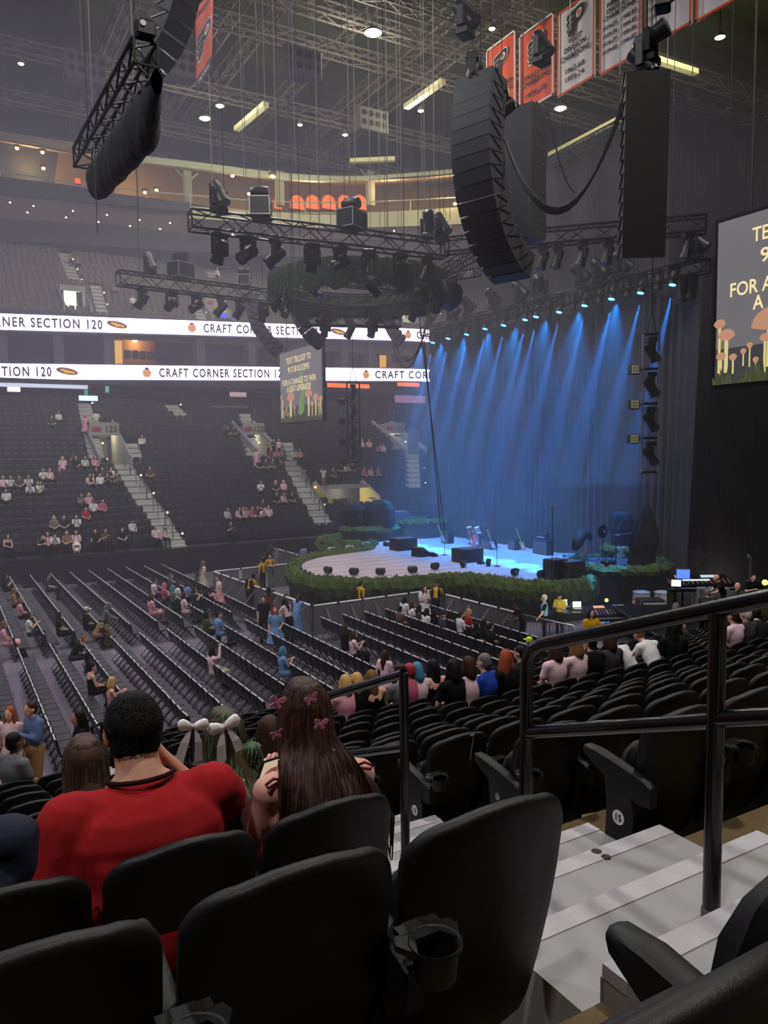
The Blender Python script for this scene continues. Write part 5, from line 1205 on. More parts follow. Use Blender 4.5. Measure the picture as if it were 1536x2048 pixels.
ladder('hanging light ladder with four moving lights over the far stand', 706, 50, 765, 925, 4, False, 25, 1.0)
# ---- hanging cloth bundle on a truss, top left
ta = atz(292, 105, 15.4); tb = atz(166, 318, 15.4); truss('black truss with a cloth bundle slung under it, top left', ta, tb, .5, .55)
rnd = random.Random(9); mb = MB(); rows = []; N = 170
for i in range(N+1):
    u = i/N; c = ta*(1-u)+tb*u+Vector((.20, 0, -.30)); drop = (1.45-.45*u)*min(1, .35+u*5)*min(1, .25+(1-u)*6); ring = []
    for k in range(20):
        a = 2*PI*k/20; fold = .022*math.sin(u*150+5*math.cos(a))+.02*math.sin(u*83+2.5*math.sin(a))+.02*math.sin(u*29+k*.5)
        x = math.sin(a)*(.30+fold)*min(1, .4+u*4)*min(1, .3+(1-u)*5); z = -(drop+fold*.5)*(1-math.cos(a))/2
        ring.append(c+Vector((x, 0, z)))
    rows.append(ring)
mb.grid(rows, close_u=True); tag(mb.build('cloth_bundle', mat('black_sling_cloth', (34, 34, 38), .7, var=.2, bump=.2, bscale=8), smooth=True), 'sagging black cloth bundle with folds slung under the top left truss', 'cloth')
t = thing('chain_motor', 'black chain motor at the upper end of the cloth bundle truss', 'motor', ta+Vector((0, 0, .45))); mb = MB(); mb.bbox((0, 0, 0), (.4, .3, .35), .05); mb.build('motor_body', M_black, t); mb = MB(); mb.lathe([(.06, 0), (.06, .05), (0, .05)], (-.08, -.18, .05), 10, 'y'); mb.build('lamp_dot', mat('white_dot', (220, 220, 220), .4), t)
# ---- video screens
M_scr = emat('screen_grey', (106, 103, 106), .95); M_scrtxt = emat('screen_gold', (248, 226, 170), 1.0); M_cap = emat('screen_cap', (206, 150, 118), .8); M_stem = emat('screen_stem', (222, 206, 140), .9); M_grass = emat('screen_moss', (74, 80, 52), .8); M_glow = emat('screen_green', (120, 150, 84), .8); M_dk = emat('screen_dark', (62, 62, 66), .7)
def screen(lab, y_in, sgn, x, z0, z1, Wd):
    """sgn=-1: right screen reaching from y_in towards -y; +1: left screen reaching towards +y. seen from -x, right = -y"""
    yl = y_in if sgn < 0 else y_in+Wd   # y of the viewer's left edge
    t = thing('video_screen', lab, 'screen', (x, yl, z0)); h = z1-z0
    def quad(u0, u1, v0, v1, dx, m, nm, par=t):
        mb = MB(); mb.add([(dx, -u0*Wd, v0*h), (dx, -u1*Wd, v0*h), (dx, -u1*Wd, v1*h), (dx, -u0*Wd, v1*h)], [(0, 1, 2, 3)]); return mb.build(nm, m, par)
    mb = MB(); mb.box((.12, -Wd/2, h/2), (.2, Wd+.25, h+.25)); mb.build('frame', M_black, t)
    pn = quad(0, 1, 0, 1, -.0, M_scr, 'display')
    quad(0, 1, 0, .22, -.01, M_dk, 'ground', pn)
    for (s, v, wd) in (('TEXT TRILOGY TO', .87, .60), ('917.810.3395', .74, .52), ('FOR A CHANCE TO WIN', .57, .80), ('A SEAT UPGRADE!', .47, .58)):
        vs, fs = txt_mesh(s, 1.0, bold=.012); x0 = min(p[0] for p in vs); x1 = max(p[0] for p in vs); y0 = min(p[1] for p in vs); y1 = max(p[1] for p in vs)
        mb = MB(); mb.add([(-.03, -(.47+((p[0]-x0)/(x1-x0)-.5)*wd)*Wd, (v+((p[1]-y0)/(y1-y0)-.5)*.085)*h) for p in vs], fs); mb.build('lettering', M_scrtxt, pn)
    rnd = random.Random(3)
    mb = MB(); mb.add([(-.012, -u*Wd, v*h) for u, v in ((.44, .12), (.52, .08), (.60, .16), (.57, .3), (.62, .42), (.56, .66), (.53, .82), (.50, .6), (.53, .4), (.48, .28))], [tuple(range(10))]); mb.build('green_plume', M_glow, pn)
    def shroom(u, v0, hh, r):
        mb = MB(); mb.add([(-.02, -(u-r*.12)*Wd, v0*h), (-.02, -(u+r*.12)*Wd, v0*h), (-.02, -(u+r*.11)*Wd, (v0+hh)*h), (-.02, -(u-r*.11)*Wd, (v0+hh)*h)], [(0, 1, 2, 3)]); st = mb.build('stem', M_stem, pn)
        k = 12; mb = MB(); mb.add([(-.025, -(u+r*.5*math.cos(PI*i/k))*Wd, (v0+hh+r*.42*math.sin(PI*i/k)*Wd/h)*h) for i in range(k+1)]+[(-.025, -(u-r*.2)*Wd, (v0+hh-.02)*h), (-.025, -(u+r*.2)*Wd, (v0+hh-.02)*h)], [tuple(range(k+3))]); mb.build('cap', M_cap, pn)
    for q in ((.02, .07, .30, .06), (.055, .07, .22, .085), (.03, .05, .12, .05), (.09, .06, .10, .04), (.14, .10, .09, .03), (.17, .09, .13, .03), (.20, .07, .06, .03), (.27, .08, .24, .19), (.36, .08, .12, .05), (.70, .06, .28, .17), (.78, .05, .16, .08), (.86, .06, .22, .12), (.93, .05, .14, .07), (.97, .06, .2, .09), (.24, .05, .2, .05)): shroom(*q)
    mb = MB()
    for i in range(90):
        u = rnd.random(); hh = rnd.uniform(.05, .14); mb.add([(-.03, -(u-.012)*Wd, 0), (-.03, -(u+.012)*Wd, 0), (-.03, -(u+rnd.uniform(-.02, .02))*Wd, hh*h)], [(0, 1, 2)])
    g = mb.build('grass', M_grass, pn); g['kind'] = 'stuff'
    for f in (.15, .85): mb = MB(); mb.tube([(.12, -Wd*f, h+.1), (.12, -Wd*f, h+8)], .03, 5); mb.build('hanging_wire', M_cable, t)
SX = 22.0; q = atx(1437, 447, SX); q2 = atx(1433, 770, SX); l1 = atx(642, 686, SX); l0 = atx(562, 850, SX)
screen('large video screen cut off by the right edge of the picture', q.y, -1, SX, q2.z, q.z, 7.2)
screen('video screen hanging over the far stand left of the stage', atx(644, 760, SX).y, 1, SX, atx(650, 838, SX).z, atx(640, 685, SX).z, atx(561, 775, SX).y-atx(644, 760, SX).y)
# ---- championship banners
def P_logo(put, cx, cy, s, dark, white, dot, par, edge=None):
    """winged P: four feathers running into a round bowl, with a dot"""
    def poly(pts, m, dx, nm): mb = MB(); mb.add([put(cx+s*a, cy+s*b, dx) for a, b in pts], [tuple(range(len(pts)))]); return mb.build(nm, m, par)
    sh = lambda a, b: (a+.16*b, b+.16*a)
    def ringpts(r): return [sh(.27+r*math.cos(2*PI*i/18), .14+r*math.sin(2*PI*i/18)) for i in range(18)]
    big = [sh(*p) for p in ((-.62, .50), (.3, .54), (.55, .45), (.66, .2), (.60, -.1), (.42, -.26), (.18, -.26), (.10, -.18), (.0, -.66), (-.22, -.74), (-.40, -.68), (-.44, -.56), (-.36, -.50), (-.52, -.42), (-.56, -.28), (-.46, -.18), (-.60, -.08), (-.64, .06), (-.54, .16), (-.66, .26), (-.68, .42))]
    if edge: poly([(a*1.09-.0, b*1.09) for a, b in big], edge, .012, 'logo_edge')
    poly(big, dark, .02, 'winged_letter'); poly(ringpts(.21), white, .028, 'logo_ring'); poly(ringpts(.12), dot, .034, 'logo_dot')
    for k in range(3): poly([sh(a, b) for a, b in ((-.5+.02*k, .20-.27*k), (-.1-.05*k, .24-.27*k), (-.1-.05*k, .21-.27*k), (-.5+.02*k, .16-.27*k))], white, .028, 'feather_line')
M_or = mat('banner_orange', (206, 76, 42), .8, var=.15, scale=.8); M_wh = mat('banner_white', (206, 198, 204), .8, var=.08, scale=.8); M_bk = mat('banner_black', (30, 28, 32), .8)
def banner(lab, corners, base, edge, lines, logo, x=36.0, logo_v=.80, logo_s=.30, name='banner'):
    """corners in pixels: top-left, top-right, bottom-right, bottom-left, on the plane of the hall's end wall"""
    TL, TR, BR, BL = [atx(px, py, x) for px, py in corners]; y0, y1 = (TL.y+BL.y)/2, (TR.y+BR.y)/2; z0 = min(BL.z, BR.z, key=lambda v: v); z0 = (BL.z+BR.z)/2; z1 = max((TL.z+TR.z)/2, z0+5.2)
    W_ = y0-y1; H_ = z1-z0; t = thing(name, lab, 'banner', (x, y0, z0))
    rows = [[(.06*math.sin(i*.9+j*.3), -W_*i/16, H_*j/6) for i in range(17)] for j in range(7)]
    mb = MB(); mb.grid(rows); mb.build('cloth', base, t, True)
    for (a, b, c_, d_) in ((0, .035, 0, 1), (.965, 1, 0, 1), (0, 1, 0, .025), (0, 1, .975, 1)):
        mb = MB(); mb.box((-.09, -W_*(a+b)/2, H_*(c_+d_)/2), (.02, W_*(b-a), H_*(d_-c_))); mb.build('border', edge, t)
    mb = MB(); mb.tube([(0, 0, H_), (0, -W_, H_)], .05, 6); mb.build('pole', M_black, t)
    for q in (.1, .9): mb = MB(); mb.tube([(0, -W_*q, H_), (0, -W_*q, 41.2-z0)], .02, 4); mb.build('hanging_wire', M_cable, t)
    put = lambda u, v, dx: (-.10-dx, -W_*(.5+u), H_*.5+v*W_)
    for (s, v, wd, ht, u) in lines:
        vs, fs = txt_mesh(s, 1.0, bold=.03); x0 = min(p[0] for p in vs); x1 = max(p[0] for p in vs); yy0 = min(p[1] for p in vs); yy1 = max(p[1] for p in vs)
        mb = MB(); mb.add([(-.12, -W_*(u+((p[0]-x0)/(x1-x0)-.5)*wd), H_*(v+((p[1]-yy0)/(yy1-yy0)-.5)*ht)) for p in vs], fs); mb.build('lettering', M_bk if base is not M_or else mat('banner_letter_dark', (52, 36, 40), .8), t)
    if logo: P_logo(lambda u, v, dx: (-.10-dx, -W_*(.5+u), H_*logo_v+v*W_), 0, 0, logo_s*1.2, M_bk, M_wh, M_or, t, M_wh if base is M_or else None)
champ = [('STANLEY CUP', .40, .78, .06, .5), ('CHAMPIONS', .32, .78, .06, .5)]
banner('orange banner mostly hidden by the big curved speaker array', ((974, 122), (1031, 92), (1033, 217), (975, 247)), M_or, M_wh, champ+[('1973-74', .16, .6, .06, .5)], True, logo_v=.72)
banner('orange Stanley Cup champions banner with a winged P', ((1039, 86), (1107, 42), (1110, 197), (1041, 222)), M_or, M_wh, champ+[('1974-75', .17, .6, .065, .5)], True, logo_v=.72)
banner('white West Division champions banner', ((1115, 32), (1190, -8), (1191, 157), (1117, 192)), M_wh, M_or, [('WEST', .58, .36, .065, .5), ('DIVISION', .49, .58, .065, .5), ('CHAMPIONS', .40, .76, .065, .5), ('1967-68', .24, .50, .06, .5), ('1973-74', .14, .50, .06, .5)], True, logo_v=.80)
banner('white Patrick Division champions banner with two columns of years', ((1199, -40), (1283, -80), (1283, 112), (1203, 146)), M_wh, M_or, [('PATRICK', .70, .60, .05, .5), ('DIVISION', .635, .62, .05, .5), ('CHAMPIONS', .57, .78, .05, .5)]+[(s, .47-.085*i, .36, .045, .28) for i, s in enumerate(('1974-75', '1975-76', '1976-77', '1979-80'))]+[(s, .47-.085*i, .36, .045, .74) for i, s in enumerate(('1982-83', '1984-85', '1985-86', '1986-87'))], True, logo_v=.86)
banner('white champions banner behind the hanging lights at the top right', ((1292, -90), (1385, -140), (1386, 54), (1293, 92)), M_wh, M_or, [('CHAMPIONS', .60, .78, .05, .45)]+[(s, .47-.09*i, .36, .045, .28) for i, s in enumerate(('1994-95', '1995-96', '1999-00'))]+[(s, .54-.09*i, .36, .045, .78) for i, s in enumerate(('2001-02', '2003-04', '2010-11'))], True, logo_v=.86)
banner('white banner corner at the top right edge', ((1394, -150), (1500, -200), (1500, -12), (1395, 42)), M_wh, M_or, [('1996-97', .20, .40, .04, .6)], False)
# hanging orange banner on the left with its own twist
t = thing('banner', 'narrow orange banner with a winged P and a black foot, hanging at the top left', 'banner', atd(407, 190, 30)); A = atd(391, 20, 30)-t.location; Bq = atd(427, -25, 30.9)-t.location; C_ = atd(423, 138, 30.9)-t.location; D_ = atd(393, 188, 30)-t.location
def lp(u, v, dx=0): return (A*(1-u)+Bq*u)*v+(D_*(1-u)+C_*u)*(1-v)-Vector((.5, .86, 0))*dx
for (v0, v1, m, nm) in ((.17, 1, M_or, 'cloth'), (0, .17, M_bk, 'foot_cloth')):
    mb = MB(); mb.grid([[lp(u/6, v, .02*math.sin(u*1.6)) for u in range(7)] for v in (v0, (v0+v1)/2, v1)]); mb.build(nm, m, t)
P_logo(lambda u, v, dx: lp(.48+u*.68, .52+v*.27, .06+dx), 0, 0, .95, M_bk, M_wh, M_or, t, M_wh)
for (s, v, m) in (('SNIDER', .88, mat('banner_letter_dark', (52, 36, 40), .8)), ('1967-2016', .085, M_wh)):
    vs, fs = txt_mesh(s, 1.0, bold=.02); x0 = min(p[0] for p in vs); x1 = max(p[0] for p in vs); yy0 = min(p[1] for p in vs); yy1 = max(p[1] for p in vs)
    mb = MB(); mb.add([lp(.15+.7*(p[0]-x0)/(x1-x0), v+.06*((p[1]-yy0)/(yy1-yy0)-.5), .08) for p in vs], fs); mb.build('lettering', m, t)
# ---- cables
def sag(px0, py0, d0, px1, py1, d1, drop, lab, r=.03, n=14, grp='hanging black cables'):
    a = atd(px0, py0, d0); b = atd(px1, py1, d1); mb = MB(); mb.tube([a*(1-u)+b*u-Vector((0, 0, drop*4*u*(1-u))) for u in [i/n for i in range(n+1)]], r, 5); tag(mb.build('cable', M_cable), lab, 'cable', grp)
for i in range(4): sag(1000+3*i, 250+8*i, 24, 1245, 200+6*i, 21.3, 2.9-.16*i, 'sagging black cable slung between the speaker arrays')
sag(1095, 215, 25, 1150, 385, 25, .5, 'black cable hanging beside the subwoofer array'); sag(785, 690, 46, 850, 660, 38, 1.6, 'looped cable hanging below the moss ring', .04); sag(790, 688, 46, 852, 655, 38, 1.3, 'looped cable hanging below the moss ring', .04)
sag(835, 600, 36, 889, 1062, 40, 0, 'long straight cable hanging at the left edge of the curtain', .025); sag(848, 680, 36, 882, 1062, 40, 0, 'second straight cable hanging at the left edge of the curtain', .025)
ZRF = 37.0
wires = [(478, 0, 150), (556, 0, 470), (562, 60, 520), (640, 0, 470), (638, 200, 520), (690, 0, 470), (760, 0, 455), (776, 60, 470), (803, 0, 480), (808, 90, 500), (845, 0, 480), (869, 0, 500), (913, 0, 200), (165, 0, 135), (262, 0, 100), (520, 380, 470), (600, 380, 500), (622, 380, 510), (713, 380, 520), (742, 380, 520), (797, 400, 530), (850, 330, 520), (880, 380, 520), (425, 190, 400), (195, 410, 470), (278, 320, 460), (1240, 0, 150), (1140, 0, 60), (1384, 20, 200), (1305, 180, 550), (662, 340, 480), (590, 100, 330), (900, 250, 440), (1462, 0, 230), (1335, 0, 130), (530, 0, 220), (700, 100, 440), (585, 380, 500), (830, 0, 330), (488, 60, 380)]
for px, py0, py1 in wires:
    d_ = random.uniform(30, 36) if px > 300 else 20
    if 1100 < px: d_ = 24
    a = atd(px, py1, d_); b = Vector((a.x, a.y, ZRF-.2))
    mb = MB(); mb.tube([a, b], .014, 4); tag(mb.build('rigging_wire', M_wire if random.random() < .5 else M_cable), 'thin vertical rigging wire hanging from the roof', 'wire', 'rigging wires')
# ---- roof steel: trusses with the hall and across it
def roof_beam(lab, a, b, s=.9, m=None, grp=None):
    t = truss(lab, a, b, s, 1.6, 'roof_truss', .075, m or M_steel); 
    if grp: t['group'] = grp
for i, (px, py) in enumerate(((0, 87), (512, 58), (620, 12), (760, -70), (512, -90), (300, 250))):
    p = atz(px, py, ZRF); roof_beam('grey lattice roof truss running along the hall', (-20, p.y, ZRF), (66, p.y, ZRF), .9, grp='roof trusses along the hall')
for i, (px, py) in enumerate(((552, 10), (748, 0), (938, 0), (1090, -40), (380, 150), (250, 20))):
    p = atz(px, py, ZRF+.9); roof_beam('grey lattice roof truss crossing the hall', (p.x, 8, ZRF+.9), (p.x, 84, ZRF+.9), .9, grp='roof trusses across the hall')
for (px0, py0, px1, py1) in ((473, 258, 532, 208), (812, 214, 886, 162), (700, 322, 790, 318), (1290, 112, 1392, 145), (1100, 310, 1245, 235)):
    a = atz(px0, py0, 34.5); b = atz(px1, py1, 34.5); mb = MB(); d = b-a; mb.box((0, 0, 0), (d.length, .5, .35), (0, 0, math.atan2(d.y, d.x))); tag(mb.build('lit_beam', mat('lit_steel_tint', (196, 190, 150), .7), loc=(a+b)/2), 'pale lit roof beam', 'beam', 'pale lit roof beams')  # light on the steel flanges is put into the pale beam colour
for (px, py, d_) in ((350, 130, 50), (170, 140, 50), (742, 245, 62), (205, 190, 55), (600, 130, 50)):
    p = atd(px, py, d_); t = thing('roof_speaker_box', 'dark box hanging under the roof steel', 'box', p, group='roof boxes'); mb = MB(); mb.bbox((0, 0, 0), (2.6, 1.2, 1.8), .08); mb.build('cabinet', mat('roof_box', (70, 66, 64), .8), t)
    for i in range(4):
        for j in range(2): mb = MB(); mb.lathe([(.24, 0), (.2, .06), (0, .07)], (-.95+i*.63, -.62, .4-.7*j), 10, 'y'); mb.build('cone', M_black, t)
# ---- roof lamps in view (fixtures with their light)
def roof_lamp(px, py, z, r, power, col, lab, e=30):
    p = atz(px, py, z); t = thing('roof_lamp', lab, 'lamp', p, (0, 0, 0))
    mb = MB(); mb.lathe([(r*.5, .35), (r*1.1, .10), (r*1.1, 0), (r*.98, 0), (r*.45, .3)], n=14, cap=False); mb.build('shade', M_steel, t, 40)
    mb = MB(); mb.ell((0, 0, .02), (r*.8, r*.8, r*.45)); mb.build('bulb', emat('lamp_%d' % int(e), (255, 250, 205), e), t, True)
    mb = MB(); mb.bar((0, 0, .3), (0, 0, ZRF-z), .03); mb.build('stem', M_black, t)
    if power: light('POINT', 'roof_lamp_light', p+Vector((0, 0, -.6)), power, col, .4)
YG = (1, .97, .72)
roof_lamp(746, 66, 35.5, .55, 2600, YG, 'large brilliant roof lamp near the top centre', 60); roof_lamp(410, 237, 33, .40, 2600, YG, 'bright roof lamp right of the cloth bundle', 50); roof_lamp(440, 212, 33.5, .32, 0, YG, 'smaller lamp just above the bright one by the cloth bundle', 40)
roof_lamp(1121, 217, 33, .42, 2200, YG, 'bright roof lamp under the white banner', 50); roof_lamp(600, 250, 34, .22, 0, YG, 'small warm lamp in the roof left of centre', 20); roof_lamp(842, 222, 34, .24, 1200, YG, 'small warm lamp in the roof right of centre', 20)
roof_lamp(984, 58, 35, .24, 0, YG, 'small lamp beside the banners', 20); roof_lamp(42, 128, 34, .22, 0, YG, 'small lamp at the far left of the roof', 14); roof_lamp(690, 270, 34, .24, 600, YG, 'lamp cluster over the mezzanine arches', 16); roof_lamp(1440, 75, 34, .3, 2600, (1, 1, .62), 'green tinged lamp at the upper right', 8)
# ---- mezzanine details
def mez(px, py, y): return atd(px, py, y)
for (px, py) in ((87, 337), (239, 359), (313, 381), (34, 297), (545, 352), (290, 385), (498, 388), (465, 352), (910, 408), (85, 305)):
    p = atd(px, py, 76.5); t = thing('mezzanine_lamp', 'small warm downlight on the upper mezzanine', 'lamp', p, group='mezzanine lamps'); mb = MB(); mb.ell((0, 0, 0), (.17, .17, .13)); mb.build('bulb', emat('mez_bulb', (255, 205, 120), 12), t, True); mb = MB(); mb.lathe([(.34, .1), (.34, .3), (.1, .34)], n=10); mb.build('can', M_steel, t)
for px in (60, 240, 480, 620, 780, 900): light('POINT', 'mezzanine_glow', atd(px, (330 if px < 150 else 355 if px < 300 else 385), 78.5), 420, (1, .76, .40), .4)
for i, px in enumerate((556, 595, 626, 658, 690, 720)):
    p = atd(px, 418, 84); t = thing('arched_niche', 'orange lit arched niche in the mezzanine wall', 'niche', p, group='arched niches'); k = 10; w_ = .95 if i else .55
    mb = MB(); mb.add([(-w_, 0, 0), (w_, 0, 0)]+[(w_*math.cos(PI*j/k), 0, .6+1.0*math.sin(PI*j/k)) for j in range(k+1)], [tuple(range(k+3))]); mb.build('glowing_back', emat('niche_light', (255, 120, 40), 1.0), t)  # lamp light in the niche is put into a glowing back face
    mb = MB(); mb.tube([(w_, 0, 0)]+[(w_*math.cos(PI*j/k), 0, .6+1.0*math.sin(PI*j/k)) for j in range(k+1)]+[(-w_, 0, 0)], .12, 5); mb.build('arch_frame', mat('arch_wood', (120, 60, 36), .7), t)
glow_panel('mezzanine_screen', 838, 895, 362, 402, 86, (110, 170, 165), .8, 'pale cyan video wall on the upper mezzanine', 'screen'); glow_panel('exit_sign', 150, 160, 358, 366, 71, (255, 50, 30), 2.0, 'small red exit sign beside the cloth bundle', 'sign')
for (px, d_) in ((376, 76), (741, 79), (560, 78)):
    a = atd(px, 412, d_); b = atd(px, 345, d_); t = thing('mezzanine_column', 'pale column with branched top on the upper mezzanine', 'column', a, group='mezzanine columns'); mb = MB(); mb.box((0, 0, (b.z-a.z)/2), (.75, .6, b.z-a.z)); mb.build('shaft', mat('column_pale', (150, 150, 130), .8), t)
    mb = MB()
    for s in (-1, 1): mb.tube([(0, 0, (b.z-a.z)*.7), (s*1.1, 0, b.z-a.z)], .10, 5)
    mb.build('branch', mat('column_pale', (150, 150, 130), .8), t)
rp = [atd(px, py, d_) for px, py, d_ in ((-200, 300, 71.5), (0, 342, 72), (200, 372, 73), (380, 390, 74.3), (530, 402, 76), (700, 405, 77.6), (920, 395, 79))]
t = thing('mezzanine_railing', 'thin pale railing along the upper mezzanine', 'railing', rp[0]); mb = MB(); mb.tube([p-rp[0] for p in crom(rp, 5)], .06, 5); mb.build('top_rail', mat('pale_rail', (190, 186, 170), .5), t)
for p in crom(rp, 4)[::2]: mb = MB(); mb.bar(p-rp[0], p-rp[0]-Vector((0, 0, 1.2)), .05); mb.build('post', mat('pale_rail', (190, 186, 170), .5), t)
for (px, py) in ((55, 425), (67, 412), (132, 435), (146, 422), (197, 444), (214, 430), (260, 452), (279, 440), (320, 458), (340, 446), (405, 466), (465, 469), (20, 405), (788, 462)):
    p = atd(px, py, 72.6); t = thing('soffit_downlight', 'tiny downlight in the pinkish soffit', 'lamp', p, group='soffit downlights'); mb = MB(); mb.ell((0, 0, 0), (.085, .06, .07), n=8, m=5); mb.build('bulb', emat('soffit_bulb', (255, 240, 200), 7), t); mb = MB(); mb.lathe([(.2, .06), (.2, .12), (0, .13)], n=8); mb.build('rim', M_steel, t)
# ================================================================ people
_tmp = bpy.data.scenes.new('sculpt'); 
def sculpt(mb, name, mats, voxel=.02, smooth=5, target=1200, fac=.5):
    me = mb.mesh(name, mats, False, recalc=True); o = bpy.data.objects.new('sc', me); _tmp.collection.objects.link(o)
    m = o.modifiers.new('r', 'REMESH'); m.mode = 'VOXEL'; m.voxel_size = voxel
    m = o.modifiers.new('s', 'SMOOTH'); m.iterations = smooth; m.factor = fac
    vl = _tmp.view_layers[0]; vl.update(); dg = vl.depsgraph; n = len(o.evaluated_get(dg).data.polygons)*2
    if n > target: m = o.modifiers.new('d', 'DECIMATE'); m.ratio = target/n; vl.update()
    r = bpy.data.meshes.new_from_object(o.evaluated_get(dg)); r.name = name
    bpy.data.objects.remove(o); bpy.data.meshes.remove(me)
    r.materials.clear()
    for q in (mats if isinstance(mats, (list, tuple)) else [mats]): r.materials.append(q)
    r.polygons.foreach_set('use_smooth', [True]*len(r.polygons)); return r
V = Vector
def mirror(d): return d
def pose(name):
    J = dict(pel=V((0, 0, .95)), chest=V((0, 0, 1.27)), neck=V((0, -.01, 1.45)), head=V((0, .02, 1.60)), yaw=0)
    hip = lambda s: V((s*.09, 0, .93)); J['hip'] = {s: hip(s) for s in (-1, 1)}
    J['knee'] = {s: V((s*.10, .02, .50)) for s in (-1, 1)}; J['ank'] = {s: V((s*.10, -.02, .08)) for s in (-1, 1)}; J['toe'] = {s: V((s*.12, .13, .04)) for s in (-1, 1)}
    J['sh'] = {s: V((s*.175, -.01, 1.39)) for s in (-1, 1)}; J['elb'] = {s: V((s*.225, -.03, 1.11)) for s in (-1, 1)}; J['hand'] = {s: V((s*.22, .08, .87)) for s in (-1, 1)}
    if name.startswith('sit'):
        J.update(pel=V((0, 0, .55)), chest=V((0, -.03, .86)), neck=V((0, -.01, 1.05)), head=V((0, .03, 1.20)))
        J['hip'] = {s: V((s*.09, .02, .53)) for s in (-1, 1)}; J['knee'] = {s: V((s*.11, .44, .53)) for s in (-1, 1)}; J['ank'] = {s: V((s*.11, .42, .09)) for s in (-1, 1)}; J['toe'] = {s: V((s*.12, .57, .05)) for s in (-1, 1)}
        J['sh'] = {s: V((s*.175, -.02, .99)) for s in (-1, 1)}; J['elb'] = {s: V((s*.235, .04, .73)) for s in (-1, 1)}; J['hand'] = {s: V((s*.07, .26, .66)) for s in (-1, 1)}
        if name == 'sit_phone': J['elb'] = {s: V((s*.22, .10, .76)) for s in (-1, 1)}; J['hand'] = {s: V((s*.05, .28, .92)) for s in (-1, 1)}
        if name == 'sit_lean':
            for k in ('chest', 'neck', 'head'): J[k] = J[k]+V((0, (J[k].z-.55)*.55, -(J[k].z-.55)*.18))
            J['sh'] = {s: V((s*.175, .20, .92)) for s in (-1, 1)}; J['elb'] = {s: V((s*.22, .34, .68)) for s in (-1, 1)}; J['hand'] = {s: V((s*.06, .50, .72)) for s in (-1, 1)}
        if name == 'sit_wave': J['elb'][1] = V((.32, .05, 1.05)); J['hand'][1] = V((.22, .12, 1.32))
        if name == 'sit_turn': J['head'] = J['head']+V((.02, 0, 0)); J['yaw'] = .8; J['hand'][1] = V((.30, .18, .70))
    if name == 'stand_phone': J['elb'] = {s: V((s*.23, .06, 1.14)) for s in (-1, 1)}; J['hand'] = {s: V((s*.05, .26, 1.24)) for s in (-1, 1)}; J['head'] = J['head']+V((0, .03, -.02))
    if name == 'stand_cross': J['elb'] = {s: V((s*.235, .05, 1.12)) for s in (-1, 1)}; J['hand'] = {s: V((-s*.08, .17, 1.13)) for s in (-1, 1)}
    if name == 'stand_up': J['elb'] = {s: V((s*.30, .05, 1.48)) for s in (-1, 1)}; J['hand'] = {s: V((s*.12, .06, 1.66)) for s in (-1, 1)}
    if name == 'stand_lean':
        for k in ('chest', 'neck', 'head'): J[k] = J[k]+V((0, (J[k].z-.95)*.38, -(J[k].z-.95)*.10))
        J['sh'] = {s: V((s*.175, .15, 1.34)) for s in (-1, 1)}; J['elb'] = {s: V((s*.25, .30, 1.12)) for s in (-1, 1)}; J['hand'] = {s: V((s*.12, .46, 1.06)) for s in (-1, 1)}
    if name == 'stand_reach': J['elb'] = {1: V((.24, .02, 1.10)), -1: V((-.36, .10, 1.14))}; J['hand'] = {1: V((.24, .10, .88)), -1: V((-.56, .24, 1.02))}
    if name == 'walk':
        J['knee'] = {-1: V((-.10, .14, .50)), 1: V((.10, -.02, .49))}; J['ank'] = {-1: V((-.10, .20, .08)), 1: V((.10, -.26, .13))}; J['toe'] = {-1: V((-.11, .35, .05)), 1: V((.11, -.13, .05))}
        J['elb'] = {-1: V((-.23, -.10, 1.12)), 1: V((.23, .04, 1.12))}; J['hand'] = {-1: V((-.22, -.05, .88)), 1: V((.2, .22, 1.0))}
    if name == 'stand_bag': J['elb'][-1] = V((-.24, .02, 1.12)); J['hand'][-1] = V((-.16, .2, 1.05))
    return J
def head_mb(mb, c, yaw=0.0, s=1.0, face=True):
    R = Matrix.Rotation(-yaw, 3, 'Z'); P = lambda x, y, z: c+R @ (V((x, y, z))*s)
    mb.ell(P(0, -.008, .03), (.077*s, .095*s, .095*s), R, 12, 9); mb.ell(P(0, .028, -.045), (.058*s, .062*s, .068*s), R, 10, 7); mb.ell(P(0, .060, -.085), (.026*s, .022*s, .022*s), R, 8, 6)
    mb.caps(P(0, .083, .012), P(0, .104, -.022), .012*s, .017*s, 7)
    for q in (-1, 1): mb.ell(P(q*.079, -.012, -.005), (.012*s, .026*s, .036*s), R, 8, 6)
    mb.ell(P(0, .075, -.060), (.024*s, .018*s, .012*s), R, 8, 5)
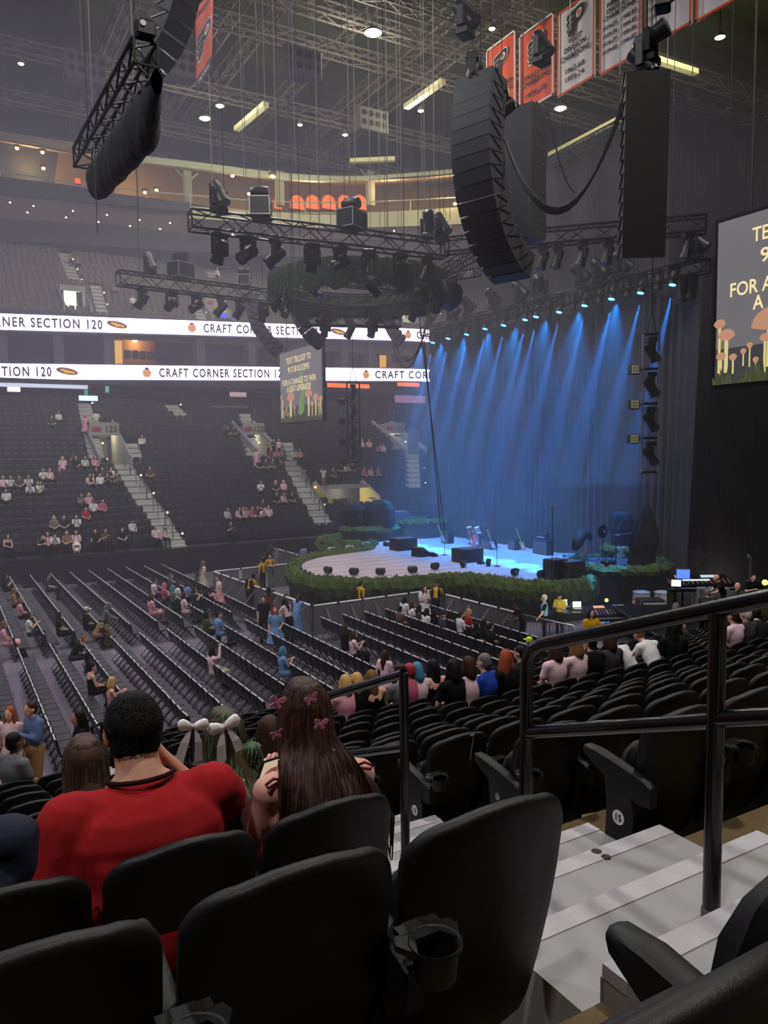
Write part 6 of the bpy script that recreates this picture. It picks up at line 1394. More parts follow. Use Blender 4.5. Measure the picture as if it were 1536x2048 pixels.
def body_mb(J, bulk=1.0, grow=0.0, parts=('torso', 'arms', 'legs', 'neck')):
    mb = MB(); g = grow
    up = (J['chest']-J['pel']).normalized(); ax = V((1, 0, 0)); R = Matrix((ax, up.cross(ax), up)).transposed()
    if 'torso' in parts:
        mb.ell(J['pel'], (.158*bulk+g, .112*bulk+g, .125+g), R, 14, 9); mb.ell(J['pel']*.5+J['chest']*.5, (.142*bulk+g, .102*bulk+g, .17+g), R, 14, 9); mb.ell(J['chest'], (.162*bulk+g, .104*bulk+g, .175+g), R, 14, 9)
        mb.caps(J['sh'][-1], J['sh'][1], .060+g, .060+g); mb.ell((J['sh'][-1]+J['sh'][1])/2+up*.02, (.11+g, .07+g, .07+g), R, 10, 7)
    if 'hips' in parts: mb.ell(J['pel'], (.160*bulk+g, .114*bulk+g, .135+g), R, 14, 9)
    if 'neck' in parts: mb.caps(J['neck']-up*.06, J['head']-up*.06+V((0, -.01, 0)), .056, .050)
    for s in (-1, 1):
        if 'arms' in parts or 'long' in parts: mb.caps(J['sh'][s], J['elb'][s], .050*bulk+g, .040+g); mb.caps(J['elb'][s], J['hand'][s], .039+g, .027+g)
        elif 'short' in parts: mb.caps(J['sh'][s], J['sh'][s]*.40+J['elb'][s]*.60, .052*bulk+g, .050*bulk+g)
        if 'legs' in parts: mb.caps(J['hip'][s], J['knee'][s], .086*bulk+g, .058+g); mb.caps(J['knee'][s], J['ank'][s], .055+g, .038+g)
        elif 'thighs' in parts: mb.caps(J['hip'][s], J['hip'][s]*.2+J['knee'][s]*.8, .090*bulk+g, .072+g)
        if 'legs' in parts and g == 0: mb.caps(J['ank'][s]-V((0, .03, .03)), J['toe'][s], .038, .030)
    return mb
def hand_fingers(mb, J, s, skinslot=0):
    d = (J['hand'][s]-J['elb'][s]).normalized(); side = d.cross(V((0, 0, 1))); side = side.normalized() if side.length > .1 else V((1, 0, 0)); nrm = side.cross(d)
    h = J['hand'][s]; mb.cur = skinslot
    for i, L in enumerate((.065, .075, .07, .055)):
        b = h+d*.055+side*(i-1.5)*.018; k = b+d*L*.55-nrm*.006; mb.tube([b, k, k+d*L*.35-nrm*.03], [.0088, .0082, .006], 5)
    b = h+d*.015+side*.036; mb.tube([b, b+d*.03+side*.016, b+d*.055+side*.014], [.011, .010, .007], 5)
EYE_M = mat('eye_dark', (40, 30, 28), .3); LIP = mat('lips', (150, 84, 80), .6)
SKINS = dict(light=mat('skin_light', (214, 168, 148), .55, var=.05, spec=.35), tan=mat('skin_tan', (184, 132, 104), .55, var=.05, spec=.35), brown=mat('skin_brown', (120, 80, 60), .55, var=.05, spec=.35))
_BM = {}
def body_mesh(ps, bulk):
    k = ('b', ps, bulk)
    if k in _BM: return _BM[k]
    J = pose(ps); mb = body_mb(J, bulk)
    head_mb(mb, J['head'], J['yaw'])
    for s in (-1, 1):
        d = (J['hand'][s]-J['elb'][s]).normalized(); mb.caps(J['hand'][s], J['hand'][s]+d*.055, .030, .026, 8)
    base = sculpt(mb, 'person_body', SKINS['light'], .017, 4, 2200)
    # fingers, eyes and mouth added to the same mesh
    f = MB(); f.v = [tuple(v.co) for v in base.vertices]; f.f = [tuple(p.vertices) for p in base.polygons]; f.m = [0]*len(f.f)
    for s in (-1, 1): hand_fingers(f, J, s)
    R = Matrix.Rotation(-J['yaw'], 3, 'Z')
    f.cur = 1
    for s in (-1, 1): f.ell(J['head']+R @ V((s*.031, .082, .008)), (.012, .007, .007), R, 6, 4)
    f.cur = 2; f.ell(J['head']+R @ V((0, .090, -.060)), (.022, .006, .006), R, 6, 4)
    me = f.mesh('person_body', [SKINS['light'], EYE_M, LIP], True, recalc=False); bpy.data.meshes.remove(base); _BM[k] = me; return me
def garment(ps, kind, bulk):
    k = (kind, ps, bulk)
    if k in _BM: return _BM[k]
    J = pose(ps); me = None; m0 = cloth((120, 120, 120))
    if kind in ('tee', 'long', 'tank'):
        me = sculpt(body_mb(J, bulk, .014, {'tee': ('torso', 'short'), 'long': ('torso', 'long'), 'tank': ('torso',)}[kind]), 'top', m0, .02, 4, 900)
        if kind == 'tank':
            bm = bmesh.new(); bm.from_mesh(me); zc = J['neck'].z-.115; bmesh.ops.delete(bm, geom=[v for v in bm.verts if v.co.z > zc], context='VERTS'); bm.to_mesh(me); bm.free()
    elif kind in ('trousers', 'shorts'):
        mb = body_mb(J, bulk, .013, ('hips', 'legs') if kind == 'trousers' else ('hips', 'thighs')); me = sculpt(mb, 'trousers', m0, .02, 4, 900)
    elif kind in ('skirt', 'gown'):
        mb = MB(); N = 20; rows = []
        if ps.startswith('sit'):
            for (t, w_, h_) in ((0, .17, .13), (.25, .20, .13), (.6, .22, .12), (1.0, .21, .12), (1.12, .21, .25 if kind == 'gown' else .16)):
                c = J['pel']*(1-min(t, 1))+(J['knee'][1]+J['knee'][-1])/2*min(t, 1)
                if t > 1: c = c+V((0, .03, -.15))
                rows.append([c+V((w_*math.cos(2*PI*i/N), 0, h_*math.sin(2*PI*i/N))) for i in range(N)])
        else:
            zb = .10 if kind == 'gown' else .50; zt = J['pel'].z+.10
            for (t, w_) in ((0, .155), (.18, .185), (.5, .25 if kind == 'skirt' else .23), (1, .33 if kind == 'skirt' else .30)):
                z = zt+(zb-zt)*t; rows.append([V((w_*(1+.05*math.sin(i*3))*math.cos(2*PI*i/N), w_*.8*(1+.05*math.cos(i*4))*math.sin(2*PI*i/N), z)) for i in range(N)])
        mb.grid(rows, close_u=True); me = mb.mesh('skirt', m0, True)
    _BM[k] = me; return me
def hair_mesh(ps, kind):
    k = ('h', kind, ps)
    if k in _BM: return _BM[k]
    J = pose(ps); c = J['head']; R = Matrix.Rotation(-J['yaw'], 3, 'Z'); P = lambda x, y, z: c+R @ V((x, y, z)); mb = MB(); m0 = cloth((60, 40, 30))
    if kind == 'cap':
        mb.lathe([(.088, 0), (.09, .03), (.075, .075), (.03, .10), (0, .102)], P(0, -.012, .045), 14); mb.bbox(P(0, .115, .055), (.13, .10, .014), .005)
        me = mb.mesh('cap', m0, 40)
    else:
        mb.ell(P(0, -.022, .052), (.087, .095, .085), R, 12, 8); mb.ell(P(0, -.055, .0), (.078, .062, .085), R, 10, 7)
        if kind in ('long', 'mid'):
            L = .40 if kind == 'long' else .22
            up = (J['chest']-J['pel']).normalized(); bk = -up
            p0 = P(0, -.06, .02); mb.caps(p0, p0+bk*(L*.55)+R @ V((0, -.035, 0)), .078, .085, 10); mb.caps(p0+bk*(L*.55)+R @ V((0, -.03, 0)), p0+bk*L+R @ V((0, -.035, 0)), .08, .05, 10)
            for s in (-1, 1): mb.caps(P(s*.070, .0, .02), P(s*.088, -.01, -.10), .03, .03, 8); mb.caps(P(s*.085, -.01, -.10), P(s*.10, .02, -.10-(L-.16)), .034, .02, 8)
        if kind == 'bun': mb.ell(P(0, -.06, .13), (.05, .05, .045), R, 8, 6)
        if kind == 'pony': mb.caps(P(0, -.10, .06), P(0, -.16, -.12), .035, .025, 8)
        if kind == 'bald': 
            mb = MB(); mb.ell(P(0, -.045, -.02), (.080, .060, .05), R, 10, 6)
        me = sculpt(mb, 'hair', m0, .016, 3, 500)
    _BM[k] = me; return me
def shoes_mesh(ps):
    k = ('s', ps)
    if k in _BM: return _BM[k]
    J = pose(ps); mb = MB()
    for s in (-1, 1): mb.caps(J['ank'][s]-V((0, .045, .035)), J['toe'][s]+V((0, .03, .005)), .046, .042, 8); mb.caps(J['ank'][s], J['ank'][s]-V((0, .01, .02)), .046, .05, 8)
    me = mb.mesh('shoes', cloth((40, 40, 44)), True); _BM[k] = me; return me
CN = {(12, 12, 14): 'black', (225, 222, 224): 'white', (226, 160, 178): 'pink', (120, 150, 200): 'light blue', (170, 40, 44): 'red', (110, 108, 114): 'grey', (150, 116, 80): 'tan', (206, 160, 30): 'yellow', (70, 80, 52): 'olive', (92, 66, 56): 'brown', (30, 60, 160): 'blue', (40, 42, 58): 'navy', (184, 176, 160): 'beige', (230, 196, 206): 'pale pink', (190, 92, 120): 'rose', (60, 58, 64): 'charcoal'}
BLK, WHT, PNK, LBL, RED, GRY, TAN_, YEL, OLV, BRN, BLU, NVY, BEI, PPK, ROS, CHA = list(CN.keys())
HN = dict(k=(20, 16, 16), b=(58, 38, 28), l=(120, 86, 54), y=(196, 160, 104), r=(170, 52, 70), g=(110, 108, 108), t=(60, 130, 160), n=(70, 110, 60), w=(214, 210, 206), o=(150, 74, 44), p=(206, 104, 130), L=(190, 230, 60))
HNAME = dict(k='black', b='dark brown', l='light brown', y='blond', r='red', g='grey', t='blue', n='green', w='white', o='auburn', p='pink', L='lime')
def setm(o, m, slot=0):
    o.material_slots[slot].link = 'OBJECT'; o.material_slots[slot].material = m
PEOPLE = []
def person(loc, yaw, ps, top, bottom, hair, skin='light', lab=None, group=None, scale=1.0, bulk=1.0, shoe=(40, 40, 44), place=''):
    o = link('person', body_mesh(ps, bulk), None, loc, (0, 0, yaw)); o.scale = (scale,)*3; setm(o, SKINS[skin])
    tk, tc = top; bk, bc = bottom; hk, hc = hair
    a = link('top' if tk != 'tank' else 'tank_top', garment(ps, tk, bulk), o); setm(a, cloth(tc))
    b = link('skirt' if bk in ('skirt', 'gown') else bk, garment(ps, bk, bulk), o); setm(b, cloth(bc))
    if hk: h = link('hair' if hk != 'cap' else 'cap', hair_mesh(ps, hk), o); setm(h, cloth(HN[hc], .6))
    if hk == 'cap': h2 = link('hair', hair_mesh(ps, 'bald'), o); setm(h2, cloth(HN['b'], .6))
    s = link('shoes', shoes_mesh(ps), o); setm(s, cloth(shoe))
    if not lab:
        lab = 'person with %s %s in %s, %s' % (HNAME[hc], 'cap' if hk == 'cap' else {'long': 'long hair', 'mid': 'shoulder-length hair', 'short': 'short hair'}.get(hk, 'hair'), CN.get(tc, 'pale'), place.replace('in the ', '', 1)); group = group or ('people '+place)
    PEOPLE.append((o, lab)); tag(o, lab, 'person', group)
    return o
# ---- places
def far_at(px, py): 
    best = None
    for r in range(NRF):
        y, z = frow(r); p = aty(px, py, y+.30); e = abs(p.z-(z+1.22))
        if best is None or e < best[0]: best = (e, V((p.x, y+.38, z)))
    return best[1]
def up_at(px, py):
    best = None
    for r in range(NRU):
        y, z = urow(r); p = aty(px, py, y+.30); e = abs(p.z-(z+1.22))
        if best is None or e < best[0]: best = (e, V((p.x, y+.36, z)))
    return best[1]
def near_at(px, py):
    best = None
    for k in range(10 if px < 900 else 8, 17):
        y, z = rowy(k), rowz(k); p = aty(px, py, y+.30); e = abs(p.z-(z+1.22))
        if best is None or e < best[0]: best = (e, V((p.x, y+.27, z)))
    return best[1]
def floor_at(px, py, hz): p = atz(px, py, hz); return V((p.x, p.y, 0))
SIT, PHN, LEAN, TURN, WAVE, ST, SPH, SCR, WLK, SUP, SLN, SRE, SBG = 'sit', 'sit_phone', 'sit_lean', 'sit_turn', 'sit_wave', 'stand', 'stand_phone', 'stand_cross', 'walk', 'stand_up', 'stand_lean', 'stand_reach', 'stand_bag'
def F(px, py, ps, tc, hc, hk='short', tk='tee', bc=BLK, bk='trousers', skin='light', place='in the far stand', lab=None):
    person(far_at(px, py), PI+random.uniform(-.3, .5), ps, (tk, tc), (bk, bc), (hk, hc), skin, lab, place=place)
PL = 'in the far stand left of the empty vomitory'
for a in ((5, 948, SIT, PPK, 'l'), (20, 950, PHN, WHT, 'b', 'long'), (38, 953, SIT, BRN, 'b', 'long'), (57, 952, PHN, WHT, 'k', 'long'), (75, 960, SIT, CHA, 'k', 'long'), (59, 966, LEAN, WHT, 'b'), (80, 968, PHN, WHT, 'k', 'long'), (12, 977, SIT, WHT, 'b', 'mid'), (86, 937, PHN, WHT, 'b'), (99, 939, SIT, PPK, 'l', 'long'), (125, 916, SIT, PPK, 'y', 'long', 'tee', PNK, 'skirt'), (152, 917, WAVE, BLK, 'b'), (170, 916, SIT, WHT, 'b', 'long'), (190, 915, SIT, PNK, 'l', 'long')): F(*a, place=PL)
PL = 'in the cluster below the empty vomitory'
for a in ((180, 944, SIT, PPK, 'b', 'mid'), (193, 936, SIT, BLK, 'k', 'long'), (205, 938, SIT, CHA, 'k'), (213, 932, LEAN, BLK, 'b', 'long'), (222, 940, SIT, WHT, 'k'), (233, 944, PHN, BRN, 'b', 'long'), (186, 952, SIT, BLK, 'k', 'mid'), (200, 950, SIT, WHT, 'k'), (215, 950, PHN, BLK, 'k', 'long')): F(*a, place=PL)
PL = 'in the far stand left of the stairs'
for a in ((162, 992, PHN, GRY, 'k', 'long'), (178, 990, SIT, PNK, 'y', 'long'), (187, 1004, SIT, WHT, 'b', 'cap'), (205, 1003, SIT, ROS, 'b'), (108, 1030, SIT, GRY, 'y', 'long'), (128, 1030, SIT, BLK, 'b', 'long'), (153, 1026, PHN, WHT, 'b', 'long'), (172, 1023, SIT, RED, 'b'), (265, 1043, SIT, WHT, 'k', 'cap'), (245, 1070, SIT, BLK, 'b'), (15, 1074, SIT, BLK, 'b', 'mid', 'tank')): F(*a, place=PL)
PL = 'in the front row of the far stand'
for a in ((135, 1088, SIT, TAN_, 'l', 'long'), (153, 1083, SIT, PPK, 'b', 'long', 'tee', WHT, 'skirt'), (193, 1084, TURN, BLK, 'b', 'long'), (211, 1082, PHN, OLV, 'b', 'long'), (78, 1103, LEAN, CHA, 'k'), (97, 1103, SIT, PNK, 'b', 'long'), (111, 1099, LEAN, WHT, 'b'), (313, 1084, SIT, PPK, 'b'), (331, 1081, SIT, BEI, 'b', 'long')): F(*a, place=PL)
PL = 'in the far stand right of the stairs'
for a in ((455, 1021, SIT, WHT, 'b', 'mid'), (480, 1020, SIT, PPK, 'b', 'long'), (492, 1019, PHN, PPK, 'b', 'long'), (505, 1022, SIT, ROS, 'b'), (486, 1011, SIT, CHA, 'k'), (515, 1021, SIT, BRN, 'k', 'long'), (462, 1065, PHN, BLK, 'k', 'long'), (284, 875, SIT, WHT, 'k', 'long'), (300, 941, SIT, BRN, 'k', 'long')): F(*a, place=PL)
PL = 'high in the far stand'
for a in ((103, 829, SIT, CHA, 'b'), (117, 828, SIT, WHT, 'b'), (455, 853, WAVE, BLK, 'k'), (468, 855, SIT, CHA, 'k')): F(*a, place=PL)
PL = 'beside the stairs of the crowded vomitory'
for a in ((590, 899, SIT, WHT, 'b', 'long'), (600, 904, SIT, PPK, 'b', 'long'), (522, 965, PHN, WHT, 'b'), (552, 961, SIT, BLK, 'y', 'long'), (568, 962, SIT, PPK, 'y', 'long'), (554, 990, SIT, BLK, 'b', 'long'), (568, 993, SIT, PPK, 'b', 'long'), (584, 991, SIT, BLK, 'b', 'mid'), (525, 998, SIT, CHA, 'b', 'long'), (526, 1016, LEAN, PPK, 'b'), (538, 1018, SIT, PPK, 'l', 'long'), (520, 924, SIT, BLK, 'b'), (532, 923, SIT, CHA, 'k', 'long'), (545, 924, SIT, BRN, 'b', 'long')): F(*a, place=PL)
PL = 'in the far stand behind the light ladder'
for a in ((667, 933, SIT, OLV, 'b'), (682, 931, SIT, BLK, 'k', 'long'), (692, 928, LEAN, WHT, 'b', 'long'), (705, 931, SIT, BLK, 'b'), (729, 939, SIT, ROS, 'l'), (742, 936, SIT, PPK, 'l', 'long'), (757, 938, SIT, ROS, 'l', 'mid'), (725, 881, SIT, WHT, 'y', 'long'), (739, 877, SIT, PPK, 'o', 'long'), (754, 886, LEAN, ROS, 'b'), (767, 888, SIT, PPK, 'b', 'long')): F(*a, place=PL)
def FS_(px, py, ps, tc, hc, hk, bc, lab, tk='tee', bk='trousers', plane=onbowl, yaw=PI):
    best = None
    for r in range(NRF):
        y, z = frow(r); p = aty(px, py, y+.30); e = abs(p.z-(z+1.60))
        if best is None or e < best[0]: best = (e, V((p.x, y+.30, z)))
    person(best[1], yaw, ps, (tk, tc), (bk, bc), (hk, hc), 'light', lab)
FS_(647, 943, SUP, WHT, 'k', 'short', TAN_, 'standing person in a white top with raised arms beside the tunnel mouth', yaw=.4)
FS_(513, 900, ST, PPK, 'b', 'long', PNK, 'standing person in a long pink dress on the stairs of vomitory 122', bk='gown')
FS_(170, 833, WLK, PNK, 'l', 'mid', PNK, 'person in pink walking at the top of the stairs by vomitory 123', bk='skirt'); FS_(192, 825, WLK, WHT, 'b', 'short', BEI, 'person in white climbing the stairs above vomitory 123', yaw=0)
for (px, py, ps, tc, hc, lab) in ((537, 882, ST, TAN_, 'b', 'person in tan at the front of the crowd in vomitory 122'), (547, 880, SPH, BLK, 'k', 'person in black in the crowd in vomitory 122'), (557, 884, ST, PPK, 'l', 'person in pale pink in the crowd in vomitory 122'), (541, 895, WLK, BRN, 'b', 'person in brown walking out of vomitory 122'), (553, 898, SPH, ROS, 'b', 'person in rose walking out of vomitory 122'), (565, 905, WLK, CHA, 'k', 'person in charcoal at the foot of vomitory 122')): FS_(px, py, ps, tc, hc, 'long', BLK, lab, yaw=PI)
def UP(px, py, ps, tc, hc, hk, lab): person(up_at(px, py), PI, ps, ('tee', tc), ('trousers', BLK), (hk, hc), 'light', lab)
UP(141, 510, LEAN, TAN_, 'l', 'short', 'seated person in tan in the top rows of the upper stand'); UP(156, 517, SIT, GRY, 'b', 'short', 'seated person in grey next to the tan one in the upper stand'); UP(445, 514, SIT, BRN, 'l', 'long', 'left one of two people in the top row of the upper stand'); UP(456, 515, SIT, TAN_, 'b', 'long', 'right one of two people in the top row of the upper stand')
UP(435, 547, ST, PPK, 'w', 'cap', 'standing person with a white hat in the upper stand'); UP(265, 598, ST, WHT, 'b', 'short', 'person in a white top standing behind the upper ribbon board'); UP(138, 622, SIT, CHA, 'k', 'long', 'dark haired person in front of the bright upper vomitory'); UP(230, 568, LEAN, TAN_, 'l', 'short', 'person in tan leaning forward under the further truss')
# ---- arena floor
def G(px, py, ps, tc, hc, hk, lab, tk='tee', bc=BLK, bk='trousers', skin='light', yaw=None, bulk=1.0, scale=1.0):
    hz = (1.22 if ps.startswith('sit') else 1.62)*scale; p = floor_at(px, py, hz)
    return person(p, -PI/2+random.uniform(-.2, .2) if yaw is None else yaw, ps, (tk, tc), (bk, bc), (hk, hc), skin, lab, scale=scale, bulk=bulk)
def FC(*a, **k): return G(*a, **k)
FC(10, 1152, PHN, BLK, 'k', 'mid', 'person in a black shirt at the left edge of the floor rows'); FC(28, 1180, SIT, TAN_, 'l', 'long', 'person with light hair and tan top on the left floor rows'); FC(40, 1200, SIT, PNK, 'l', 'mid', 'person in a pink top on the left floor rows')
FC(58, 1230, PHN, WHT, 'b', 'mid', 'person in a white shirt and jeans on the left floor rows', bc=NVY); FC(118, 1230, SIT, BLK, 'k', 'long', 'person with long black hair and black clothes on the floor rows'); FC(8, 1248, SIT, PNK, 'l', 'long', 'person in a bright pink dress at the left edge', bc=PNK, bk='gown')
FC(143, 1273, LEAN, BLK, 'o', 'short', 'ginger man in a black shirt lounging on the floor rows', bc=NVY); FC(172, 1220, SIT, BLK, 'w', 'cap', 'person in black with a white cap on the floor rows'); FC(190, 1232, LEAN, TAN_, 'b', 'mid', 'person in a tan jacket leaning forward on the floor rows', tk='long', bc=TAN_); FC(203, 1208, SLN, GRY, 'g', 'mid', 'grey haired person leaning over the chair backs', tk='long'); FC(95, 1152, SIT, CHA, 'k', 'short', 'dark seated figure standing for a shadow on the far floor rows')  # last figure stands in for a dark shadow among the chairs
FC(302, 1193, SIT, PNK, 'b', 'long', 'person with long hair in a pink dress in the crowd left of the barrier', bc=PNK, bk='gown'); FC(328, 1170, PHN, ROS, 'p', 'long', 'person with pink hair in the crowd left of the barrier'); FC(341, 1152, SIT, OLV, 'n', 'short', 'person with green hair in the crowd left of the barrier'); FC(308, 1162, SIT, PPK, 'b', 'short', 'person in pale pink behind the pink haired one')
FC(355, 1168, SIT, WHT, 'b', 'long', 'person in white in the crowd left of the barrier'); FC(374, 1166, SIT, LBL, 'b', 'long', 'person in light blue in the crowd left of the barrier'); FC(388, 1178, PHN, CHA, 'b', 'long', 'person in charcoal in the crowd left of the barrier'); FC(368, 1190, SIT, PPK, 'b', 'long', 'person in a pale pink dress at the front of the crowd left of the barrier', bc=PPK, bk='gown'); FC(345, 1175, SIT, GRY, 't', 'mid', 'person with pale blue hair in the crowd left of the barrier')
FC(424, 1177, SIT, BLK, 'b', 'long', 'person in a black strapless dress next to the barrier', tk='tank', bc=BLK, bk='gown'); FC(437, 1156, ST, PPK, 'b', 'bun', 'standing person in a pale pink dress at the barrier', bc=PNK, bk='skirt', yaw=PI/2); FC(406, 1126, ST, PPK, 'l', 'long', 'standing woman in a pale pink top behind the crowd', bc=BEI, bk='skirt'); FC(395, 1147, SIT, OLV, 'b', 'long', 'person in olive in the crowd left of the barrier')
FC(363, 1088, SPH, BLK, 'k', 'long', 'standing person in a black dress at the far end of the floor rows', bc=BLK, bk='skirt'); FC(388, 1084, SLN, PPK, 'l', 'long', 'person in pale pink bending at the far end of the floor rows', bc=PPK, bk='skirt'); FC(413, 1084, ST, CHA, 'b', 'mid', 'dark dressed standing person at the far end of the floor rows')
FC(437, 1229, TURN, LBL, 'k', 'short', 'person in a light blue dress sitting by the barrier walkway', bc=LBL, bk='gown'); FC(413, 1228, SIT, OLV, 'k', 'mid', 'person in an olive top beside the light blue dress')
FC(527, 1198, ST, BLK, 'k', 'short', 'man in a black band T-shirt standing in the walkway', yaw=PI*.85, bulk=1.08); FC(550, 1220, SBG, LBL, 'r', 'mid', 'red haired woman in a light blue dress carrying a tan bag', bc=LBL, bk='skirt', yaw=PI*.9); FC(578, 1200, SLN, PPK, 'k', 'long', 'woman in a pale pink T-shirt with long black hair at the barrier', yaw=.4); FC(592, 1192, SLN, LBL, 'b', 'mid', 'woman in a long light blue dress leaning on the barrier', bc=LBL, bk='gown', yaw=-.9); FC(537, 1178, SPH, BRN, 'k', 'long', 'woman in a brown dress at the barrier filming with a phone', bc=BRN, bk='skirt', yaw=-.3)
FC(425, 1300, WAVE, PPK, 'k', 'mid', 'person in a pale pink jacket raising an arm on the floor rows', tk='long', bc=BEI); FC(565, 1300, PHN, LBL, 't', 'mid', 'person with blue hair and a light blue dress on the floor rows', bc=LBL, bk='gown'); FC(770, 1308, WLK, PPK, 'b', 'long', 'long haired woman in a pale pink dress walking behind the chairs', bc=PPK, bk='gown', yaw=-1.2)
FC(183, 1334, SIT, BLK, 'k', 'bun', 'person in a black tank top looking at a phone on the floor rows', tk='tank'); FC(223, 1362, PHN, PNK, 'y', 'mid', 'blond girl with a pink bow looking at a phone', tk='tank', bc=LBL)
# security in yellow and black
def SEC(px, py, ps, lab, yaw, z=0, hc='k', top=YEL, skin='light', hk='short'):
    p = atz(px, py, 1.64+z); o = person(V((p.x, p.y, z)), yaw, ps, ('tee', top), ('trousers', BLK), (hk, hc), skin, lab)
    mb = MB()
    for s in (-1, 1): mb.ell((s*.14, 0, 1.22), (.045, .125, .24), None, 10, 7)
    mb.build('black_side_panel', cloth(BLK), o); return o
SEC(498, 1150, SLN, 'security guard in yellow and black leaning on the barrier', -1.2, 0, 'k', skin='brown'); SEC(525, 1120, ST, 'security guard with a yellow back standing behind the leaning guard', .3, 0); SEC(540, 1112, SCR, 'second security guard in black and yellow beside the yellow-backed one', 2.8, 0, 'b'); SEC(512, 1074, ST, 'far security guard in yellow holding a white paper', PI, 0, 'b')
SEC(722, 1166, ST, 'security guard with folded hands in front of the thrust skirt', -1.5, 0); SEC(871, 1166, SLN, 'security guard bending behind the barrier corner', -.8, 0, 'b', hk='cap')
FC(536, 1082, SLN, CHA, 'k', 'short', 'dark dressed man leaning on the far barrier', skin='brown')
FC(848, 1176, SPH, WHT, 'b', 'long', 'woman in a white dress looking at her phone at the barrier corner', bc=WHT, bk='skirt', yaw=PI)
PLB = 'in the chair block before the stage'
for (px, py, ps, tc, hc, hk, lab) in ((809, 1198, SIT, WHT, 'k', 'mid', 'seated person in white with black hair next to the barrier corner'), (800, 1218, SIT, BRN, 'k', 'short', 'seated person in a brown jacket in the chair block'), (824, 1208, SIT, WHT, 'b', 'long', 'seated person with long brown hair in the chair block'), (853, 1222, SIT, WHT, 'k', 'mid', 'seated person with black hair before the white dress'), (868, 1224, SIT, BLK, 'k', 'mid', 'dark seated person right of the white dress'), (885, 1230, SIT, CHA, 'k', 'cap', 'seated person with a dark cap in the chair block'), (921, 1229, SIT, WHT, 'b', 'short', 'man in a white T-shirt seated by the barrier'), (937, 1223, TURN, RED, 'y', 'mid', 'blond person in a red top seated by the barrier'), (953, 1250, SIT, BLK, 'k', 'long', 'black clad person seated behind the white T-shirt'), (968, 1244, SIT, BLK, 'k', 'long', 'second black clad person seated by the barrier'), (981, 1252, SIT, BLK, 'k', 'short', 'black clad man with a pink bag seated by the barrier'), (689, 1254, SIT, BLK, 'b', 'long', 'woman in a dark tank top seated in the middle of the chair block'), (707, 1268, PHN, PPK, 'b', 'long', 'woman with long dark hair and pink sleeves in the chair block'), (838, 1215, SIT, CHA, 'k', 'long', 'dark haired person seated left of the white dress')):
    FC(px, py, ps, tc, hc, hk, lab, yaw=-PI/2+random.uniform(-.3, .3))
# people on the floor at the near left
def LD(px, py, ps, tc, hc, hk, lab, tk='tee', bc=BLK, bk='trousers', skin='light', yaw=0.0, bulk=1.0, scale=1.0): p = atz(px, py, 1.1+1.6*scale); return person(V((p.x, p.y, 1.1)), yaw, ps, (tk, tc), (bk, bc), (hk, hc), skin, lab, scale=scale, bulk=bulk)
LD(66, 1415, SPH, (92, 108, 148), 'b', 'short', 'bearded man in a blue checked shirt and tan trousers at the left', tk='long', bc=TAN_, yaw=PI*.62, bulk=1.18, scale=1.05)
LD(20, 1428, ST, PPK, 'o', 'long', 'girl with auburn hair in a pale pink ruffled dress beside the blue checked man', bc=PPK, bk='gown', yaw=PI*.8, scale=.98)
LD(158, 1436, ST, BLK, 'k', 'long', 'staff woman in a black polo shirt beside the red T-shirt man', skin='tan', yaw=PI/2)
person(near_at(26, 1502), -.9, SIT, ('tee', GRY), ('trousers', BLK), ('short', 'k'), 'brown', 'dark haired man in a checked grey shirt seated low at the left')
# ---- crew by the mixing desks
def CREW(px, py, ps, tc, hc, hk, lab, yaw, tk='tee', skin='light', bulk=1.0, scale=1.0, z=0): p = atz(px, py, 1.64*scale+z); return person(V((p.x, p.y, z)), yaw, ps, (tk, tc), ('trousers', BLK), (hk, hc), skin, lab, bulk=bulk, scale=scale)
csc = CREW(1089, 1194, SRE, (140, 176, 196), 'w', 'short', 'white haired man in a light blue staff T-shirt holding the steel barrier', .9, bulk=1.12, scale=1.05)
vs, fs = txt_mesh('CSC', .12, bold=.004); mb = MB(); mb.add([(v[0], -.135-.0, 1.33+v[1]) for v in vs], fs); mb.build('shirt_lettering', cloth((50, 60, 80)), csc)
for i, s in enumerate(('EVENT', 'STAFF')):
    vs, fs = txt_mesh(s, .085, bold=.003); mb = MB(); mb.add([(v[0], -.128, 1.23-.085*i+v[1]) for v in vs], fs); mb.build('shirt_lettering', cloth((50, 60, 80)), csc)
for s in (-1, 1): mb = MB(); mb.caps(V((s*.18, -.01, 1.39)), V((s*.215, -.02, 1.2)) if s > 0 else V((-.29, .05, 1.26)), .068, .066); mb.build('black_sleeve', cloth(BLK), csc, True)
CREW(1120, 1190, SPH, (226, 200, 40), 'k', 'cap', 'guard in a yellow polo at the laptop table', 1.9); CREW(1182, 1224, SRE, YEL, 'k', 'mid', 'bearded guard in a yellow and black shirt holding the end of the steel barrier', PI*.95, bulk=1.12, scale=1.14)
CREW(1046, 1205, SLN, BLK, 'k', 'short', 'man in dark clothes in the shade behind the barrier end', 1.2, skin='brown'); CREW(1352, 1212, ST, BLK, 'g', 'mid', 'grey haired technician in black bending over the desk', -1.0, z=1.2); CREW(1411, 1182, SLN, (40, 44, 44), 'g', 'short', 'technician in a black jacket with neon stripes', -1.2, 'long', z=1.2)
CREW(1450, 1150, SLN, BLK, 'o', 'bald', 'bald technician in black looking down', .9, z=1.2); CREW(1472, 1163, SLN, (66, 72, 78), 'w', 'bald', 'bald man in a charcoal polo leaning on the desk', PI*.75, bulk=1.2, scale=1.08, z=1.2); CREW(1506, 1152, SPH, BLK, 'k', 'short', 'dark haired technician behind the bald man', PI*.8, z=1.2)
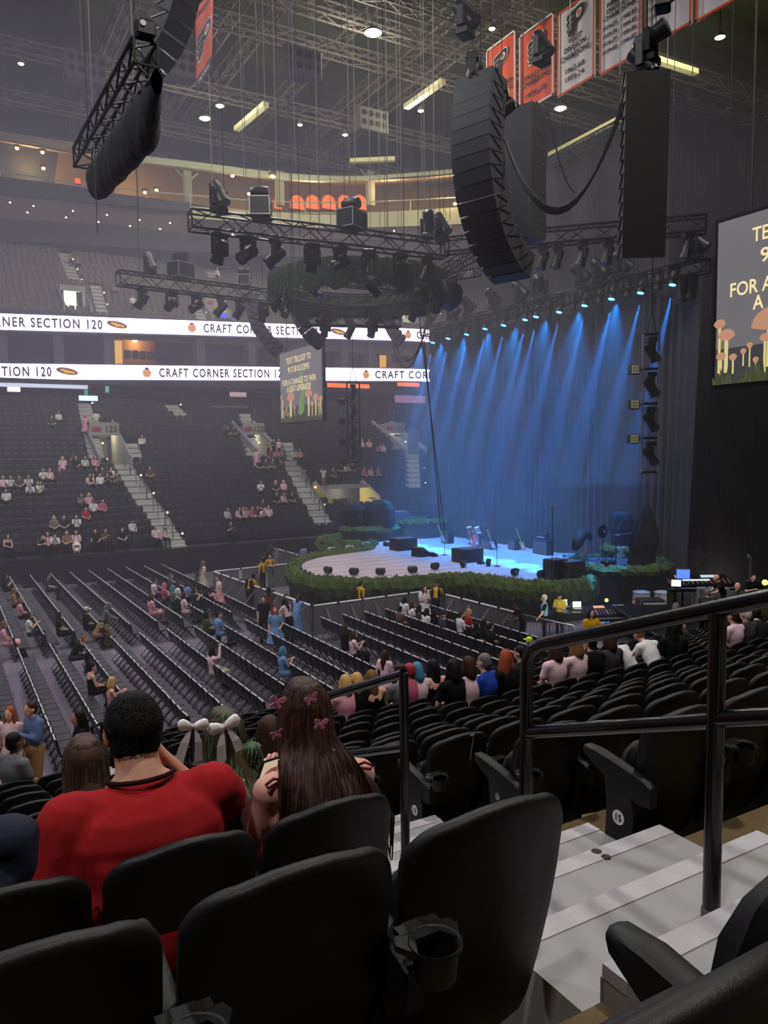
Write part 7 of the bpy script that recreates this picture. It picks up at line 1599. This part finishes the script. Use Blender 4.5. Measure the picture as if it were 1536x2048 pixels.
# ---- audience in the rows below (near stand)
def NR(px, py, ps, tc, hc, hk, lab, tk='tee', skin='light', yaw=0.0, bulk=1.0, bc=BLK): return person(near_at(px, py), yaw, ps, (tk, tc), ('trousers', bc), (hk, hc), skin, lab, bulk=bulk)
NR(690, 1388, PHN, PNK, 'y', 'mid', 'blond woman in pink filming with a phone right of the butterfly clips'); NR(713, 1415, SIT, BLK, 'y', 'mid', 'blond head in a black top in the lower rows'); NR(742, 1378, SIT, BLK, 'l', 'long', 'woman with long light brown hair in the lower rows', tk='tank'); NR(800, 1392, SIT, GRY, 'b', 'cap', 'person in a grey T-shirt seen behind the short handrail')
NR(833, 1368, SIT, PPK, 't', 'mid', 'girl with bright blue hair in the lower rows'); NR(818, 1352, SIT, ROS, 'r', 'short', 'person with spiky red hair in the lower rows'); NR(866, 1340, SIT, BLK, 'k', 'long', 'person with long black hair waving in the lower rows', tk='tank'); NR(905, 1352, SIT, BLK, 'k', 'mid', 'dark haired person with a pink scarf in the lower rows'); NR(935, 1345, SIT, PPK, 'b', 'mid', 'person in pale pink beside the blue T-shirt man')
NR(968, 1328, SIT, BLU, 'g', 'short', 'grey haired man in a royal blue T-shirt', yaw=.35, bulk=1.15); NR(1010, 1316, TURN, BLK, 'o', 'long', 'girl with auburn hair beside the blue T-shirt man'); NR(1040, 1302, SIT, BLK, 'k', 'short', 'large man in black with a beard in the lower rows', bulk=1.2, yaw=.4); NR(1058, 1275, SIT, BLK, 'L', 'cap', 'person with a lime green cap in the lower rows')
NR(1108, 1305, SIT, PPK, 'b', 'mid', 'person in pale pink seen under the handrail'); NR(1150, 1308, PHN, PPK, 'l', 'mid', 'person holding up a bright phone under the handrail'); NR(1180, 1302, SIT, BLK, 'k', 'short', 'dark haired person in black under the handrail'); NR(1216, 1290, SIT, CHA, 'b', 'mid', 'brown haired person left of the flower T-shirt')
fl = NR(1268, 1292, LEAN, WHT, 'b', 'short', 'person in a white T-shirt with a pink flower print leaning forward', bulk=1.12, yaw=.5); NR(1312, 1268, LEAN, WHT, 'l', 'short', 'person in white beside the flower T-shirt'); NR(1342, 1283, SIT, BLK, 'k', 'long', 'woman in a black T-shirt with long dark hair', yaw=-.4)
NR(1465, 1252, SIT, PPK, 'b', 'short', 'small girl in pale pink behind the handrail post'); NR(1490, 1240, SIT, CHA, 'w', 'bun', 'person with a white hair bow at the right edge'); NR(1512, 1285, LEAN, BLK, 'k', 'short', 'man in a black shirt with a pale print leaning at the right edge', bulk=1.2, yaw=-.9)
J = pose('sit_lean'); 
for k in range(7):
    a = -1.2+2.4*k/6; mb = MB(); mb.ell(V((.03+.07*math.sin(a), .045-.0, .83+.075*math.cos(a)*.8)), (.026, .012, .045), Euler((.45, 0, -a*0)).to_matrix() @ Matrix.Rotation(a, 3, 'Y'), 8, 5); mb.build('flower_petal', cloth((214, 150, 150)), fl, True)
mb = MB(); mb.ell(V((.03, .02, .80)), (.03, .02, .035)); mb.build('flower_heart', cloth((150, 190, 70)), fl, True)
# ================================================================ the people right in front
def fgJ(head, neck, chest, shw, shz, shy, hands):
    J = pose('sit'); J['head'] = V(head); J['neck'] = V(neck); J['chest'] = V(chest); J['yaw'] = 0
    J['sh'] = {s: V((s*shw, shy, shz)) for s in (-1, 1)}
    for s in (-1, 1): J['elb'][s] = V(hands[s][0]); J['hand'][s] = V(hands[s][1])
    return J
def fold(me, amp, freq, seed=0, zr=None):
    """cloth folds: push vertices along their normals"""
    n = len(me.vertices); co = np.zeros(n*3); me.vertices.foreach_get('co', co); co = co.reshape(-1, 3); no = np.zeros(n*3); me.vertices.foreach_get('normal', no); no = no.reshape(-1, 3)
    x, y, z = co.T; d = np.sin(freq*(z*1.0+.55*x)+1.7*np.sin(7*x+seed))*.6+np.sin(freq*.55*(z-.8*x)+2.1*np.sin(5*z+seed))*.5+.35*np.sin(freq*1.9*(z+.2*y)+seed+3*np.sin(9*x))
    d = np.clip(d, -1, .6)*amp
    if zr is not None: d *= np.clip((zr-z)/.22, .15, 1.0)
    co += no*d[:, None]; me.vertices.foreach_set('co', co.ravel()); me.update()
def tuft(c, rs, n, L, rnd, lo=-.2, seed=0, parent=None, m=None, name='hair_strands'):
    """short hair: thin triangles combed over an ellipsoid"""
    mb = MB()
    for i in range(n):
        while True:
            d = V((rnd.gauss(0, 1), rnd.gauss(0, 1), rnd.gauss(0, 1))).normalized()
            if d.z > lo+.25*max(0, d.y)*2.2: break
        p = c+V((d.x*rs[0], d.y*rs[1], d.z*rs[2])); tdir = (V((0, 0, -1))+V((rnd.uniform(-.5, .5), rnd.uniform(-.5, .5), .2))); tdir = (tdir-d*tdir.dot(d)).normalized()
        e = p+tdir*L*rnd.uniform(.6, 1.2)+d*L*.35; s = tdir.cross(d).normalized()*.0016
        mb.add([p-s, p+s, e], [(0, 1, 2)])
    o = mb.build(name, m, parent); o['kind'] = 'stuff'; return o
def strands(c, n, L, m, parent, rnd, spread=150, w_=.006, body=.0, wave=.012, name='hair_strands', curl=0.0, hw=(.080, .098), inner=False):
    """long hair: ribbons that leave the crown, hug the skull and fall down the back"""
    if not isinstance(m, (list, tuple)): m = [m]
    mb = MB()
    for i in range(n):
        ph = math.radians(rnd.uniform(-spread, spread)); h = V((math.sin(ph), -math.cos(ph), 0)); k = rnd.uniform(.94, 1.06)
        ex = V((h.x*hw[0], h.y*hw[1], 0))*k; Lr = L*rnd.uniform(.72, 1.05); part = V((rnd.uniform(-.012, .012), rnd.uniform(-.05, .06), .119))
        sx = math.sin(ph); by = -(c.y+.105+rnd.uniform(0, .035)); bw = 1.0+body
        pts = [part, part*.5+ex*.5+V((0, 0, .052)), ex*.93+V((0, 0, .065)), ex*1.06+V((0, 0, .0)), ex*1.10+V((0, -.02, -.085)), V((sx*.105*bw, min(ex.y*1.1, by*.72), -.17)), V((sx*.12*bw+rnd.uniform(-.015, .015), by, -.17-(Lr-.17)*.5)), V((sx*.125*bw+rnd.uniform(-.03, .03), by, -Lr))]
        cc = crom(pts, 3); ph2 = rnd.uniform(0, 6); N = len(cc); vs = []; fs = []
        for j, p in enumerate(cc):
            u = j/(N-1); p = c+p+V((wave*math.sin(ph2+u*9)*u*1.5, wave*math.cos(ph2*1.3+u*8)*u, 0))+(V((math.sin(u*22+ph2), math.cos(u*22+ph2), 0))*curl*max(0, u-.4))
            ww = w_*(1-.75*u**3)*rnd.uniform(.8, 1.1); t = V((math.cos(ph), math.sin(ph), 0))*ww; vs += [p-t, p+t]
        for j in range(N-1): fs.append((2*j, 2*j+1, 2*j+3, 2*j+2))
        mb.cur = rnd.randrange(len(m)); mb.add(vs, fs)
    o = mb.build(name, list(m), parent, True); o['kind'] = 'stuff'; return o
def hairmat(name, rgb, var=.35):
    return mat(name, rgb, .58, var=var, scale=60, spec=.28)
rnd = random.Random(21)
# ---------------- man in the red T-shirt
MO = V((.50, 2.33, rowz(1))); J = fgJ((0, .185, 1.065), (0, .10, .93), (-.01, .02, .72), .225, .865, .06, {-1: ((-.33, .02, .60), (-.26, .26, .52)), 1: ((.27, .34, .72), (.10, .33, .93))})
J['pel'] = V((0, -.01, .52))
mb = body_mb(J, 1.38, 0, ('torso', 'arms', 'legs')); mb.caps(V((0, .07, .90)), V((0, .155, 1.02)), .075, .068, 14); mb.ell(V((0, .08, .90)), (.13, .075, .075))
head_mb(mb, J['head'], 0, 1.06)
for s in (-1, 1): d = (J['hand'][s]-J['elb'][s]).normalized(); mb.caps(J['hand'][s], J['hand'][s]+d*.06, .034, .03, 8)
base = sculpt(mb, 'person_body', SKINS['light'], .011, 5, 9000)
f = MB(); f.v = [tuple(v.co) for v in base.vertices]; f.f = [tuple(p.vertices) for p in base.polygons]; f.m = [0]*len(f.f)
for s in (-1, 1): hand_fingers(f, J, s)
man = f.build('person', mat('skin_fair', (206, 152, 132), .55, var=.06, spec=.35), None, True, MO); tag(man, 'heavy man with short black hair in a red T-shirt seen from behind', 'person')
sh = body_mb(J, 1.38, .016, ('torso', 'short')); sh.ell(V((0, .0, .62)), (.27, .175, .16)); sh.ell(V((0, .02, .78)), (.255, .15, .16)); sh.ell(V((-.01, .045, .88)), (.20, .09, .07))
for s in (-1, 1): sh.caps(V((s*.20, .06, .86)), V((s*.275, .05, .72)) if s < 0 else V((.275, .13, .80)), .092, .085)
me = sculpt(sh, 't_shirt', mat('red_cotton', (162, 32, 40), .9, var=.08, scale=30, spec=.15, bump=.12, bscale=350), .011, 4, 16000); fold(me, .0075, 30, 1, .86); tee = link('t_shirt', me, man)
mb = MB(); N = 28; mb.tube([V((.100*math.cos(2*PI*i/N), .085+.090*math.sin(2*PI*i/N), .950-.016*math.sin(2*PI*i/N))) for i in range(N)], .0075, 8, close=True); mb.build('collar', cloth((40, 6, 10)), tee, True)
mb = MB(); c = J['head']; mb.ell(c+V((0, -.012, .043)), (.086, .103, .090)); mb.ell(c+V((0, -.05, -.01)), (.085, .070, .09)); mb.ell(c+V((0, -.048, -.075)), (.068, .05, .05)); HK = mat('black_hair', (12, 10, 10), .7, var=.3, scale=60, spec=.2)
hb = link('hair', sculpt(mb, 'hair', HK, .008, 3, 3000), man); tuft(c+V((0, -.02, .03)), (.088, .106, .096), 3800, .016, rnd, -.25, 0, hb, HK)
tuft(c+V((0, -.052, -.02)), (.084, .072, .088), 1500, .010, rnd, -.12, 0, hb, HK)
# ---------------- woman with butterfly clips
WO = V((1.085, 2.36, rowz(1))); J = fgJ((0, .14, 1.015), (0, .055, .87), (0, 0, .67), .165, .80, .03, {-1: ((-.215, .10, .55), (-.08, .34, .72)), 1: ((.215, .12, .56), (.09, .34, .70))})
J['pel'] = V((0, 0, .50))
mb = body_mb(J, 1.02, 0, ('torso', 'arms', 'legs')); mb.caps(V((0, .03, .82)), V((0, .115, .96)), .052, .048, 12)
for s in (-1, 1): mb.caps(V((0, .03, .86)), J['sh'][s], .045, .058, 10); d = (J['hand'][s]-J['elb'][s]).normalized(); mb.caps(J['hand'][s], J['hand'][s]+d*.055, .028, .024, 8)
head_mb(mb, J['head'], 0, .98); base = sculpt(mb, 'person_body', SKINS['light'], .0105, 5, 8000)
f = MB(); f.v = [tuple(v.co) for v in base.vertices]; f.f = [tuple(p.vertices) for p in base.polygons]; f.m = [0]*len(f.f)
for s in (-1, 1): hand_fingers(f, J, s)
wom = f.build('person', mat('skin_rosy', (222, 166, 152), .55, var=.05, spec=.35), None, True, WO, (0, 0, -.12)); tag(wom, 'woman with long dark brown hair, pink butterfly clips and a dark red dress', 'person')
mb = body_mb(J, 1.02, .012, ('torso',)); me = sculpt(mb, 'dress', mat('dark_red_velvet', (92, 12, 20), .8, var=.15, scale=20), .011, 4, 5000); bm = bmesh.new(); bm.from_mesh(me); bmesh.ops.delete(bm, geom=[v for v in bm.verts if v.co.z > .665], context='VERTS'); bm.to_mesh(me); bm.free(); dr = link('dress', me, wom)
VEL = mat('red_ribbon', (112, 18, 28), .6)
for s in (-1, 1):
    x = s*.135; mb = MB(); mb.tube([(x, -.075, .66), (x*1.06, -.062, .74), (x*1.07, -.02, .825), (x*1.02, .04, .86), (x*.8, .09, .83), (x*.7, .11, .70)], .008, 6); mb.build('strap', VEL, dr, True)
    mb = MB()
    for q in (-1, 1): mb.tube([(x, -.01, .850), (x+q*.03, -.025, .865), (x+q*.058, -.03, .850), (x+q*.05, -.03, .838), (x, -.012, .846)], .0055, 6)
    mb.tube([(x, -.02, .848), (x-.012, -.062, .80), (x-.014, -.085, .70), (x-.016, -.09, .60)], .006, 6); mb.tube([(x, -.02, .848), (x+.02, -.068, .80), (x+.024, -.09, .70), (x+.022, -.092, .61)], .006, 6); mb.build('tie_bow', VEL, dr, True)
mb = MB(); c = J['head']; mb.ell(c+V((0, -.014, .045)), (.081, .095, .082)); mb.ell(c+V((0, -.045, -.02)), (.074, .056, .088)); mb.caps(c+V((0, -.035, -.04)), c+V((0, -.135, -.22)), .060, .045, 12); mb.ell(c+V((0, -.185, -.34)), (.11, .035, .20))
HB = [hairmat('dark_brown_hair', (44, 26, 22)), hairmat('brown_hair_light', (70, 42, 34))]
hb = link('hair', sculpt(mb, 'hair', HB[0], .009, 3, 3000), wom); strands(c, 2300, .56, HB, hb, random.Random(4), 150, .0055, .25, .016)
for s in (-1, 1):   # locks falling over the right shoulder
    mb2 = MB()
for k in range(26):
    r2 = random.Random(k); x = .06+r2.random()*.12; mb = MB(); mb.tube([c+V((x*.6, -.115, -.12)), c+V((x*1.05, -.215, -.22)), c+V((x*1.25+.02*math.sin(k), -.25, -.33)), c+V((x*1.3, -.255, -.42-.06*r2.random()))], [.007, .008, .006, .002], 5)
    if k == 0: acc = MB()
    acc.add(mb.v, mb.f)
o = acc.build('side_locks', HB[0], hb, True); o['kind'] = 'stuff'
def butterfly(px, py, y, s, rz, lab_parent):
    p = aty(px, py, y); m1 = mat('clip_pink', (255, 168, 198), .4, var=.05); m2 = mat('clip_rose', (236, 110, 150), .4)
    inv = lab_parent.matrix_basis.inverted(); lp_ = inv @ p
    root = MB(); root.caps(V((0, 0, -.008)), V((0, 0, .010)), .0022, .0015, 6); b = root.build('butterfly_clip', m2, lab_parent, True, lp_, (.3, rz, .1)); b.scale = (s, s, s)
    for q in (-1, 1):
        w1 = [(0, .001), (q*.006, .012), (q*.016, .020), (q*.021, .016), (q*.018, .005), (q*.006, 0)]; w2 = [(0, 0), (q*.008, -.001), (q*.015, -.006), (q*.013, -.014), (q*.006, -.014), (q*.001, -.005)]
        for w in (w1, w2):
            n_ = len(w); mb = MB(); mb.add([(a, -.004-abs(a)*.35, h) for a, h in w]+[(a, -.0028-abs(a)*.35, h) for a, h in w], [tuple(range(n_)), tuple(range(2*n_-1, n_-1, -1))]+[(i, (i+1) % n_, n_+(i+1) % n_, n_+i) for i in range(n_)]); mb.build('wing', m1, b)
for (px, py, y, s, rz) in ((551, 1403, 2.385, 1.45, .25), (620, 1397, 2.375, 1.3, -.35), (638, 1446, 2.33, 1.3, .15), (551, 1468, 2.35, 1.15, -.2)): butterfly(px, py, y, s, rz, wom)
for (px, py) in ((558, 1520), (562, 1577), (668, 1500), (693, 1543), (562, 1358), (598, 1362)):
    p = wom.matrix_basis.inverted() @ aty(px, py, 2.33 if py > 1400 else 2.46); mb = MB(); mb.ell(V((0, 0, 0)), (.003, .003, .003), None, 8, 5); mb.build('hair_pearl', mat('pearl', (226, 214, 190), .2, spec=.8), wom, True, p)
# phone in her hand
ph = thing('smartphone', 'smartphone in a dark case held by the woman with butterfly clips', 'phone', aty(534, 1545, 2.72), (.5, 0, .2)); mb = MB(); mb.bbox((0, 0, 0), (.075, .009, .15), .004); mb.build('case', M_black, ph); mb = MB(); mb.box((0, -.0052, .0), (.066, .001, .135)); mb.build('screen', emat('phone_screen', (214, 190, 160), .8), ph)
mb = MB(); mb.bbox((-.018, .0065, .05), (.03, .006, .03), .003); mb.build('camera_bump', M_blackmetal, ph)
# ---------------- girl with white bows
GO = V((1.06, 3.16, rowz(2))); J = fgJ((0, .15, 1.005), (0, .06, .86), (0, .01, .67), .155, .79, .03, {-1: ((-.2, .10, .55), (-.07, .34, .62)), 1: ((.2, .12, .56), (.08, .32, .62))}); J['pel'] = V((0, 0, .50))
mb = body_mb(J, .95, 0, ('torso', 'arms', 'legs', 'neck')); head_mb(mb, J['head'], 0, .97); base = sculpt(mb, 'person_body', SKINS['light'], .012, 5, 5000)
f = MB(); f.v = [tuple(v.co) for v in base.vertices]; f.f = [tuple(p.vertices) for p in base.polygons]; f.m = [0]*len(f.f)
for s in (-1, 1): hand_fingers(f, J, s)
girl = f.build('person', SKINS['light'], None, True, GO); tag(girl, 'girl with green tinted hair, two white satin bows and a white top', 'person')
me = sculpt(body_mb(J, .95, .014, ('torso', 'short')), 'top', mat('white_knit', (222, 212, 224), .85, var=.04), .011, 4, 5000); fold(me, .004, 34, 4); link('top', me, girl)
mb = MB(); mb.tube([(-.02+.004*math.sin(i*2.2), -.118+.0015*math.cos(i*2.2), .83-.012*i) for i in range(16)], .004, 5); mb.build('chain', mat('brass_chain', (150, 110, 80), .3, metal=.7), girl)
mb = MB(); c = J['head']; mb.ell(c+V((0, -.014, .045)), (.081, .095, .082)); mb.ell(c+V((0, -.045, -.02)), (.074, .056, .088)); mb.caps(c+V((.02, -.06, -.06)), c+V((.05, -.17, -.22)), .07, .045, 10)
HG = [hairmat('ash_brown_hair', (76, 66, 44)), hairmat('green_tint_hair', (72, 92, 62)), hairmat('dark_ash_hair', (48, 38, 30))]
hb = link('hair', sculpt(mb, 'hair', HG[0], .009, 3, 2500), girl); strands(c, 1200, .30, HG, hb, random.Random(9), 150, .006, .1, .012, curl=.016)
acc = MB(); r2 = random.Random(3)
for k in range(120):    # green curls over the right shoulder
    a = r2.random()*6; p = c+V((.055+r2.random()*.06, -.085-r2.random()*.06, -.02)); L_ = r2.uniform(.12, .23); acc.tube([p+V((.010*math.sin(a+u*9)+.02*u, .010*math.cos(a+u*9), -L_*u)) for u in (0, .2, .4, .6, .8, 1)], [.004, .0045, .004, .004, .003, .001], 4)
o = acc.build('curls', hairmat('sage_hair', (96, 116, 92)), hb, True); o['kind'] = 'stuff'
def bow(px, py, y, s, rz, par):
    SAT = mat('white_satin', (250, 248, 250), .3, var=.03, spec=.5); lp_ = par.matrix_basis.inverted() @ aty(px, py, y)
    k = MB(); k.bbox((0, 0, 0), (.016, .014, .018), .005); b = k.build('hair_bow', SAT, par, True, lp_, (.15, rz, 0)); b.scale = (s, s, s)
    for q in (-1, 1):
        rows = []
        for (x, w_) in ((.004, .007), (.018, .016), (.034, .021), (.044, .016), (.048, .006)): rows.append([(q*x, -.011*math.cos(a), w_*math.sin(a)+.006*(x/.048)) for a in [2*PI*i/12 for i in range(12)]])
        mb = MB(); mb.grid(rows, close_u=True); mb.f += [tuple(range(12)), tuple(range(48, 60))]; mb.m += [0, 0]; mb.build('loop', SAT, b, True)
        rows = [[(q*.004, -.006, -.006), (q*.012, -.006, -.006)], [(q*.010, -.016, -.05), (q*.034, -.012, -.048)], [(q*.018, -.018, -.118), (q*.046, -.012, -.112)]]
        mb = MB(); mb.grid(rows); mb.grid([[(a, d+.002, h) for a, d, h in r] for r in rows]); mb.add([(q*.018, -.018, -.118), (q*.046, -.012, -.112), (q*.030, -.015, -.108), (q*.018, -.016, -.118), (q*.046, -.010, -.112)], [(0, 1, 2)]); mb.build('tail', SAT, b)
bow(386, 1452, 3.18, 1.35, .15, girl); bow(448, 1452, 3.19, 1.5, -.2, girl)
bg = thing('plush_bag', 'pink and white plush bag beside the girl with white bows', 'bag', aty(518, 1545, 3.3)); mb = MB(); mb.ell(V((0, 0, 0)), (.075, .05, .06)); mb.build('pouch', cloth((226, 150, 180)), bg, True); mb = MB(); mb.ell(V((.05, -.01, .02)), (.05, .045, .045)); mb.build('fluffy_side', cloth((236, 220, 236)), bg, True)
# ---------------- girl with long brown hair at the left
LO = V((.46, 3.14, rowz(2))); J = fgJ((0, .14, 1.005), (0, .06, .86), (0, .01, .67), .155, .79, .03, {-1: ((-.2, .10, .55), (-.07, .34, .62)), 1: ((.2, .12, .56), (.08, .32, .62))}); J['pel'] = V((0, 0, .50))
mb = body_mb(J, .95, 0, ('torso', 'arms', 'legs', 'neck')); head_mb(mb, J['head'], 0, .97); base = sculpt(mb, 'person_body', SKINS['light'], .012, 5, 5000)
f = MB(); f.v = [tuple(v.co) for v in base.vertices]; f.f = [tuple(p.vertices) for p in base.polygons]; f.m = [0]*len(f.f)
for s in (-1, 1): hand_fingers(f, J, s)
lg = f.build('person', SKINS['light'], None, True, LO); tag(lg, 'girl with straight long brown hair left of the red T-shirt', 'person'); link('top', sculpt(body_mb(J, .95, .014, ('torso', 'short')), 'top', mat('pale_top', (206, 176, 190), .85), .012, 4, 3500), lg)
mb = MB(); c = J['head']; mb.ell(c+V((0, -.014, .045)), (.081, .095, .082)); mb.ell(c+V((0, -.045, -.02)), (.074, .056, .088)); mb.caps(c+V((0, -.05, -.04)), c+V((0, -.165, -.25)), .068, .055, 10)
HL = [hairmat('chestnut_hair', (74, 54, 42)), hairmat('chestnut_dark', (52, 36, 30))]; hb = link('hair', sculpt(mb, 'hair', HL[0], .009, 3, 2500), lg); strands(c, 1500, .38, HL, hb, random.Random(12), 150, .0055, .08, .004)
# ---------------- person in a navy shirt at the left edge, dark curly head further down
NO = V((-.06, 2.33, rowz(1))); J = fgJ((-.02, .17, 1.06), (0, .09, .92), (0, .02, .72), .19, .86, .05, {-1: ((-.28, .05, .60), (-.2, .3, .52)), 1: ((.27, .06, .60), (.18, .3, .52))}); mb = body_mb(J, 1.15, 0, ('torso', 'arms', 'legs', 'neck')); head_mb(mb, J['head'], 0, 1.0)
base = sculpt(mb, 'person_body', SKINS['tan'], .014, 5, 4000); f = MB(); f.v = [tuple(v.co) for v in base.vertices]; f.f = [tuple(p.vertices) for p in base.polygons]; f.m = [0]*len(f.f)
for s in (-1, 1): hand_fingers(f, J, s)
nv = f.build('person', SKINS['tan'], None, True, NO); tag(nv, 'person in a navy T-shirt cut off by the left edge', 'person'); me = sculpt(body_mb(J, 1.15, .016, ('torso', 'short')), 't_shirt', cloth((40, 44, 62)), .012, 4, 5000); fold(me, .006, 28, 2); link('t_shirt', me, nv); mb = MB(); mb.ell(J['head']+V((0, -.02, .05)), (.086, .1, .085)); mb.ell(J['head']+V((0, -.05, 0)), (.08, .065, .085)); link('hair', sculpt(mb, 'hair', HK, .012, 3, 900), nv)
for o_, rgb in ((man, (40, 44, 60)), (wom, (60, 10, 18)), (girl, (200, 190, 200)), (lg, (60, 60, 80)), (nv, (30, 30, 36))):
    Jp = pose('sit'); mb = MB(); mb.ell(V((0, .0, .50)), (.19, .14, .11))
    for s in (-1, 1): mb.caps(V((s*.09, .02, .50)), V((s*.11, .44, .53)), .105, .075); mb.caps(V((s*.11, .44, .53)), V((s*.11, .42, .12)), .07, .055)
    link('trousers', sculpt(mb, 'trousers', cloth(rgb), .02, 4, 900), o_)
person(V((1.88, 4.85, rowz(4)-.2)), .1, SIT, ('tee', BLK), ('trousers', BLK), ('long', 'b'), 'tan', 'woman with dark curly hair behind the girl with white bows')
# ================================================================ blue beams and the theatrical haze they shine through
for i, (px, py) in enumerate(BEAMS):
    p = atx(px, py, CX-.98)
    light('SPOT', 'blue_beam', p+Vector((-.14, .01, -.42)), 46000, (.03, .27, 1.0), .05, p+Vector((-3.9, .35, -13)), 9, .45)
for i in range(8):      # spots added without fixtures, filling the blue pool on the back deck
    y = 25.5+i*2.35; light('SPOT', 'added_blue_wash', (CX-1.3, y, 13.6), 8000, (.0, .30, 1.0), .1, (24.9, y, 1.5), 52, 1.0)
def haze(name, lo, hi, dens, col, lab, aniso=.3):
    m = bpy.data.materials.new(name); m.use_nodes = True; nt = m.node_tree; nt.nodes.clear()
    out = nt.nodes.new('ShaderNodeOutputMaterial'); v = nt.nodes.new('ShaderNodeVolumeScatter'); v.inputs['Density'].default_value = dens; v.inputs['Color'].default_value = col+(1,); v.inputs['Anisotropy'].default_value = aniso
    nt.links.new(v.outputs[0], out.inputs['Volume'])
    mb = MB(); lo = Vector(lo); hi = Vector(hi); mb.box((0, 0, 0), hi-lo); o = mb.build(name, m, loc=(lo+hi)/2); return tag(o, lab, 'haze', kind='stuff')
haze('stage_haze', (21.5, 26.6, 1.62), (28.0, 42.4, 14.6), .0105, (.8, .88, 1), 'blue lit theatrical haze in front of the stage curtain')
haze('stage_haze', (21.5, 21.8, 5.4), (28.0, 26.6, 14.6), .0105, (.8, .88, 1), 'blue lit haze in the last beams at the right of the curtain')
HALL = .0068
haze('hall_haze', (-30, 17, .05), (62, 88, 21), HALL, (.86, .82, 1), 'thin pale haze hanging in the far half of the hall')
bpy.context.view_layer.update()
bpy.data.scenes.remove(_tmp)
